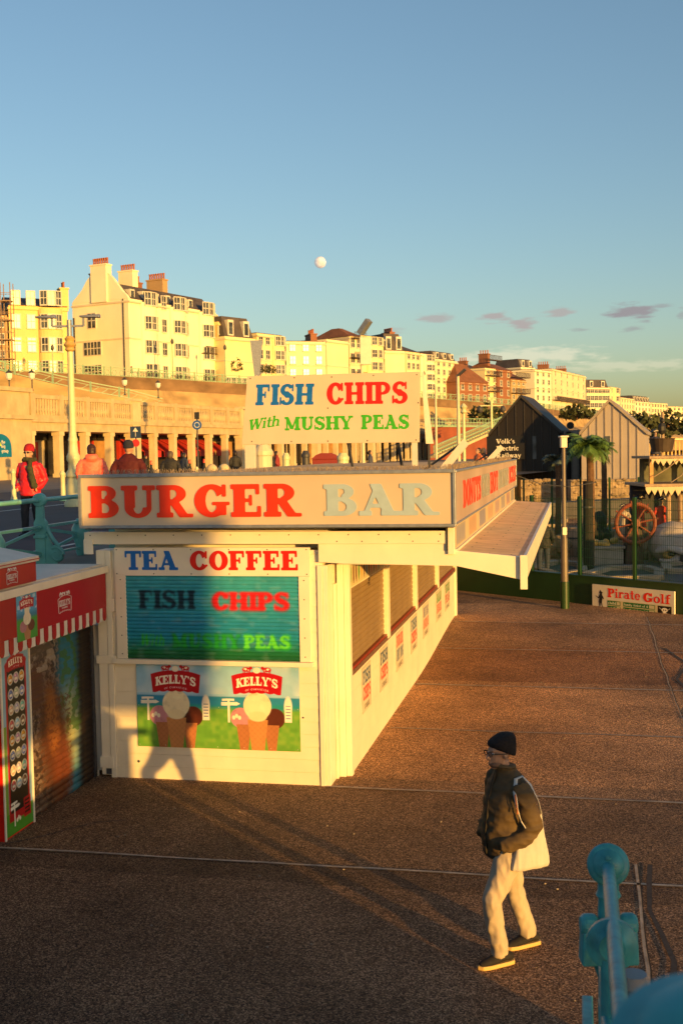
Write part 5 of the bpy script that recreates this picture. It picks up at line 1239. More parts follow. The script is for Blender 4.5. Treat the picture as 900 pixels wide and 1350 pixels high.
# scaffolding
o = thing('scaffolding', 'brown scaffolding tower at the left edge of the terrace', 'scaffolding', at(-46, 490, dH(0, 9)))
B = Vector(o.location); w = MB(); pl = MB(); a = at(-46, 490, dH(0, 9)); b = at(17, 490, dH(0, 9)); zt = at(10, 372, dH(0, 9)).z
u = (b-a); u.z = 0; L = u.length; u.normalize(); n_ = Vector((-u.y, u.x, 0))
for i in range(6):
    for k in (0, 1.4): c = u*(L*i/5)+n_*k; w.bar(c+Vector((0, 0, -1)), c+Vector((0, 0, zt-B.z-(1.5*((i*3) % 3)))), .09, .09)
z = 1.5
while z < zt-B.z-1:
    for k in (0, 1.4): w.bar(n_*k+Vector((0, 0, z)), u*L+n_*k+Vector((0, 0, z)), .07, .07); w.bar(n_*k+Vector((0, 0, z+1.0)), u*L+n_*k+Vector((0, 0, z+1.0)), .06, .06)
    pl.hexa([Vector((0, 0, z)), u*L+Vector((0, 0, z)), u*L+n_*1.4+Vector((0, 0, z)), n_*1.4+Vector((0, 0, z)), Vector((0, 0, z+.08)), u*L+Vector((0, 0, z+.08)), u*L+n_*1.4+Vector((0, 0, z+.08)), n_*1.4+Vector((0, 0, z+.08))]); z += 2.4
w.build('poles', mat('scaffold_tube', (.30, .20, .12), .5, .1), o); pl.build('planks', M['wood'], o)

# ------------------------------------------------------------------ promenade arcade with balustrade
AP = lambda s, z=UP: CAMP*0+Vector((CAMP.x, CAMP.y, 0))+RH*(-22.6+12.5*s/38.1)+FH*(80+36*s/38.1)+Vector((0, 0, z))
V_ = (AP(1)-AP(0)).normalized(); NB = Vector((-V_.y, V_.x, 0))
if NB.dot(FH) < 0: NB = -NB
ar = thing('arcade', 'long stone arcade of square columns with balustraded roof walk, on the upper promenade', 'arcade', AP(0), math.atan2(V_.y, V_.x))
ar.scale.z = 1.42
sgn = 1 if Matrix.Rotation(math.atan2(V_.y, V_.x), 3, 'Z') @ Vector((0, 1, 0)) @ NB > 0 else -1
def ya(y): return y*sgn
def abox(mb, x0, x1, y0, y1, z0, z1): mb.box(x0, x1, min(ya(y0), ya(y1)), max(ya(y0), ya(y1)), z0, z1)
X0, X1 = -26, 140; BAY = 3.66
w = MB(); abox(w, X0, X1, 4.0, 4.6, -.5, 3.0); w.build('back_wall', STU['tan'], ar)
w = MB(); abox(w, X0, X1, -.25, 5, 1.95+.45, 2.85); abox(w, X0, X1, -.45, 5, 2.851, 3.05); w.build('entablature', M['stone'], ar)
mcol = MB(); i = 0; x = 1.6
colx = []
while x < X1:
    colx.append(x); x += BAY
for i, x in enumerate(colx):
    big = i % 6 == 4; r = .62 if big else .27
    w = MB(); abox(w, x-r, x+r, -.15, .4, -.5, 2.4); abox(w, x-r-.07, x+r+.07, -.22, .47, 2.18, 2.398); abox(w, x-r-.06, x+r+.06, -.21, .46, -.5, .2)
    if big: abox(w, x-r, x+r, -.40, -.151, 0, 4.25); abox(w, x-r-.1, x+r+.1, -.55, .3, 4.251, 4.4)
    w.build('column', M['stone_light'], ar)
# left solid pavilion part
w = MB(); abox(w, -26, .9, -.6, 4, -.5, 2.95); abox(w, -26, 1.0, -.85, 4, 2.951, 3.15); abox(w, -26, .8, -.5, 4, 3.151, 4.3); abox(w, -26, 1.0, -.7, 4, 4.301, 4.5); w.build('end_block', M['stone'], ar)
# balustrade by bay
for i, x in enumerate(colx[:30]):
    w = MB(); abox(w, x, x+BAY, -.25, .05, 4.05, 4.25); abox(w, x, x+BAY, -.25, .05, 3.051, 3.22); abox(w, x-.28, x+.28, -.30, .10, 3.051, 4.3)
    n = 9
    for k in range(n): w.lathe([(.06, 0), (.07, .1), (.12, .28), (.06, .6), (.08, .83)], (x+.28+(BAY-.56)*(k+.5)/n, ya(-.1), 3.22), 6)
    w.build('balustrade', M['stone'], ar)
# shop fronts in the bays
SH = [mat('grey_shop_shutter', (.42, .34, .22), .6, .1, 1), mat('dark_shop_glass', (.03, .025, .02), .2, .3, 1), mat('red_shop_front', (.42, .03, .015), .5, .1), mat('orange_shop', (.40, .22, .08), .6, .3, 1), mat('shop_dark', (.02, .018, .016), .6)]  # shop front colours by kind, one of them a plain orange
AW = mat('red_awning', (.50, .03, .02), .7, .1, 2)
rs = random.Random(8)
for i, x in enumerate(colx[:34]):
    kind = [0, 0, 1, 2, 3, 2, 1, 1, 1, 1][i] if i < 10 else rs.choice([1, 3, 3, 4, 3, 0])
    w = MB(); w.cur = kind; abox(w, x+.35, x+BAY-.1, 3.7, 3.99, -.4, 2.3)
    w.cur = 2 if i in (0, 1, 3, 5) else 4; abox(w, x+.3, x+BAY-.1, 3.6, 3.69, -.4, .45 if i < 2 else .1); abox(w, x+BAY*.62, x+BAY*.68, 3.55, 3.69, -.4, 1.9)
    w.cur = 4; abox(w, x+.3, x+BAY, 3.55, 3.69, 2.0, 2.4)
    w.build('shop_front', SH, ar)
for i in range(5, 10):
    x = colx[i]; w = MB(); P = [(x+.3, ya(1.2), 1.35), (x+BAY-.3, ya(1.2), 1.35), (x+BAY-.3, ya(3.5), 2.1), (x+.3, ya(3.5), 2.1)]
    w.hexa([Vector(p)-Vector((0, 0, .06)) for p in P]+[Vector(p) for p in P]); w.box(x+.3, x+BAY-.3, min(ya(1.14), ya(1.19)), max(ya(1.14), ya(1.19)), .95, 1.34)
    aw = w.build('awning', AW, ar)
    letters('lettering', 'Cafe', Vector((x+.8, ya(1.13), 1.0)), (1, 0, 0), (0, 0, 1), .9, .2, FRM, aw, .01, h=14) if False else None
# wall lanterns on the big columns and lanterns on the balustrade
def lantern(loc, h, lab, grp=None, glow=(.75, .70, .6)):
    o = thing('lantern', lab, 'lantern', loc, 0, grp)
    MB().lathe([(.12, 0), (.06, .1), (.045, .3), (.045, h-.5), (.08, h-.42)], (0, 0, 0), 10).build('post', M['darkmetal'], o)
    MB().lathe([(.10, 0), (.20, .12), (.24, .42), (.22, .46)], (0, 0, h-.42), 8).build('glass', mat('opal_glass', glow, .3, .03), o)
    MB().lathe([(.25, 0), (.14, .14), (.05, .2), (.02, .3)], (0, 0, h+.045), 8).build('cap', M['darkmetal'], o)
for px, yb, yt, dd, lab in ((13, 516, 487, 79, 'leftmost dark lantern post above the arcade block'), (43, 515, 487, 82, 'lantern with white glass just left of the cream lamp post'), (165, 521, 497, 95, 'white globe lantern on the balustrade, left of the pair'), (209, 525, 501, 101, 'white globe lantern on the balustrade, right of the pair')):
    p = at(px, yb, dd); lantern(p, at(px, yt, dd).z-p.z-.3, lab, 'lanterns along the arcade roof')
# blue arch sign on the end block
Rar = Matrix.Rotation(math.atan2(V_.y, V_.x), 3, 'Z')
o = thing('arch_sign', 'blue arch shaped sign with a green ring and white words on the stone end block', 'sign', AP(0), math.atan2(V_.y, V_.x))
def arloc(px, py, y=-.62):
    # intersection with the plane of the end block
    n = Rar @ Vector((0, 1, 0)); d = ray(px, py); P0 = AP(0)+n*ya(y); t = (P0-CAMP).dot(n)/d.dot(n); q = CAMP+d*t-AP(0); return Rar.transposed() @ q
q0 = arloc(-14, 603); q1 = arloc(15.5, 603); q2 = arloc(0, 572)
w_ = q1.x-q0.x; hh = q2.z-q0.z
pts = [(0, 0), (w_, 0)]+[(w_/2+w_/2*math.cos(t), hh*.38+hh*.62*math.sin(t)**.9) for t in [math.pi*k/16 for k in range(17)]]
MB().prism(pts, (q0.x, ya(-.66), q0.z), (1, 0, 0), (0, 0, 1), (0, ya(.05), 0)).build('board', mat('sign_blue', hx('#0f6f96'), .5, .05), o)
MB().tube([(q0.x+w_*.34+w_*.12*math.cos(t), ya(-.70), q0.z+hh*.48+hh*.18*math.sin(t)) for t in [2*math.pi*k/18 for k in range(15)]], .09, 6).build('ring', mat('sign_green', hx('#a9c23a'), .5, .05), o)
for t, dz in (('the', .58), ('big', .40), ('group', .20)):
    if t == 'big': GL['b'] = (.76, [('R', .08, 0, .28, 1.02), ('A', .40, .34, .32, .36, .18, .1, 0, 360)])
    letters('lettering', t, (q0.x+w_*.54, ya(-.66), q0.z+hh*dz), (1, 0, 0), (0, 0, 1), w_*(.16 if t != 'group' else .30), hh*.15, FRM, o, .01, h=14)
# red brick lower wall with lower railing and stairs beyond the arcade (behind the dark hut)
mbrick = mat('red_painted_brick', (.26, .07, .035), .85, .18, .5, .01, 4, dirt=.3)
o = thing('brick_wall', 'red brick retaining wall with pale green railing along its top, left of the dark hut', 'wall', at(560, 600, 175))
B = Vector(o.location); a = at(566, 600, 175)-B; b = at(720, 600, 200)-B; zt = at(600, 563, 180).z-B.z
w = MB(); w.hexa([Vector((a.x, a.y, -4)), Vector((b.x, b.y, -4)), Vector((b.x, b.y, -4))+FH*6, Vector((a.x, a.y, -4))+FH*6, Vector((a.x, a.y, zt)), Vector((b.x, b.y, zt)), Vector((b.x, b.y, zt))+FH*6, Vector((a.x, a.y, zt))+FH*6]); w.build('wall', mbrick, o)
w = MB(); u = (b-a); u.z = 0; L = u.length; u.normalize()
w.bar(Vector((a.x, a.y, zt+.1)), Vector((b.x, b.y, zt+.1)), .5, .2)
for z in (.3, .75, 1.35): w.bar(Vector((a.x, a.y, zt+z)), Vector((b.x, b.y, zt+z)), .12, .09)
for i in range(40): c = Vector((a.x, a.y, zt))+u*(L*i/40); w.bar(c, c+Vector((0, 0, 1.35)), .09, .09)
w.build('railing', mrail, o)
o = thing('outdoor_stairs', 'straight flight of stairs with pale green railings climbing the red brick wall', 'stairs', at(570, 612, 150))
B = Vector(o.location); a = at(572, 602, 150)-B; b = at(662, 562, 165)-B
w = MB(); w.bar(a, b, 1.6, .35); n = 26
for i in range(n): c = a+(b-a)*(i/n); w.bar(c-FH*.8+Vector((0, 0, .25)), c+FH*.8+Vector((0, 0, .25)), .3, .12)
w.build('flight', M['stone_light'], o)
w = MB()
for s in (-.8, .8):
    for h in (.35, .8, 1.4): w.bar(a+FH*s+Vector((0, 0, h)), b+FH*s+Vector((0, 0, h)), .08, .10)
    for i in range(34): c = a+(b-a)*(i/34)+FH*s; w.bar(c, c+Vector((0, 0, 1.4)), .07, .07)
w.build('railing', mrail, o)
# pale arcade and shrubs at the far right, below the cliff
o = thing('far_arcade', 'long pale yellow iron arcade under the cliff at far right', 'arcade', at(700, 600, 240))
B = Vector(o.location); w = MB(); fl_ = []
for px in range(700, 960, 5):
    d = 235+(px-700)*.9; p = at(px, 600, d)-B; zb_ = -B.z; zt = at(px, 577+(px-700)*.012, d).z-B.z
    w.bar(Vector((p.x, p.y, -2)), Vector((p.x, p.y, zt)), .45, .45); fl_.append(Vector((p.x, p.y, zt)))
w.build('columns', STU['yellow'], o); w = MB()
for p, q in zip(fl_, fl_[1:]): w.bar(p, q, 4, .6)
w.build('roof', STU['pale'], o)
# ------------------------------------------------------------------ lamps, poles, signs on the upper level
def base_on_up(px, d): p = at(px, 600, d); return Vector((p.x, p.y, UP))
# cream ornate lamp post at left
d = 34.3; b = base_on_up(97, d); zt = at(95, 437, d).z-UP
lp = thing('street_lamp', 'tall cream ornate lamp post with twin flat lamp heads, left of the kiosk', 'street lamp', b, YAW)
MB().lathe([(.30, 0), (.31, .12), (.24, .22), (.25, .62), (.21, .70), (.20, .86), (.25, .92), (.24, 1.02), (.17, 1.12), (.16, 1.34), (.21, 1.42), (.20, 1.52), (.15, 1.64), (.13, 1.95), (.15, 2.02), (.12, 2.1), (.105, 2.3), (.085, zt-.45)], (0, 0, 0), 20).build('post', M['cream_post'], lp, smooth=True)
MB().lathe([(.09, 0), (.15, .05), (.13, .12), (.19, .2), (.12, .3), (.16, .38), (.09, .46)], (0, 0, zt-.60), 16).build('collar', mat('gilded_collar', (.50, .32, .10), .45, .2, 8), lp, smooth=True)
MB().lathe([(.075, 0), (.075, .5)], (0, 0, zt-.16), 12).build('upper_shaft', M['alu'], lp)
w = MB(); w.bar((-.52, 0, zt+.16), (.42, 0, zt+.16), .06, .06); w.bar((-.52, 0, zt+.16), (-.52, 0, zt+.42), .06, .06); w.bar((.42, 0, zt+.16), (.42, 0, zt+.42), .06, .06); w.build('cross_arm', M['alu'], lp)
for x0, x1 in ((-1.0, -.40), (.32, .92)):
    w = MB(); w.hexa([(x0, -.14, zt+.42), (x1, -.14, zt+.40), (x1, .14, zt+.40), (x0, .14, zt+.42), (x0, -.10, zt+.46), (x1, -.10, zt+.50), (x1, .10, zt+.50), (x0, .10, zt+.46)]); w.build('lamp_head', M['alu'], lp, bevel=.01)
# bollards
def bollard(px, d, h, lab):
    o = thing('bollard', lab, 'bollard', base_on_up(px, d), 0, 'cast iron bollards along the road')
    MB().lathe([(.11, 0), (.11, .1), (.085, .14), (.08, h-.18), (.10, h-.15), (.10, h-.10), (.07, h-.06), (.05, h)], (0, 0, 0), 14).build('post', M['cream_post'], o, smooth=True)
    MB().lathe([(.13, 0), (.13, .05), (.11, .06)], (0, 0, -.0), 14).build('base', M['teal'], o)
bollard(17, 40, 1.12, 'pale bollard left of the woman in red'); bollard(82, 39, 1.05, 'pale bollard between the woman in red and the lamp post')
bollard(259, 52, .95, 'small bollard below the blue road sign'); bollard(290, 60, .9, 'small bollard near the stone dog shaped seats')
# slim poles, from the picture: px, d, y top, radius, material, name, label, category
def pole(name, px, d, ytop, r, m_, lab, cat, zb=UP, grp=None):
    p = at(px, 600, d); o = thing(name, lab, cat, (p.x, p.y, zb), YAW, grp); h = at(px, ytop, d).z-zb
    MB().lathe([(r*1.7, 0), (r*1.6, .4), (r*1.15, .55), (r, .8), (r*.8, h)], (0, 0, 0), 14).build('post', m_, o, smooth=True); return o, h
pw_ = mat('ivory_paint', (.62, .54, .36), .5, .06, 3, dirt=.2)
o, h = pole('camera_pole', 478.5, 70, 442, .10, pw_, 'tall camera pole rising behind the FISH CHIPS board', 'camera pole')
w = MB(); w.box(-.08, .60, -.32, -.12, h-1.8, h-.15); w.build('cabinet', mat('cabinet_white', (.7, .64, .5), .5, .06), o, bevel=.02)
w = MB(); w.bar((-.05, -.1, h+.1), (.5, -.5, h+.85), .42, .34); w.build('camera', M['alu'], o, bevel=.02)
w = MB(); w.bar((0, 0, h-.1), (0, 0, h+.3), .12, .12); w.build('bracket', M['alu'], o)
o, h = pole('lamp_post', 341, 62, 449, .12, pw_, 'cream lamp post with flared head behind the left end of the roof sign', 'lamp post')
MB().lathe([(.45, 0), (.50, .15), (.42, 1.5), (.40, 1.55)], (0, 0, 3.0), 16).build('planter', pw_, o)
w = MB(); w.hexa([(-.10, -.1, h-2.2), (.12, -.1, h-2.2), (.12, .1, h-2.2), (-.10, .1, h-2.2), (-.32, -.1, h), (.34, -.1, h), (.34, .1, h), (-.32, .1, h)]); w.build('shield', M['alu'], o)
o, h = pole('flag_pole', 575, 60, 508, .07, pw_, 'plain ivory pole right of the roof sign', 'pole')
o, h = pole('street_lamp', 604.5, 55, 494, .09, pw_, 'ivory lamp post with tilted dark head, nearer of the poles left of the dark hut', 'street lamp')
w = MB(); w.bar((0, 0, h-.05), (.35, -.1, h+.25), .3, .1); w.build('lamp_head', M['darkmetal'], o)
o, h = pole('street_lamp', 611.5, 66, 541, .10, M['cream_post'], 'short ornate cream lamp post with flower basket bracket', 'street lamp')
MB().lathe([(.10, 0), (.2, .1), (.12, .25), (.22, .4), (.05, .6)], (0, 0, h-.2), 12).build('finial', M['cream_post'], o, smooth=True)
o, h = pole('street_lamp', 648, 90, 528, .12, M['cream_post'], 'ornate cream lamp post with cross bracket against the brick wall', 'street lamp')
w = MB(); w.bar((-.9, 0, h-.4), (.9, 0, h-.4), .08, .08); w.build('cross_arm', M['cream_post'], o)
w = MB(); w.ell((-.9, 0, h-.7), (.22, .22, .3)); w.build('lamp_head', M['darkmetal'], o); w = MB(); w.ell((.9, 0, h-.7), (.22, .22, .3)); w.build('lamp_head', M['darkmetal'], o)
for px, yt, dd, lab in ((792, 556, 120, 'slim pale pole behind the light hut'), (821, 557, 130, 'slim pale pole right of the light hut roof'), (870, 560, 110, 'slim pale pole near the right edge')):
    pole('thin_pole', px, dd, yt, .09, pw_, lab, 'pole', .2, 'slim poles beyond the golf course')
for px, yt, lab in ((226, 447, 'slim lamp post before the big white house'), (66, 455, 'slim lamp post before the yellow house'), (296, 455, 'slim lamp post before the mansard house'), (560, 490, 'slim lamp post on the cliff road right of the roof sign')):
    b = cliff_top(px, 1.5, -1.15); o = thing('cliff_lamp', lab, 'street lamp', b, YAW, 'lamp posts on the cliff road'); h = max(3.5, at(px, yt, rail_at(px)[0]+1.5).z-b.z)
    MB().lathe([(.14, 0), (.10, .8), (.06, h-.7)], (0, 0, 0), 8).build('post', mrail, o); MB().lathe([(.10, 0), (.24, .25), (.20, .55), (.03, .8)], (0, 0, h-.7), 8).build('lantern', M['darkmetal'], o)
# road signs
def disc(mb, c, r, n=20): mb.lathe([(r, 0), (r, .03)], c, n, axis=(0, -1, 0))
o, h = pole('road_sign', 261, 58, 546, .045, M['darkmetal'], 'blue round road sign on a dark pole with small black plate above', 'road sign')
w = MB(); disc(w, (0, -.05, h-.55), .24); w.build('sign_disc', mat('sign_blue_disc', hx('#1c4f93'), .4, .03), o); w = MB(); w.box(-.12, .12, -.08, -.03, h-.25, h+.1); w.build('plate', M['black'], o)
w = MB(); w.tube([(.13*math.cos(t), -.09, h-.55+.13*math.sin(t)) for t in [2*math.pi*k/12 for k in range(12)]], .02, 5, closed=True); w.build('symbol', FRM, o)
o, h = pole('road_sign', 180, 60, 562, .045, M['darkmetal'], 'white arrow sign above a small red ringed disc on a dark pole', 'road sign')
w = MB(); w.box(-.28, .28, -.07, -.03, h-.62, h+.0); w.build('plate', mat('sign_dark_blue', hx('#1f3350'), .4, .03), o)
w = MB(); w.bar((0, -.09, h-.55), (0, -.09, h-.2), .08, .02); w.prism([(-.14, h-.28), (.14, h-.28), (0, h-.06)], (0, -.10, 0), (1, 0, 0), (0, 0, 1), (0, .02, 0)); w.build('arrow', FRM, o)
w = MB(); disc(w, (0, -.05, h-.88), .2); w.build('sign_disc', mat('sign_red_disc', hx('#b32a2a'), .4, .03), o)
# flower baskets of things glimpsed under the roof sign: red domed kiosk, cabinet, column
o = thing('red_street_kiosk', 'small dark red street kiosk with domed roof, glimpsed under the roof sign', 'kiosk', base_on_up(429.5, 46), YAW)
w_ = 36/FPX*46; h_ = at(429, 598, 46).z-UP
w = MB(); w.box(-w_/2, w_/2, -.1, 1.4, 0, h_-.22); w.build('body', mat('maroon_paint', (.20, .02, .015), .4, .1, 2), o, bevel=.02)
w = MB(); w.prism([(-w_/2-.05, h_-.219), (w_/2+.05, h_-.219), (w_/2-.15, h_-.05), (w_*.2, h_+.02), (-w_*.2, h_+.02), (-w_/2+.15, h_-.05)], (0, -.2, 0), (1, 0, 0), (0, 0, 1), (0, 1.7, 0)); w.build('roof', mat('maroon_paint', (.2, .02, .015)), o)
w = MB(); w.box(-.12, .12, -.12, -.101, h_-.50, h_-.42); w.build('name_plate', FRM, o)
w = MB(); w.box(-w_/2, w_/2, -.13, -.101, .9, 1.0); w.build('wood_band', mat('orange_wood', (.35, .16, .05)), o)
for px, dd, yt, r, m_, lab in ((347, 30, 586, .24, pw_, 'thick pale bollard column behind the left leg of the roof sign'), (452, 40, 597, .2, M['cream_post'], 'pale green litter bin beside the red street kiosk'),
                     (377, 44, 597, .14, M['cream_post'], 'slim pale bollard left of the red street kiosk'), (403, 46, 594, .16, M['darkmetal'], 'dark litter bin left of the red street kiosk')):
    p = base_on_up(px, dd); o = thing('litter_bin' if 'bin' in lab else 'bollard', lab, 'litter bin' if 'bin' in lab else 'bollard', p); h = at(px, yt, dd).z-UP
    MB().lathe([(r, 0), (r, h*.82), (r*1.1, h*.84), (r*1.1, h*.9), (r*.6, h)], (0, 0, 0), 14).build('body', m_, o); MB().lathe([(r*1.15, 0), (r*1.15, .1)], (0, 0, 0), 14).build('base', M['teal'], o)
# café chairs and tables seen below the sign and near the dog shaped seats
chm = mat('cafe_chair_metal', (.06, .07, .10), .5, .1)
def cafe_chair(loc, rz, lab, proto=[None]):
    if proto[0] is None:
        o = thing('cafe_chair', lab, 'chair', loc, rz, 'dark café chairs on the upper promenade')
        MB().box(-.2, .2, -.2, .2, .44, .47).build('seat', chm, o)
        w = MB(); w.tube([(-.2, .2, .45), (-.21, .24, .85), (.21, .24, .85), (.2, .2, .45)], .02, 6); w.box(-.17, .17, .22, .235, .6, .8); w.build('backrest', chm, o)
        for sx in (-1, 1):
            for sy in (-1, 1): MB().tube([(.18*sx, .18*sy, .44), (.21*sx, .21*sy, 0)], .014, 6).build('leg', chm, o)
        proto[0] = o
    else: dup(proto[0], loc, rz, lab)
chair_px = [(392, 48), (405, 47), (417, 50), (463, 50), (470, 48), (487, 49), (498, 50), (512, 48), (528, 50), (540, 49), (370, 50), (382, 47)]
cl = ['farthest left chair under the sign', 'second chair from the left under the sign', 'third chair under the sign', 'chair right of the litter bin', 'chair next to the pale bin', 'middle chair right of the red kiosk', 'chair beside the leaning prop', 'chair under the P of the sign', 'chair under the E of the sign', 'chair under the last letter of the sign', 'chair beside the slim bollard', 'chair left of the dark bin']
for (px, dd), l in zip(chair_px, cl): cafe_chair(base_on_up(px, dd), px*.7, 'dark café '+l)
# dog shaped stone seats
for px, dd, lab in ((276, 48, 'pale rounded stone seat left of its twin, by the café'), (292, 49, 'pale rounded stone seat right of its twin, by the café')):
    o = thing('stone_seat', lab, 'seat', base_on_up(px, dd)); w = MB(); w.ell((0, 0, .35), (.42, .3, .36)); w.ell((.1, 0, .8), (.26, .24, .3)); w.build('body', M['stone_light'], o, smooth=True)
for px, dd, lab in ((199, 44, 'first small bottle shaped post by the café'), (250, 46, 'second small bottle shaped post by the café'), (269, 47, 'third small bottle shaped post by the café')):
    o = thing('post_marker', lab, 'post', base_on_up(px, dd)); MB().lathe([(.12, 0), (.12, .8), (.05, 1.05), (.05, 1.3)], (0, 0, 0), 12).build('body', M['black'], o); MB().lathe([(.125, 0), (.125, .3)], (0, 0, .35), 12).build('label', FRM, o); MB().lathe([(.055, 0), (.05, .15)], (0, 0, 1.16), 10).build('cap', M['red'], o)
# moon
mo = mat('moon_surface', (.42, .42, .42), .9, .20, .03, emit=.50)
c = at(422, 346, 9000); r = 7.6*9000/FPX
w = MB(); w.ell((0, 0, 0), (r, r, r), 32); o = w.build('moon', mo, None, smooth=True); o.location = c; tag(o, 'pale gibbous moon high over the white terrace', 'moon')
# ------------------------------------------------------------------ pirate golf course behind the green fence
mg = mat('golf_turf', (.075, .085, .055), .95, .3, .5, .01, 30)
mtan = mat('sandy_kerb', (.34, .27, .18), .85, .18, 2, .004, 20)
GZ = .2
f0 = onz(601, 778, GZ); f1 = onz(900, 810.5, GZ); fu = (f1-f0).normalized(); fn = Vector((-fu.y, fu.x, 0))
if fn.dot(FH) < 0: fn = -fn
FZ = math.atan2(fu.y, fu.x); FP = f0-fu*.0
sheet([(FP-fu*1+fn*.2)[:2], (FP+fu*22+fn*.2)[:2], (FP+fu*40+fn*48)[:2], (FP-fu*1+fn*48)[:2]], GZ+.012, 'golf_ground', mat('golf_ground_tarmac', (.13, .12, .10), .9, .2, .5, .006, 20), 'grey ground of the pirate golf course')
mgr = mat('dark_green_paint', hx('#1d3a18'), .45, .15, 2, .001, 20, dirt=.35, dirtcol=(.04, .03, .02))
gw = thing('golf_wall', 'low dark green wall round the golf course', 'wall', FP, FZ)
def Lf(p): return Matrix.Rotation(-FZ, 3, 'Z') @ (Vector(p)-FP)
LW = 9.0
w = MB(); w.box(-1.0, LW, .0, .14, -.1, .66); w.box(-1.0, LW, -.02, .16, .661, .70); w.build('panel', mgr, gw, bevel=.004)
fence = thing('mesh_fence', 'tall green welded mesh fence on top of the low green wall', 'fence', FP, FZ)
mf = mat('fence_green', hx('#18401c'), .45, .1, 4)
pxs_ = [601, 699, 762, 834, 905]; xsf = []
for p in pxs_: q = onz(p, 790, GZ); d_ = ray(p, 790); n = fn; t = (FP-CAMP).dot(n)/d_.dot(n); xsf.append(Lf(CAMP+d_*t).x)
for i, x in enumerate(xsf): MB().box(x-.04, x+.04, .03, .11, .0, 2.62).build('post', mf, fence, bevel=.004)
for a, b in zip(xsf, xsf[1:]):
    w = MB(); x = a+.05
    while x < b-.04: w.bar((x, .07, .71), (x, .07, 2.58), .0052, .0052); x += .055
    z = .74
    while z < 2.6: w.bar((a, .075, z), (b, .075, z), .008, .008); z += .2
    w.build('mesh_panel', mf, fence, fix=False)
# farther mesh fence on the far side of the course
bf = thing('mesh_fence', 'farther green mesh fence behind the golf obstacles', 'fence', at(690, 660, 46))
B = Vector(bf.location); B.z = GZ; bf.location = B
a = Vector((0, 0, 0)); b = at(960, 660, 44)-B; b.z = 0; L = b.length; u = b/L
for i in range(8): c = u*(L*i/7); MB().bar(c, c+Vector((0, 0, 2.6)), .08, .08).build('post', mf, bf)
w = MB()
for i in range(int(L/.12)): c = u*(i*.12); w.bar(c+Vector((0, 0, .1)), c+Vector((0, 0, 2.5)), .006, .006)
for i in range(9): w.bar(Vector((0, 0, .2+i*.28)), u*L+Vector((0, 0, .2+i*.28)), .008, .008)
w.build('mesh_panel', mf, bf, fix=False)
# pirate golf sign
sg = thing('golf_sign', 'cream Pirate Golf price board with red title and skull flag on the green wall', 'sign', FP, FZ)
def Lp(px, py, y=-.05):
    n = fn; P0 = FP+fn*y; d_ = ray(px, py); t = (P0-CAMP).dot(n)/d_.dot(n); return Lf(CAMP+d_*t)
s0, s1 = Lp(781, 803), Lp(889, 808); zt = Lp(782, 770).z; zb = Lp(781, 804).z
W_, H_ = s1.x-s0.x, zt-zb
MB().box(s0.x, s1.x, -.075, -.025, zb, zt).build('board', mat('sign_cream', (.66, .60, .48), .5, .05, 3, dirt=.2), sg, bevel=.004)
yf = -.0755
letters('lettering', 'Pirate', (s0.x+.20*W_, yf, zb+.56*H_), (1, 0, 0), (0, 0, 1), .40*W_, .34*H_, M['red'], sg, .003, h=26)
letters('lettering', 'Golf', (s0.x+.64*W_, yf, zb+.52*H_), (1, 0, 0), (0, 0, 1), .32*W_, .34*H_, M['red'], sg, .003, h=26)
c = CV(190, 40, hx('#c9b98f'))
for (x0, x1) in ((.0, .21), (.255, .75)):
    for (y0, y1) in ((.54, .96), (.06, .48)):
        c.rect(x0, y0, x1, y1, hx('#1f6a34'))
c.rect(.15, .60, .20, .90, hx('#c8c09a')); c.rect(.15, .12, .20, .42, hx('#c8c09a')); c.rect(.66, .60, .74, .90, hx('#c8c09a')); c.rect(.66, .12, .74, .42, hx('#c8c09a'))
c.text('child', .01, .62, .14, .86, hx('#e8e0c8')); c.text('adult', .01, .14, .14, .38, hx('#e8e0c8'))
c.text('family ticket of 4', .27, .64, .64, .84, hx('#e8e0c8')); c.text('family ticket of 5', .27, .16, .64, .36, hx('#e8e0c8'))
c.rect(.79, .04, 1.0, .96, hx('#140f0c')); c.ell(.895, .60, .045, .20, CRM, .2); c.rect(.875, .30, .915, .5, CRM)
for s in (-1, 1): c.put(np.clip((.05-np.abs((c.Y-.45)-s*(c.X-.895)*4))*14, 0, 1)*(np.abs(c.X-.895) < .085), CRM)
c.ell(.878, .6, .011, .06, hx('#140f0c'), .3); c.ell(.912, .6, .011, .06, hx('#140f0c'), .3)
c.sheet('price_panel', (s0.x+.195*W_, yf, zb+.05*H_), (1, 0, 0), (0, 0, 1), .775*W_, .40*H_, M['print'], sg, thick=.003)
# black pirate silhouette
sp = [(0, 0), (.05, .02), (.06, .18), (.10, .22), (.16, .02), (.22, .0), (.20, .06), (.16, .24), (.20, .50), (.28, .44), (.30, .48), (.19, .66), (.17, .74), (.22, .82), (.13, .86), (.06, .96), (.02, .86), (-.04, .82), (.02, .76), (.0, .68), (-.08, .52), (-.26, .62), (-.26, .59), (-.07, .46), (-.02, .50), (-.06, .26), (-.03, .2)]
MB().prism([(x*.40*H_/.6+s0.x+.095*W_-.0, zb+.16*H_+y*.68*H_) for x, y in sp], (0, -.079, 0), (1, 0, 0), (0, 0, 1), (0, .003, 0)).build('pirate_figure', M['black'], sg)
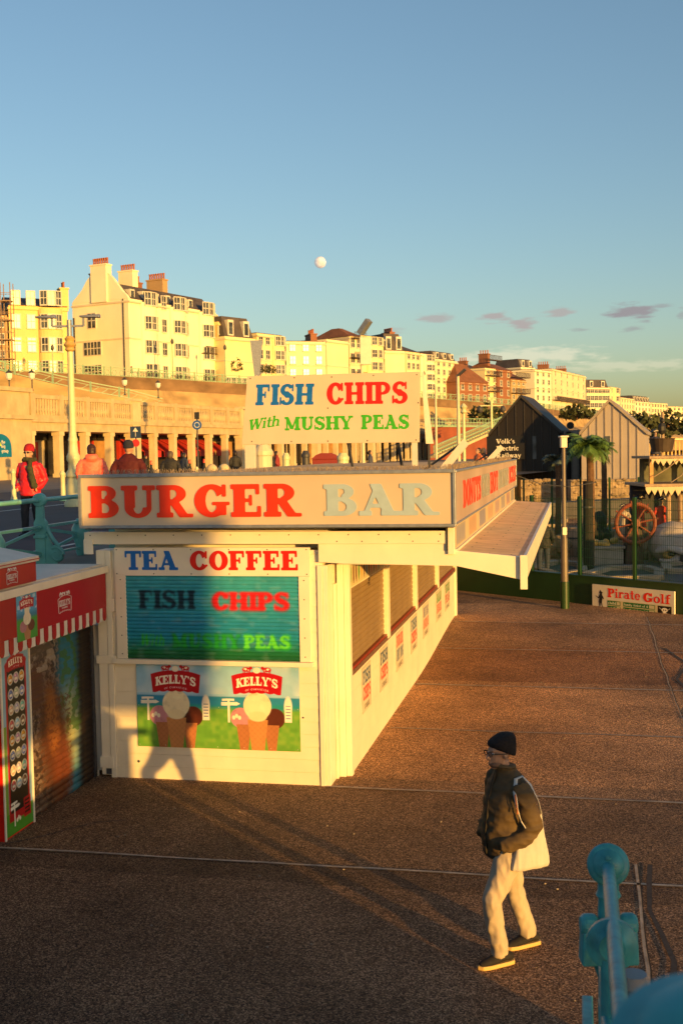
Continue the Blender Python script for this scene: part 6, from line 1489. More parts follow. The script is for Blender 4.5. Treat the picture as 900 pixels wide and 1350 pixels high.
# pole in front of the fence
p = onz(744, 802, GZ); o = thing('camera_pole', 'grey metal pole with white camera box, in front of the golf fence', 'camera pole', p, YAW)
h = at(741, 578, 27.2).z-GZ
MB().lathe([(.105, 0), (.105, .62), (.10, .64)], (0, 0, 0), 16).build('base', mgr, o); MB().lathe([(.085, .0), (.08, 1.0), (.055, 1.1), (.045, h-.641)], (0, 0, .641), 16).build('post', mat('galvanised_steel', (.15, .125, .10), .5, .12, 4, metal=.3, dirt=.3), o, smooth=True)
w = MB(); w.box(-.07, .07, -.10, .10, h-.22, h+.02); w.box(-.10, .10, -.14, .12, h+.02, h+.06); w.build('camera_box', mat('cabinet_white', (.7, .64, .5)), o, bevel=.01)
MB().box(-.05, .05, -.078, -.062, 1.75, 1.93).build('notice', M['trim'], o)
# ---- huts
def hut(name, lab, pxl, pxr, pxa, ya_, yel, yer, dist, mw, mr, depth, yb=665):
    u = (RH-FH*.30).normalized(); Ac = at((pxl+pxr)/2, 600, dist)
    def hitx(px):
        dr = ray(px, 600); dr.z = 0; r_ = Ac-CAMP; r_.z = 0; k = (r_.y*u.x-r_.x*u.y)/(dr.y*u.x-dr.x*u.y); return Vector((CAMP.x, CAMP.y, 0))+dr*k
    A = hitx(pxl); Bq = hitx(pxr); W0 = (Bq-A).length
    o = thing(name, lab, 'hut', (A.x, A.y, GZ), math.atan2(u.y, u.x)); zl = at(pxl, yel, dist).z-GZ; zr = at(pxr, yer, dist).z-GZ; za = at(pxa, ya_, dist).z-GZ; xa = (pxa-pxl)/(pxr-pxl)*W0
    P = [(0, 0), (W0, 0), (W0, zr), (xa, za), (0, zl)]
    w = MB(); w.prism(P, (0, 0, 0), (1, 0, 0), (0, 0, 1), (0, depth, 0)); w.build('wall', mw, o)
    w = MB(); t = .22
    w.hexa([(xa, -.15, za+.02), (W0+.12, -.15, zr-.10), (W0+.12, depth, zr-.10), (xa, depth, za+.02), (xa, -.15, za+t), (W0+.12, -.15, zr+t-.10), (W0+.12, depth, zr+t-.10), (xa, depth, za+t)])
    w.hexa([(-.12, -.152, zl-.10), (xa, -.152, za+.02), (xa, depth, za+.02), (-.12, depth, zl-.10), (-.12, -.152, zl+t-.10), (xa, -.152, za+t), (xa, depth, za+t), (-.12, depth, zl+t-.10)])
    w.build('roof', mr, o)
    # standing seams
    w = MB(); n = 8
    for i in range(1, n):
        x = W0*i/n; z = zl+(za-zl)*x/xa if x < xa else za+(zr-za)*(x-xa)/(W0-xa)
        w.box(x-.03, x+.03, -.06, .0, 0, z)
    w.build('seam', mr, o)
    return o, W0, zl, zr, za
mdk = mat('black_metal_cladding', (.018, .014, .012), .5, .2, .6, .002, 4, metal=.2); mlt = mat('grey_zinc_cladding', (.40, .34, .28), .55, .08, .6, .002, 4, metal=.15)
mseam = mat('grey_seam', (.28, .24, .20), .5)
ho, W0, zl, zr, za = hut('black_hut', 'black clad steep gabled hut with a railway name board', 646, 737, 687.5, 524.5, 574, 570, 75, mdk, mat('black_roof_edge', (.03, .026, .024), .6), 7)
k_ = W0/91
w = MB(); w.box((702-646)*k_, (707-646)*k_, -.08, -.02, at(702, 605, 75).z-GZ, at(702, 575, 75).z-GZ); w.build('window', M['glass'], ho)
sb = thing('railway_sign', 'black board lettered in cream on the front of the black hut', 'sign', ho.location, ho.rotation_euler.z)
x0 = (650-646)*k_-.4; zb_ = at(655, 606, 75).z-GZ; zt_ = at(655, 575, 75).z-GZ
MB().box(x0, (692-646)*k_, -.22, -.10, zb_, zt_).build('board', mat('board_black', (.012, .011, .010), .5), sb)
lc = mat('sign_cream_letters', (.72, .66, .52), .5, .03); hz = (zt_-zb_)
pxu = lambda px: (px-646)*k_
letters('lettering', "Volk's", (pxu(655), -.22, zb_+hz*.68), (1, 0, 0), (0, 0, 1), 24*k_, hz*.20, lc, sb, .02, h=18)
letters('lettering', 'Electric', (pxu(655), -.22, zb_+hz*.38), (1, 0, 0), (0, 0, 1), 29*k_, hz*.20, lc, sb, .02, h=18)
letters('lettering', 'Railway', (pxu(655), -.22, zb_+hz*.08), (1, 0, 0), (0, 0, 1), 32*k_, hz*.20, lc, sb, .02, h=18)
lo, W1, zl1, zr1, za1 = hut('grey_hut', 'pale grey clad steep gabled hut with vertical seams', 766, 850, 803.5, 530, 572, 571, 70, mlt, mat('zinc_roof_edge', (.30, .25, .20), .5), 9)
w = MB(); k1 = W1/84; w.box((797-766)*k1, (804-766)*k1, -.07, -.02, at(797, 585, 70).z-GZ, at(797, 575, 70).z-GZ); w.build('window', M['glass'], lo)
o = thing('link_block', 'low grey panelled block between the two gabled huts', 'building', at(737, 600, 76)); B = Vector(o.location); o.location.z = GZ; o.rotation_euler.z = YAW
w = MB(); zt_ = at(750, 567, 76).z-GZ; w.box(0, 1.7, 0, 5, 0, zt_); w.build('wall', mseam, o)
for i in range(4): MB().box(.05+i*.42, .35+i*.42, -.05, -.001, .3, zt_-.1).build('panel', mlt if i % 2 == 0 else mdk, o)
# round black sign above link block
w = MB(); w.lathe([(.24, 0), (.24, .08)], at(751, 561, 75), 20, axis=-FH); tag(w.build('round_sign', M['black']), 'round black sign above the grey block between the huts', 'sign')
# gabion stone wall in front of the grey hut
mgab = mat('gabion_stone', (.30, .22, .13), .9, .45, 2.2, .03, 6)
o = thing('stone_wall', 'rough stone gabion wall in front of the grey hut', 'wall', at(752, 640, 64)); B = Vector(o.location); o.location.z = GZ; o.rotation_euler.z = YAW
zt_ = at(800, 632, 64).z-GZ; w = MB(); w.box(0, 4.8, 0, 1.0, 0, zt_)
rs = random.Random(4)
for i in range(150): r = rs.uniform(.08, .17); w.ell((rs.uniform(.1, 4.7), -.02, rs.uniform(.08, zt_)), (r, .08, r*.7), 7)
w.build('stones', mgab, o)
o = thing('stone_wall', 'rough stone wall in front of the black hut', 'wall', at(686, 640, 66)); o.location.z = GZ; o.rotation_euler.z = YAW
w = MB(); w.box(0, 2.4, 0, 1.0, 0, zt_)
for i in range(70): r = rs.uniform(.08, .17); w.ell((rs.uniform(.1, 2.3), -.02, rs.uniform(.08, zt_)), (r, .08, r*.7), 7)
w.build('stones', mgab, o)
# ---- greens with sandy kerbs
def kerb(name, pts, lab, z=.16, grp='sandy kerbs round the greens'):
    o = thing(name, lab, 'kerb', pts[0], 0, grp); B = Vector(pts[0]); n = len(pts)
    w = MB()
    for i in range(n): a, b = Vector(pts[i])-B, Vector(pts[(i+1) % n])-B; w.bar(a+Vector((0, 0, z/2)), b+Vector((0, 0, z/2)), .28, z)
    w.build('edging', mtan, o)
    MB().add([Vector(p)-B+Vector((0, 0, .03)) for p in pts], [tuple(range(n))]).build('turf', mg, o)
def gp(px, py): return onz(px, py, GZ+.013)
kerb('golf_green', [gp(772, 762), (gp(800, 753)), gp(850, 752), gp(868, 757), gp(868, 765), gp(800, 767)], 'nearest sandy edged green, just behind the fence')
kerb('golf_green', [gp(876, 748), gp(900, 745), gp(930, 747), gp(930, 757), gp(880, 756)], 'sandy edged green under the big skull')
kerb('golf_green', [gp(700, 752), gp(735, 744), gp(765, 748), gp(768, 757), gp(735, 762)], 'sandy edged green behind the grey pole')
kerb('golf_green', [gp(760, 702), gp(800, 694), gp(840, 697), gp(820, 706), gp(775, 708)], 'farther green behind the treasure blocks')
kerb('golf_green', [gp(700, 690), gp(720, 684), gp(745, 687), gp(735, 695), gp(708, 696)], 'far left green beyond the passer-by')
# treasure block
d = 37; o = thing('treasure_block', 'grey stone block heaped with golden treasure', 'stone block', at(798, 745, d)); B = Vector(o.location); o.location.z = GZ; o.rotation_euler.z = YAW; o.scale = (1.2, 1.2, 1.2)
w = MB(); w.box(-.42, .42, -.3, .3, .0, .42); w.box(-.46, .46, -.34, .34, .421, .50); w.build('block', mat('grey_block', (.24, .22, .19), .8, .2, 3, .004, 20), o, bevel=.02)
w = MB(); 
for i in range(9): w.ell((rs.uniform(-.36, .36), rs.uniform(-.2, .2), .50+rs.uniform(.03, .12)), (rs.uniform(.09, .16),)*2+(.09,), 8)
w.build('treasure', mat('gold_paint', (.55, .34, .08), .4, .2, 3), o, smooth=True)
# ship's wheel on a dark stand
d = 36.5; c0 = at(837, 690, d); o = thing('steering_wheel_statue', 'large red brown ship steering wheel on a dark stand behind the fence', 'ship wheel', (c0.x, c0.y, GZ), YAW)
R0 = 27.5/FPX*d; hz = c0.z-GZ; mrw = mat('wheel_red_wood', (.20, .05, .02), .5, .15, 4, .002, 20)
w = MB(); n = 32; w.tube([(R0*math.cos(t)*.93, 0, hz+R0*.93*math.sin(t)) for t in [2*math.pi*k/n for k in range(n)]], R0*.10, 8, closed=True, ref=(0, 1, 0)); w.build('rim', mrw, o, smooth=True)
for k in range(4):
    t = math.pi*k/4+.2; w = MB(); w.tube([(-R0*1.12*math.cos(t), .0, hz-R0*1.12*math.sin(t)), (R0*1.12*math.cos(t), .0, hz+R0*1.12*math.sin(t))], .028, 8); w.build('spoke', mrw, o)
w = MB(); w.lathe([(.14, -.08), (.14, .08)], (0, 0, hz), 16, axis=(0, 1, 0)); w.build('hub', mrw, o); w = MB(); w.hexa([(-.30, .1, 0), (.30, .1, 0), (.30, .5, 0), (-.30, .5, 0), (-.2, .1, hz+.15), (.2, .1, hz+.15), (.2, .45, hz+.15), (-.2, .45, hz+.15)]); w.build('stand', mat('dark_wood', (.05, .032, .02), .6, .2, 5), o)
# big skull
d = 36.5; c0 = at(889, 728, d); o = thing('skull_statue', 'giant bone coloured skull sculpture half sunk in the ground', 'sculpture', (c0.x, c0.y, GZ+.02), YAW); o.scale = (1.12, 1.12, 1.05)
bone = mat('bone_paint', (.42, .36, .30), .7, .12, 3, .004, 20, dirt=.4, dirtcol=(.16, .10, .06)); gold = mat('skull_socket_ochre', (.34, .20, .06), .7, .25, 4)
w = MB(); w.ell((0, .15, .62), (.72, .80, .66), 20); w.ell((.0, -.40, .16), (.46, .30, .2), 14); w.tube([(-.62, -.32, .40), (-.34, -.62, .52), (-.10, -.68, .44), (.0, -.70, .40), (.12, -.68, .44), (.36, -.62, .52), (.62, -.32, .40)], .085, 10); w.tube([(-.55, -.36, .16), (-.34, -.60, .12), (-.14, -.66, .20)], .06, 8); w.tube([(.55, -.36, .16), (.34, -.60, .12), (.14, -.66, .20)], .06, 8)
cloth(w, 'cranium', bone, o, .035, 5, .012, 3)
for x, rx in ((-.31, .19), (.30, .18)):
    w = MB(); w.ell((x, -.50, .31), (rx, .14, .14), 14); w.build('eye_socket', gold, o, smooth=True); w = MB(); w.ell((x+.03, -.60, .34), (rx*.62, .06, .075), 12); w.build('pupil', M['black'], o, smooth=True)
w = MB(); w.prism([(-.09, 0), (.09, 0), (.04, .2), (-.04, .2)], (.0, -.74, .12), (1, 0, 0), (0, 0, 1), (0, .2, 0)); w.build('nose', M['black'], o)
w = MB(); w.tube([(-.05+.28*math.cos(t)*1.0+.25, -.40+.9*math.sin(t)*.5, .62+.62*math.sin(t)*.95) for t in [.4+k*.25 for k in range(9)]], .018, 6); w.build('crack', mat('crack_purple', (.16, .12, .13), .8), o)
# pirate figures (statues)
def pirate(px, py_base, d, h, lab, coat, rz=0, mirrored=False):
    p = at(px, py_base, d); o = thing('pirate_statue', lab, 'statue', (p.x, p.y, p.z), YAW+rz, 'pirate statues on the golf course'); s = h/1.8
    if py_base > 700: w = MB(); w.lathe([(.30, GZ-p.z), (.36, (GZ-p.z)*.5), (.30, -.01)], (0, 0, 0), 14); w.build('barrel', M['wood'], o)
    w = MB()
    for sx in (-1, 1): w.tube([(sx*.10*s, 0, .02), (sx*.11*s, -.02*s, .45*s), (sx*.09*s, 0, .9*s)], [.055*s, .07*s, .10*s], 8)
    w.tube([(0, 0, .85*s), (0, 0, 1.15*s), (0, 0, 1.42*s), (0, -.01, 1.55*s)], [.15*s, .14*s, .17*s, .06*s], 10, ref=(0, 1, 0)); w.ell((0, -.02*s, 1.64*s), (.085*s, .10*s, .12*s)); w.ell((0, -.125*s, 1.63*s), (.018*s, .03*s, .03*s), 6)
    for sx, q in ((-1, .22), (1, -.1)): w.tube([(sx*.19*s, 0, 1.40*s), (sx*.32*s, -.12*s, 1.16*s), (sx*(.20+q)*s, -.32*s, 1.2*s)], [.065*s, .05*s, .035*s], 8)
    cloth(w, 'body', mat('statue_skin', (.34, .22, .14), .7, .1), o, .022*s, 3)
    w = MB(); w.tube([(0, 0, .55*s), (0, 0, .9*s), (0, 0, 1.2*s), (0, 0, 1.42*s), (0, 0, 1.5*s)], [.27*s, .20*s, .17*s, .20*s, .10*s], 12, ref=(0, 1, 0))
    for sx, q in ((-1, .22), (1, -.1)): w.tube([(sx*.19*s, 0, 1.42*s), (sx*.32*s, -.12*s, 1.16*s), (sx*(.22+q*.9)*s, -.27*s, 1.2*s)], [.08*s, .07*s, .065*s], 8)
    cloth(w, 'coat', coat, o, .024*s, 3, .006, 8)
    w = MB(); w.prism([(-.24*s, 0), (.24*s, 0), (.17*s, .11*s), (0, .17*s), (-.17*s, .11*s)], (0, -.14*s, 1.72*s), (1, 0, 0), (0, 0, 1), (0, .26*s, 0)); w.build('hat', M['black'], o, bevel=.03*s)
    w = MB(); w.tube([(-.15*s, -.17*s, 1.76*s), (0, -.17*s, 1.83*s), (.15*s, -.17*s, 1.76*s)], .015*s, 5); w.build('hat_braid', M['trim'], o)
redc = mat('statue_red_coat', (.42, .03, .02), .6, .15, 5); blu = mat('statue_dark_coat', (.03, .03, .05), .6, .2, 5)
pirate(871, 715, 38.5, 1.5, 'pirate statue in red coat and braided black hat, right of the ship wheel', redc)
pirate(843, 712, 39.5, 1.5, 'pirate statue with red collar partly behind the ship wheel', redc, .4)
pirate(822, 712, 39, 1.2, 'small pale skeleton like pirate statue left of the ship wheel', mat('statue_bone', (.40, .34, .26), .7, .15, 6), -.3)
pirate(863, 612, 41, 1.2, 'dark pirate statue leaning on the upper deck of the stall', blu, .2)
# dark rock mass
d = 41; p = at(784, 700, d); o = thing('dark_rock', 'black craggy rock standing behind the treasure block', 'rock', (p.x, p.y, GZ+.1)); w = MB()
for i in range(7): w.ell((rs.uniform(-.3, .3), rs.uniform(-.2, .2), rs.uniform(.2, 1.1)), (rs.uniform(.2, .4), .3, rs.uniform(.25, .45)), 10)
cloth(w, 'rock', mat('dark_rock_face', (.03, .028, .026), .8, .4, 4, .01, 12), o, .05, 2, .05, 3)
# ship shaped stall: two decks with jagged cream valances on timber posts
d = 38; a = at(846, 650, d); o = thing('ship_stall', 'two tier timber stall dressed as a ship with jagged cream valances', 'stall', (a.x, a.y, GZ), YAW); k = d/FPX
def zz(y): return CAM_H+(589-y)*k-GZ
mval = mat('cream_canvas', (.60, .48, .28), .7, .1, 3, dirt=.2)
def jag(name, x0, x1, y0, y1, yy, seed):
    rr = random.Random(seed); pts = [(x0, zz(y0)), (x1, zz(y0))]; x = x1; up_ = False
    while x > x0: pts.append((x, zz(y1)+(rr.uniform(.04, .10) if up_ else -rr.uniform(.05, .16)))); x -= rr.uniform(.07, .13); up_ = not up_
    MB().prism(pts, (0, yy, 0), (1, 0, 0), (0, 0, 1), (0, .03, 0)).build(name, mval, o)
MB().box(.2, 4, -.15, 2.2, zz(605.5), zz(602)).build('upper_beam', M['wood'], o, bevel=.01); jag('upper_valance', .26, 4, 605.8, 611, -.19, 1)
MB().box(0, 4, -.3, 2.4, zz(642), zz(638.5)).build('lower_beam', M['wood'], o, bevel=.01); jag('lower_valance', .02, 4, 642.2, 649, -.34, 2)
for x in (.30, 1.45, 2.6): MB().box(x-.06, x+.06, -.05, .07, zz(638.4), zz(605.6)).build('post', mat('orange_post', (.48, .26, .08), .6, .2, 5), o)
for x in (.9, 1.3, 2.2): MB().lathe([(.09, 0), (.08, zz(642.2))], (x, .1, 0), 12).build('mast_post', M['wood'], o)
MB().box(.1, 4, 1.9, 2.1, .0, zz(642.3)).build('back_panel', mat('stall_dark', (.05, .05, .06), .8), o); MB().box(.35, 4, 1.6, 1.7, zz(638), zz(606)).build('back_cloth', mat('stall_olive', (.12, .12, .08), .9, .3, 2), o)
w = MB(); w.tube([(.3, -.2, zz(630)), (.8, -.2, zz(618)), (1.15, -.2, zz(607))], .015, 5); w.tube([(1.5, -.2, zz(612)), (1.25, -.2, zz(628)), (.9, -.2, zz(637))], .015, 5); w.tube([(1.5, -.2, zz(620)), (1.8, -.2, zz(633)), (2.3, -.2, zz(637))], .015, 5); w.build('rope', M['wood'], o)
# crow's nest barrel on mast
o = thing('crows_nest', 'dark barrel crow nest on a mast above the ship stall', 'crow nest', at(872, 602, 38.5), YAW)
MB().lathe([(.03, -.1), (.06, -.05), (.06, .15)], (0, 0, 0), 10).build('mast', M['wood'], o); MB().lathe([(.33, .16), (.36, .30), (.42, .58), (.44, .62), (.40, .62), (.36, .3)], (0, 0, 0), 18).build('barrel', mat('dark_wood', (.05, .03, .02)), o)
MB().lathe([(.07, 0), (.05, 1.1)], (.05, .1, .4), 8).build('upper_mast', M['wood'], o)
w = MB(); w.ell((0, 0, .95), (.14, .1, .22), 10); w.ell((0, 0, 1.22), (.08, .08, .1), 8); w.build('lookout', M['black'], o)
# red tent peak at the right edge
w = MB(); w.hexa([Vector(q) for q in [(-.6, -.3, 0), (.6, -.3, 0), (.6, .3, 0), (-.6, .3, 0), (-.25, -.05, .8), (-.1, -.05, .8), (-.1, .05, .8), (-.25, .05, .8)]]); o = w.build('red_sail', mat('red_sail_cloth', (.50, .05, .02), .7, .1)); o.location = at(905, 715, 37); o.location.z = GZ+.35; tag(o, 'small red sail at the right edge above the skull', 'sail')
# teal bins and turquoise post near the far side
for px, dd, hgt, lab in ((713, 46, 1.1, 'turquoise figure shaped post beyond the canopy'), (701, 46, .8, 'dark green litter bin beyond the canopy edge')):
    p = onz(px, 660, GZ); p = at(px, 655, dd); o = thing('litter_bin', lab, 'litter bin', (p.x, p.y, GZ+.5)); MB().lathe([(.2, 0), (.22, hgt*.6), (.15, hgt*.75), (.2, hgt*.85), (.05, hgt)], (0, 0, 0), 12).build('body', M['teal'] if px > 705 else mgr, o, smooth=True); MB().lathe([(.24, -.05), (.24, .0)], (0, 0, 0), 12).build('base', M['darkmetal'], o)
# sloping grey path behind
sheet([onz(640, 676, GZ)[:2], onz(900, 672, GZ)[:2], onz(900, 660, GZ)[:2], onz(640, 662, GZ)[:2]], GZ+.03, 'path', mat('grey_path', (.17, .16, .15), .9, .15), 'grey path beyond the golf course')
# ---- palms
lf = mat('palm_leaf', (.09, .17, .035), .55, .3, 3, dirt=.2, dirtcol=(.14, .11, .03)); lf2 = mat('blue_palm_leaf', (.10, .13, .11), .6, .2, 3); trk = mat('palm_trunk', (.13, .07, .035), .9, .3, 12, .02, 25)
def palm(px, yc, yb, d, r, lab, leafm, nf=26, tr=.115):
    c_ = at(px, yc, d); o = thing('palm_tree', lab, 'palm tree', (c_.x, c_.y, GZ)); h = c_.z-GZ; rs = random.Random(int(px))
    w = MB(); P = []; 
    for i in range(15): t = i/14; P.append((.06*math.sin(t*2.5), .03*math.sin(t*3), h*t))
    w.tube(P, [tr*(1.25-.35*i/14)*(1+.10*(i % 2)) for i in range(15)], 10); w.build('trunk', trk, o, smooth=False)
    w = MB()
    for k in range(nf):
        az = 2*math.pi*k/nf+rs.uniform(-.15, .15); el0 = rs.uniform(.0, 1.35); L = r*rs.uniform(.8, 1.15)
        hd_ = Vector((math.cos(az), math.sin(az), 0)); pts = []; p = Vector((0, 0, h)); el = el0
        for s in range(9): pts.append(p.copy()); p = p+(hd_*math.cos(el)+Vector((0, 0, math.sin(el))))*L/9; el -= .15+.03*s*.6
        side = Vector((-hd_.y, hd_.x, 0))
        for s in range(1, 9):
            t = (pts[s]-pts[s-1]).normalized(); ll = L*.42*math.sin(math.pi*(.12+.80*s/9))
            for q in (0, .5):
                b0 = pts[s-1].lerp(pts[s], q)
                for sd in (-1, 1):
                    tip = b0+side*sd*ll*.75+t*ll*.6+Vector((0, 0, -ll*.35+rs.uniform(-.03, .03))); w.add([b0, b0+t*.06, tip+t*.006, tip], [(0, 1, 2, 3)])
            w.add([pts[s-1]-side*.012, pts[s-1]+side*.012, pts[s]+side*.008, pts[s]-side*.008], [(0, 1, 2, 3)])
    w.build('crown', leafm, o, fix=False)
def wrap(px, d, yt, lab):
    p = at(px, 700, d); o = thing('trunk_wrap', lab, 'trunk wrap', (p.x, p.y, GZ)); h = at(px, yt, d).z-GZ
    MB().lathe([(.17, 0), (.165, h*.5), (.16, h)], (0, 0, 0), 12).build('matting', mat('dark_matting', (.02, .018, .016), .9, .2, 9), o); MB().lathe([(.18, 0), (.18, .05)], (0, 0, h*.7), 12).build('strap', M['darkmetal'], o)
wrap(775, 34.98, 634, 'dark matting wrapped round the foot of the tallest palm')
o = MB(); P0 = [at(px, 660, 61) for px in (684, 905)]; a, b = [Vector((p.x, p.y, GZ)) for p in P0]; nb_ = FH*1.5
o.hexa([a, b, b+nb_, a+nb_, a+Vector((0, 0, .80)), b+Vector((0, 0, 1.08)), b+nb_+Vector((0, 0, 1.08)), a+nb_+Vector((0, 0, .80))]); tag(o.build('ramp', mat('grey_ramp', (.11, .105, .10), .9, .2, 1)), 'grey ramp before the stone wall', kind='structure')
rsg = random.Random(21)
for px, py, d, sc_, lab in ((748, 690, 41, .5, 'brown rock left of the dark rock'), (760, 683, 43, .45, 'smaller brown rock behind its neighbour, left of the dark rock'), (806, 692, 43, .4, 'brown rock between the treasure block and the ship wheel'), (735, 700, 39, .45, 'brown rock nearest the walker'), (856, 735, 38, .35, 'small brown rock beside the skull')):
    p = at(px, py, d); o = thing('golf_rock', lab, 'rock', (p.x, p.y, GZ), 0, 'rocks on the golf course'); w = MB()
    for i in range(5): w.ell((rsg.uniform(-.5, .5)*sc_, rsg.uniform(-.4, .4)*sc_, rsg.uniform(.1, 1.2)*sc_), (rsg.uniform(.4, .8)*sc_, .5*sc_, rsg.uniform(.3, .7)*sc_), 9)
    cloth(w, 'rock', mat('brown_rock', (.22, .15, .08), .9, .4, 4, .01, 12), o, .05, 1, .05, 4)
for px, d, h_, lab in ((757, 40, 1.0, 'timber barrel left of the treasure block'), (820, 38.5, 1.1, 'timber barrel left of the ship wheel'), (857, 37.5, 1.3, 'carved timber post right of the ship wheel'), (829, 41, 1.4, 'second timber post behind the ship wheel')):
    p = at(px, 700, d); o = thing('barrel' if 'barrel' in lab else 'timber_post', lab, 'barrel' if 'barrel' in lab else 'post', (p.x, p.y, GZ)); r = .28 if 'barrel' in lab else .09
    MB().lathe([(r*.8, 0), (r, h_*.35), (r, h_*.65), (r*.8, h_)], (0, 0, 0), 14).build('body', M['wood'], o); MB().lathe([(r*1.02, 0), (r*1.02, .06)], (0, 0, h_*.6), 14).build('hoop', M['darkmetal'], o)
palm(775, 590, 735, 35, .92, 'tallest green palm in front of the grey hut', lf, 40); palm(793.5, 592, 700, 42, .62, 'slimmer palm just right of the tallest palm', lf, 20, .10)
palm(733, 608, 670, 44, .66, 'grey blue leaved palm in front of the black hut', lf2, 20, .10)
# shrubs and plants around the far right
bush = mat('shrub_leaf', (.05, .06, .02), .8, .4, 2)
def shrub(p, r, h, lab, n=260, m_=bush, grp='shrubs on the cliff foot'):
    o = thing('shrub', lab, 'shrub', p, 0, grp); w = MB(); rs = random.Random(int(p[0]*7+p[1]))
    for i in range(n):
        a = rs.uniform(0, 6.28); rr = r*math.sqrt(rs.random()); z = h*rs.random()*(1-.5*(rr/r)**2); c = Vector((rr*math.cos(a), rr*math.sin(a), z)); s = r*.16
        q = Vector((rs.uniform(-1, 1), rs.uniform(-1, 1), rs.uniform(-.3, 1))).normalized(); q2 = q.cross(Vector((rs.uniform(-1, 1), rs.uniform(-1, 1), rs.uniform(-1, 1)))).normalized()
        w.add([c-q*s, c+q2*s*.6, c+q*s, c-q2*s*.6], [(0, 1, 2, 3)])
    w.build('foliage', m_, o, fix=False); MB().tube([(0, 0, -.3), (0, 0, h*.6)], r*.06, 6).build('stem', trk, o)
for px, py, dd, r, h, lab in ((640, 556, 205, 3.4, 3.4, 'dark shrub on the cliff above the brick wall'), (760, 552, 240, 4, 3, 'dark shrub on the cliff between the two huts'), (840, 566, 260, 5, 4, 'dark shrub on the cliff right of the grey hut'), (880, 572, 280, 6, 6, 'larger dark shrub near the right edge'), (866, 580, 250, 3, 3, 'small round shrub by the far arcade'),
                   (307, 490, 176, 1.5, 2.6, 'spiky palm like shrub by the mansard house'), (350, 491, 178, .8, 1.5, 'small shrub before the pale yellow house'), (358, 492, 178, .8, 1.4, 'small shrub beside its twin before the pale yellow house')):
    shrub(at(px, py, dd), r, h, lab)
# ------------------------------------------------------------------ people
SKIN = mat('skin', (.42, .24, .16), .5, .06, 8); DENIM = mat('dark_trousers', (.02, .02, .025), .8, .2, 12); BLK = mat('black_shoe', (.012, .011, .012), .6, .2, 10)
def ringz(c, rx, ry, z, n=20, tilt=0.0): return [(c[0]+rx*math.cos(2*math.pi*k/n), c[1]+ry*math.sin(2*math.pi*k/n), z+tilt*math.cos(2*math.pi*k/n)) for k in range(n)]
def head(w, c, s=1.0):
    """faces +x"""
    c = Vector(c)
    w.ell(c+Vector((-.012, 0, .035))*s, (.098*s, .078*s, .100*s), 16); w.ell(c+Vector((.018, 0, -.035))*s, (.070*s, .060*s, .085*s), 14); w.ell(c+Vector((.048, 0, -.098))*s, (.034*s, .034*s, .026*s), 10)
    w.tube([c+Vector((.080, 0, .022))*s, c+Vector((.096, 0, -.005))*s, c+Vector((.112, 0, -.030))*s, c+Vector((.088, 0, -.042))*s], [.010*s, .013*s, .016*s, .012*s], 8, ref=(0, 1, 0))
    w.ell(c+Vector((.082, 0, -.066))*s, (.014*s, .026*s, .008*s), 8); w.ell(c+Vector((.080, 0, -.080))*s, (.013*s, .024*s, .008*s), 8)
    w.ell(c+Vector((.078, 0, .030))*s, (.014*s, .052*s, .012*s), 8)
    for sy in (-1, 1): w.ell(c+Vector((-.008, sy*.080, -.008))*s, (.020*s, .010*s, .032*s), 8)
    w.tube([c+Vector((-.02, 0, -.06))*s, c+Vector((-.035, 0, -.17))*s, c+Vector((-.045, 0, -.22))*s], [.058*s, .056*s, .070*s], 12, ref=(0, 1, 0))
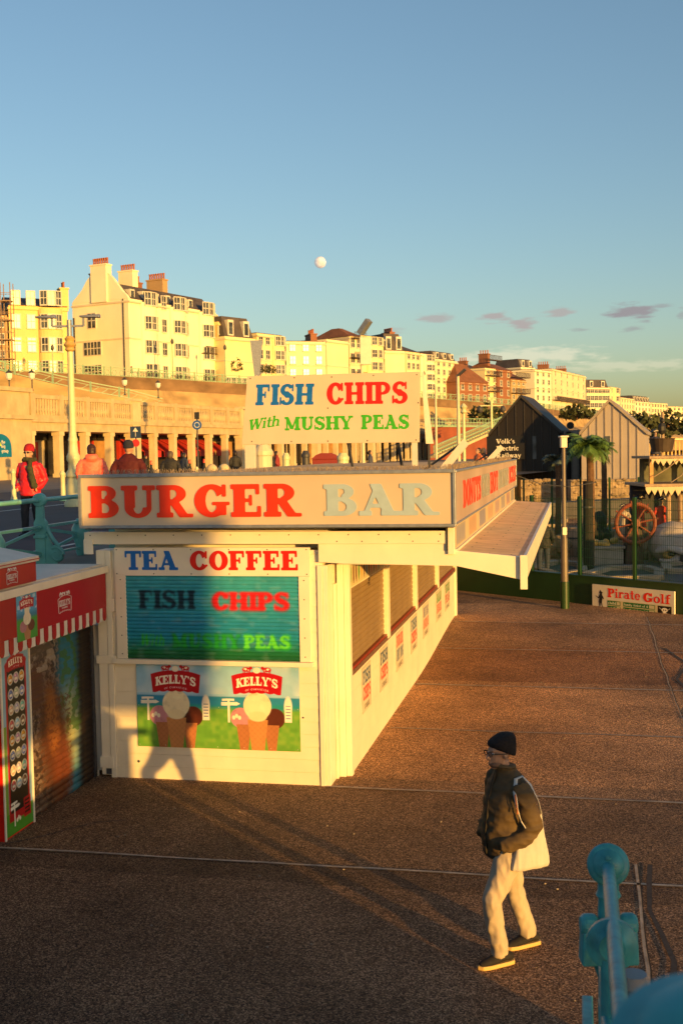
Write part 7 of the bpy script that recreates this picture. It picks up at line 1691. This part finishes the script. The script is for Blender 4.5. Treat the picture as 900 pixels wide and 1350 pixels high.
def simple_person(loc, rz, h, lab, coat, trousers, hat=None, hair=None, hood=False, scarf=None, glasses=False, bag=None, grp=None, legs=True, hw=.03, coatlen=.62, width=1.0):
    o = thing('person', lab, 'person', loc, rz, grp); s = h/1.75
    V = lambda x, y, z: Vector((x*s, y*s*width, z*s))
    w = MB(); head(w, V(0.02, 0, 1.61), s)
    for sy, st in ((-1, .10), (1, -.12)): w.tube([V(0, sy*.09, .88), V(.02+st*.4, sy*.10, .50), V(st-.02, sy*.09, .08)], [.08*s, .05*s, .035*s], 10, ref=(0, 1, 0))
    w.tube([V(0, 0, .85), V(0, 0, 1.1), V(0, 0, 1.38)], [.14*s, .13*s, .14*s], 12, ref=(0, 1, 0))
    for sy in (-1, 1):
        w.tube([V(0, sy*.17, 1.38), V(-.06, sy*.26, 1.12), V(.10, sy*.22, .95)], [.05*s, .045*s, .03*s], 8, ref=(0, 1, 0)); w.ell(V(.13, sy*.20, .92), (.045*s, .022*s, .05*s), 8)
    cloth(w, 'body', SKIN, o, .016*s, 2)
    w = MB(); w.loft([ringz((0, 0), .17*s, .20*s*width, coatlen*s+.18*s), ringz((0, 0), .16*s, .20*s*width, 1.0*s), ringz((.0, 0), .15*s, .205*s*width, 1.22*s), ringz((-.01, 0), .13*s, .215*s*width, 1.38*s), ringz((-.02, 0), .085*s, .13*s*width, 1.46*s), ringz((-.01, 0), .07*s, .075*s, 1.53*s)])
    for sy in (-1, 1): w.tube([V(-.01, sy*.16, 1.40), V(-.03, sy*.235, 1.27), V(-.08, sy*.27, 1.10), V(.04, sy*.24, .98), V(.13, sy*.19, .95)], [.075*s, .072*s, .066*s, .058*s, .05*s], 10, ref=(0, 1, 0))
    if hood: w.ell(V(-.10, 0, 1.46), (.10*s, .15*s, .10*s), 14)
    cloth(w, 'coat', coat, o, .016*s, 3, .009*s, 9/s, (1, 1, 1.6))
    w = MB()
    for sy, st in ((-1, .10), (1, -.12)): w.tube([V(0, sy*.085, .93), V(.02+st*.4, sy*.10, .50), V(st-.02, sy*.09, .07)], [.105*s, .078*s, .062*s], 12, ref=(0, 1, 0))
    w.ell(V(0, 0, .92), (.13*s, .17*s, .11*s), 12); cloth(w, 'trousers', trousers, o, .016*s, 2, .006*s, 10)
    for sy, st in ((-1, .10), (1, -.12)):
        w = MB(); w.tube([V(st-.06, sy*.09, .05), V(st+.04, sy*.09, .055), V(st+.17, sy*.095, .035)], [.045*s, .048*s, .034*s], 10, ref=(0, 0, 1)); w.build('shoe', BLK, o, smooth=True)
    if hat:
        w = MB(); w.ell(V(0.0, 0, 1.66), (.115*s, .098*s, .115*s), 16); 
        m2 = MB(); m2.loft([ringz((.0, 0), .108*s, .095*s, 1.645*s, tilt=.015*s), ringz((.0, 0), .115*s, .101*s, 1.665*s, tilt=.012*s), ringz((-.01, 0), .112*s, .098*s, 1.72*s), ringz((-.015, 0), .085*s, .075*s, 1.775*s), ringz((-.02, 0), .03*s, .03*s, 1.80*s)]); m2.build('beanie', hat, o, smooth=True)
    if hair is not None:
        w = MB(); w.ell(V(-.035, 0, 1.66), (.105*s, .100*s, .110*s), 14); w.tube([V(-.06, 0, 1.66), V(-.075, 0, 1.56), V(-.06, 0, 1.66-hw*5)], [.095*s, .095*s, .06*s], 12, ref=(0, 1, 0)); cloth(w, 'hair', hair, o, .014*s, 2, .006*s, 20)
    if glasses:
        w = MB()
        for sy in (-1, 1): w.ell(V(.108, sy*.034, 1.625), (.010*s, .028*s, .020*s), 10); w.bar(V(.10, sy*.06, 1.63), V(-.0, sy*.088, 1.63), .006, .008)
        w.build('sunglasses', M['black'], o, smooth=True)
    if scarf is not None:
        w = MB(); w.tube([V(.08*math.cos(t), .10*math.sin(t), 1.49+.01*math.cos(t*2)) for t in [2*math.pi*k/12 for k in range(12)]], .045*s, 10, closed=True); w.tube([V(.10, .06, 1.46), V(.17, .10, 1.3), V(.19, .16, 1.1), V(.17, .20, .95)], [.045*s, .055*s, .06*s, .06*s], 10, ref=(0, 1, 0)); cloth(w, 'scarf', scarf, o, .014*s, 2, .01*s, 12)
    return o
def facing(px, ang): return YAW+ang
def up_at(px, d): p = at(px, 600, d); return Vector((p.x, p.y, UP))
# view frame: +x of a figure turned by YAW-pi/2 looks at the viewer
TOV = YAW-math.pi/2
simple_person(up_at(39, 21.5), TOV-.25, 1.72, 'woman in red jacket, red hat, sunglasses and dark scarf on the upper road', mat('red_puffer', (.62, .02, .03), .5, .1, 6), DENIM, hat=mat('red_knit', (.35, .012, .02), .9, .2, 40), hair=mat('dark_hair', (.02, .012, .01), .5, .2, 30), scarf=mat('olive_scarf', (.05, .05, .02), .9, .3, 14), glasses=True, hw=.05)
simple_person(up_at(121, 26), TOV+math.pi+.2, 1.77, 'person in coral hooded coat with dark bobbed hair seen from behind', mat('coral_coat', (.85, .16, .10), .55, .08, 5), DENIM, hair=mat('brown_hair', (.045, .018, .01), .5, .2, 30), hood=True, hw=.03, width=1.15, coatlen=.5)
simple_person(up_at(170, 21.8), TOV+math.pi-.15, 1.76, 'person in maroon coat and navy beanie seen from behind', mat('maroon_coat', (.075, .008, .010), .8, .15, 8), DENIM, hat=mat('navy_knit', (.02, .022, .035), .9, .2, 40), width=1.2, coatlen=.5)
simple_person(up_at(225, 37), TOV+math.pi, 1.62, 'person in black jacket standing right of the maroon coat', mat('black_jacket', (.018, .018, .02), .7, .2, 8), DENIM, hair=mat('grey_brown_hair', (.10, .07, .05), .6, .2, 20), width=1.2)
GP = 'distant people on the upper promenade'
for px, d, rz, h, cc, lab in ((243, 52, 1, 1.6, (.03, .04, .07), 'distant person in dark blue near the small bollards'), (310, 54, 2, 1.65, (.02, .02, .02), 'distant person in black at the left edge of the roof sign'), (357, 38, .6, 1.62, (.02, .02, .02), 'dark clothed person beside the thick pale column'), (365, 58, .3, 1.6, (.25, .03, .03), 'distant person in red left of the red street kiosk'),
                  (488, 60, .2, 1.55, (.05, .06, .10), 'distant person in blue under the roof sign'), (192, 78, .5, 1.5, (.02, .02, .02), 'distant person in the arcade beside the maroon coat'), (168, 118, .2, 1.7, (.05, .03, .02), 'tiny figure leaning on the cliff railing')):
    loc = up_at(px, d)
    if px == 168: q = cliff_top(172, 1.0, -1.3); loc = q
    simple_person(loc, rz, h, lab, mat('coat_%d' % px, cc, .7, .1), DENIM, hair=mat('dark_hair', (.02, .012, .01)), grp=GP)
simple_person(up_at(630, 44), TOV-1.0, 1.55, 'long haired woman in orange top at the green chairs by the black hut', mat('orange_top', (.5, .14, .05), .7, .1), DENIM, hair=mat('dark_hair', (.02, .012, .01)), hw=.08)
simple_person(up_at(638, 46), TOV+.8, 1.55, 'person in dark top beside the woman with long dark hair', mat('dark_top', (.03, .02, .025), .7, .1), DENIM, hair=mat('fair_hair', (.3, .18, .07), .6, .2, 20), hw=.04)
for px, dd, lab in ((616, 43, 'left pale green chair back by the brick wall'), (623, 43, 'second pale green chair back'), (643, 43, 'right pale green chair back by the black hut')):
    o = thing('garden_chair', lab, 'chair', up_at(px, dd), YAW, 'pale green chairs near the black hut'); w = MB(); w.prism([(-.24, .4), (.24, .4), (.24, .8), (.14, .95), (-.14, .95), (-.24, .8)], (0, -.02, 0), (1, 0, 0), (0, 0, 1), (0, .04, 0)); w.build('backrest', mrail, o, bevel=.01); MB().box(-.24, .24, .02, .45, .40, .44).build('seat', mrail, o)
    for sx in (-1, 1): MB().bar((sx*.2, .05, 0), (sx*.2, .05, .4), .03, .03).build('leg', mrail, o); MB().bar((sx*.2, .4, 0), (sx*.2, .4, .4), .03, .03).build('leg', mrail, o)
# walker glimpsed below the canopy, in dark jeans, beyond the kiosk
p = onz(719, 757, GZ)
p = at(716, 757, 34.3); p.z = .2
simple_person(p, TOV+math.pi-.3, 1.74, 'walker in black jacket and jeans beyond the fence, by the canopy edge', mat('black_jacket', (.018, .018, .02)), mat('dark_jeans', (.03, .04, .07), .8, .2, 10), hair=mat('dark_hair', (.02, .012, .01)), width=1.15)

# ------------------------------------------------------------------ the man in the foreground
mp_ = at(669, 1262, 8.78); mp_.z = 0
# his own frame: +x where he is heading, +y his left (towards the viewer)
hd_ = (-RH*1.0-FH*.42).normalized(); MR = math.atan2(hd_.y, hd_.x)
man = thing('person', 'man in beanie, glasses, olive jacket and light trousers, hands in pockets', 'person', mp_, MR)
skin2 = mat('man_skin', (.40, .22, .14), .5, .05, 10); jk = mat('olive_jacket', (.095, .060, .024), .75, .22, 7, .0012, 160); tr = mat('beige_trousers', (.46, .37, .26), .85, .08, 5, .0006, 220)
knit = mat('black_knit', (.014, .010, .010), .95, .3, 60, .002, 140); sole = mat('yellow_sole', (.62, .42, .14), .5, .06); suede = mat('black_suede', (.016, .014, .014), .85, .3, 20)
HC = Vector((.055, 0, 1.635))
w = MB(); head(w, HC, 1.0)
w.tube([(0, 0, .9), (.0, 0, 1.2), (-.01, 0, 1.4)], [.11, .11, .12], 12, ref=(0, 1, 0))
legs = {1: ([(.0, .085, .93), (.10, .105, .72), (.205, .115, .51), (.17, .11, .28), (.115, .11, .09)]), -1: ([(-.02, -.085, .93), (-.08, -.09, .70), (-.125, -.10, .48), (-.20, -.10, .28), (-.265, -.10, .09)])}
for s in (1, -1): w.tube(legs[s], [.085, .075, .056, .045, .036], 12, ref=(0, 1, 0))
arms = {1: [(-.03, .18, 1.40), (-.05, .235, 1.27), (-.07, .25, 1.12), (.0, .235, 1.02), (.08, .14, .955)], -1: [(.0, -.17, 1.40), (-.02, -.24, 1.26), (-.06, -.26, 1.12), (.03, -.22, 1.03), (.08, -.12, .96)]}
for s in (1, -1): w.tube(arms[s], [.05, .045, .04, .032, .026], 10, ref=(0, 1, 0))
cloth(w, 'body', skin2, man, .0085, 3)
# hands inside the pockets
for s in (1, -1):
    a = Vector(arms[s][-1])+Vector((-.05, -.03*s, -.0)); w = MB(); w.ell(a+Vector((.03, -.01*s, -.02)), (.045, .020, .038), 10)
    for k in range(4): w.tube([a+Vector((.055, -.012*s, .012-.018*k)), a+Vector((.090, -.02*s, .0-.020*k)), a+Vector((.102, -.035*s, -.01-.020*k))], [.009, .009, .007], 6)
    w.tube([a+Vector((.01, -.01*s, .02)), a+Vector((.04, -.02*s, .045)), a+Vector((.07, -.03*s, .045))], [.011, .010, .008], 6); cloth(w, 'hand', skin2, man, .006, 1)
# trousers
w = MB()
LT = {1: ([(.0, .088, .96), (.055, .105, .82), (.13, .116, .66), (.212, .118, .520), (.196, .117, .42), (.165, .112, .27), (.138, .11, .14), (.132, .11, .085)], [.112, .106, .088, .074, .070, .066, .064, .062]),
      -1: ([(-.02, -.088, .96), (-.06, -.10, .80), (-.098, -.105, .64), (-.132, -.105, .48), (-.168, -.105, .36), (-.215, -.105, .24), (-.242, -.105, .14), (-.245, -.105, .085)], [.112, .104, .088, .072, .068, .066, .066, .064])}
for s in (1, -1): w.tube(LT[s][0], LT[s][1], 20, ref=(0, 1, 0))
w.ell((-.005, 0, .93), (.125, .17, .12), 16)
o = cloth(w, 'trousers', tr, man, .0095, 3, .0085, 11, (1.5, .8, .75))
# jacket: body and sleeves
w = MB(); w.loft([ringz((.015, 0), .140, .185, .835, 28), ringz((.015, 0), .158, .200, .875, 28), ringz((.02, 0), .168, .206, .98, 28), ringz((.01, 0), .158, .202, 1.12, 28), ringz((.0, 0), .152, .208, 1.27, 28), ringz((-.015, 0), .132, .200, 1.38, 28), ringz((-.02, 0), .095, .14, 1.455, 28), ringz((.0, 0), .078, .083, 1.49, 28), ringz((.018, 0), .076, .078, 1.535, 28)])
SL = {1: [(-.02, .165, 1.405), (-.035, .218, 1.33), (-.06, .245, 1.22), (-.082, .258, 1.115), (-.02, .248, 1.035), (.06, .222, .99), (.135, .16, .955)], -1: [(-.02, -.165, 1.405), (-.03, -.225, 1.33), (-.06, -.265, 1.22), (-.08, -.28, 1.12), (.01, -.27, 1.04), (.07, -.215, .99), (.12, -.14, .96)]}
for s in (1, -1): w.tube(SL[s], [.078, .074, .070, .070, .063, .058, .052], 18, ref=(0, 1, 0))
cloth(w, 'jacket', jk, man, .0095, 3, .0105, 8.5, (1.0, 1.0, 1.7))
w = MB(); w.tube([(.105+.072*0, 0, 0)]*0 or [(.018+.082*math.cos(t), .084*math.sin(t), 1.535+.012*math.cos(t)) for t in [2*math.pi*k/24 for k in range(24)]], .016, 8, closed=True); w.build('collar', jk, man, smooth=True)
w = MB(); w.tube([(.085, 0, 1.50), (.122, 0, 1.40), (.156, 0, 1.27), (.172, 0, 1.12), (.192, 0, .98), (.178, 0, .86)], .012, 6); w.build('zip_placket', mat('placket_dark', (.03, .022, .012), .7), man, smooth=True)
w = MB(); w.loft([ringz((.015, 0), .152, .194, .825, 28), ringz((.015, 0), .164, .205, .845, 28), ringz((.015, 0), .160, .200, .875, 28)]); w.build('hem_band', mat('hem_dark', (.035, .026, .014), .8), man, smooth=True)
w = MB(); w.tube([(.05, .205, 1.0), (.10, .185, .93), (.13, .16, .90)], .010, 6); w.build('pocket_welt', mat('hem_dark', (.035, .026, .014)), man, smooth=True)
# shoes
for s, (x, y) in ((1, (.112, .11)), (-1, (-.26, -.10))):
    ang = 0.0; sh = MB(); P = [(x-.075, y, .060), (x-.03, y, .075), (x+.03, y, .070), (x+.10, y, .052), (x+.165, y, .040), (x+.20, y, .034)]
    sh.tube(P, [.038, .046, .047, .044, .038, .022], 14, ref=(0, 0, 1), squash=(1.0, .82)); u_ = sh.build('shoe', suede, man, smooth=True)
    so = MB(); pts = [(x-.105, -.0), (x-.09, .034), (x-.03, .040), (x+.06, .044), (x+.13, .048), (x+.19, .038), (x+.222, .0), (x+.19, -.036), (x+.13, -.046), (x+.06, -.040), (x-.03, -.038), (x-.09, -.034)]
    so.prism([(a, b+y) for a, b in pts], (0, 0, .0015), (1, 0, 0), (0, 1, 0), (0, 0, .032)); so.build('sole', sole, u_, bevel=.006)
# beanie, glasses, stubble, eyes
w = MB(); H0 = HC
def tring(dx, rx, ry, dz, tilt): return [(H0.x+dx+rx*math.cos(2*math.pi*k/24), H0.y+ry*math.sin(2*math.pi*k/24), H0.z+dz+tilt*math.cos(2*math.pi*k/24)) for k in range(24)]
w.loft([tring(-.022, .106, .092, .012, .045), tring(-.020, .114, .099, .030, .040), tring(-.022, .115, .100, .062, .030), tring(-.028, .109, .096, .085, .018), tring(-.038, .098, .088, .115, .0), tring(-.048, .070, .066, .142, -.006), tring(-.056, .030, .030, .154, 0)])
cloth(w, 'beanie', knit, man, .007, 2, .0025, 40)
w = MB()
for s in (1, -1): 
    w.tube([(H0.x+.103, s*.036+.026*math.cos(t), H0.z+.008+.018*math.sin(t)) for t in [2*math.pi*k/14 for k in range(14)]], .0035, 6, closed=True, ref=(1, 0, 0)); w.bar((H0.x+.10, s*.062, H0.z+.014), (H0.x-.015, s*.088, H0.z+.010), .005, .007)
w.bar((H0.x+.104, -.011, H0.z+.012), (H0.x+.104, .011, H0.z+.012), .005, .005)
w.build('glasses', M['black'], man, smooth=True)
for s in (1, -1): w = MB(); w.ell(H0+Vector((.078, s*.033, .006)), (.014, .014, .011), 10); w.build('eye', mat('eye_white', (.5, .46, .42), .2, .02), man, smooth=True)
w = MB(); w.ell(H0+Vector((.030, 0, -.078)), (.064, .058, .040), 14); w.build('stubble', mat('stubble', (.16, .09, .06), .8, .3, 80), man, smooth=True)
# tote bag hangs from his left shoulder: a thing of its own
tb = thing('tote_bag', 'off-white cotton tote bag hanging from the shoulder of the man in the beanie', 'tote bag', mp_, MR)
mb = MB()
def tr_(z, x0, x1, y, t, n=20):
    P = []
    for k in range(n):
        a = 2*math.pi*k/n; cxx = (x0+x1)/2; rx = (x1-x0)/2
        P.append((cxx+rx*max(-1, min(1, 1.25*math.cos(a))), y+t*math.sin(a)*(.35+.65*abs(math.sin(a))), z))
    return P
mb.loft([tr_(.775, -.225, .09, .225, .028), tr_(.80, -.232, .092, .228, .040), tr_(.90, -.215, .07, .232, .045), tr_(1.0, -.195, .03, .23, .038), tr_(1.12, -.18, -.03, .225, .026), tr_(1.20, -.172, -.08, .22, .016)])
cloth(mb, 'bag', mat('cotton_canvas', (.50, .46, .40), .9, .06, 6, .0006, 200), tb, .0085, 2, .008, 7, (2.2, 1, .5))
w = MB(); w.tube([(-.165, .235, 1.19), (-.135, .245, 1.30), (-.09, .215, 1.42), (-.05, .16, 1.478), (.01, .165, 1.465), (.05, .215, 1.38), (.055, .25, 1.27), (.03, .262, 1.17), (-.01, .275, 1.10)], .010, 8, squash=(1.6, .6)); w.build('strap', mat('strap_cotton', (.62, .58, .52), .9, .05), tb, smooth=True)
w = MB(); w.tube([(.062, .235, 1.37), (.068, .262, 1.30), (.063, .275, 1.23)], .006, 6); w.build('woven_label', mat('strap_orange', (.5, .14, .04), .8, .05), tb, smooth=True)
bpy.context.view_layer.update()
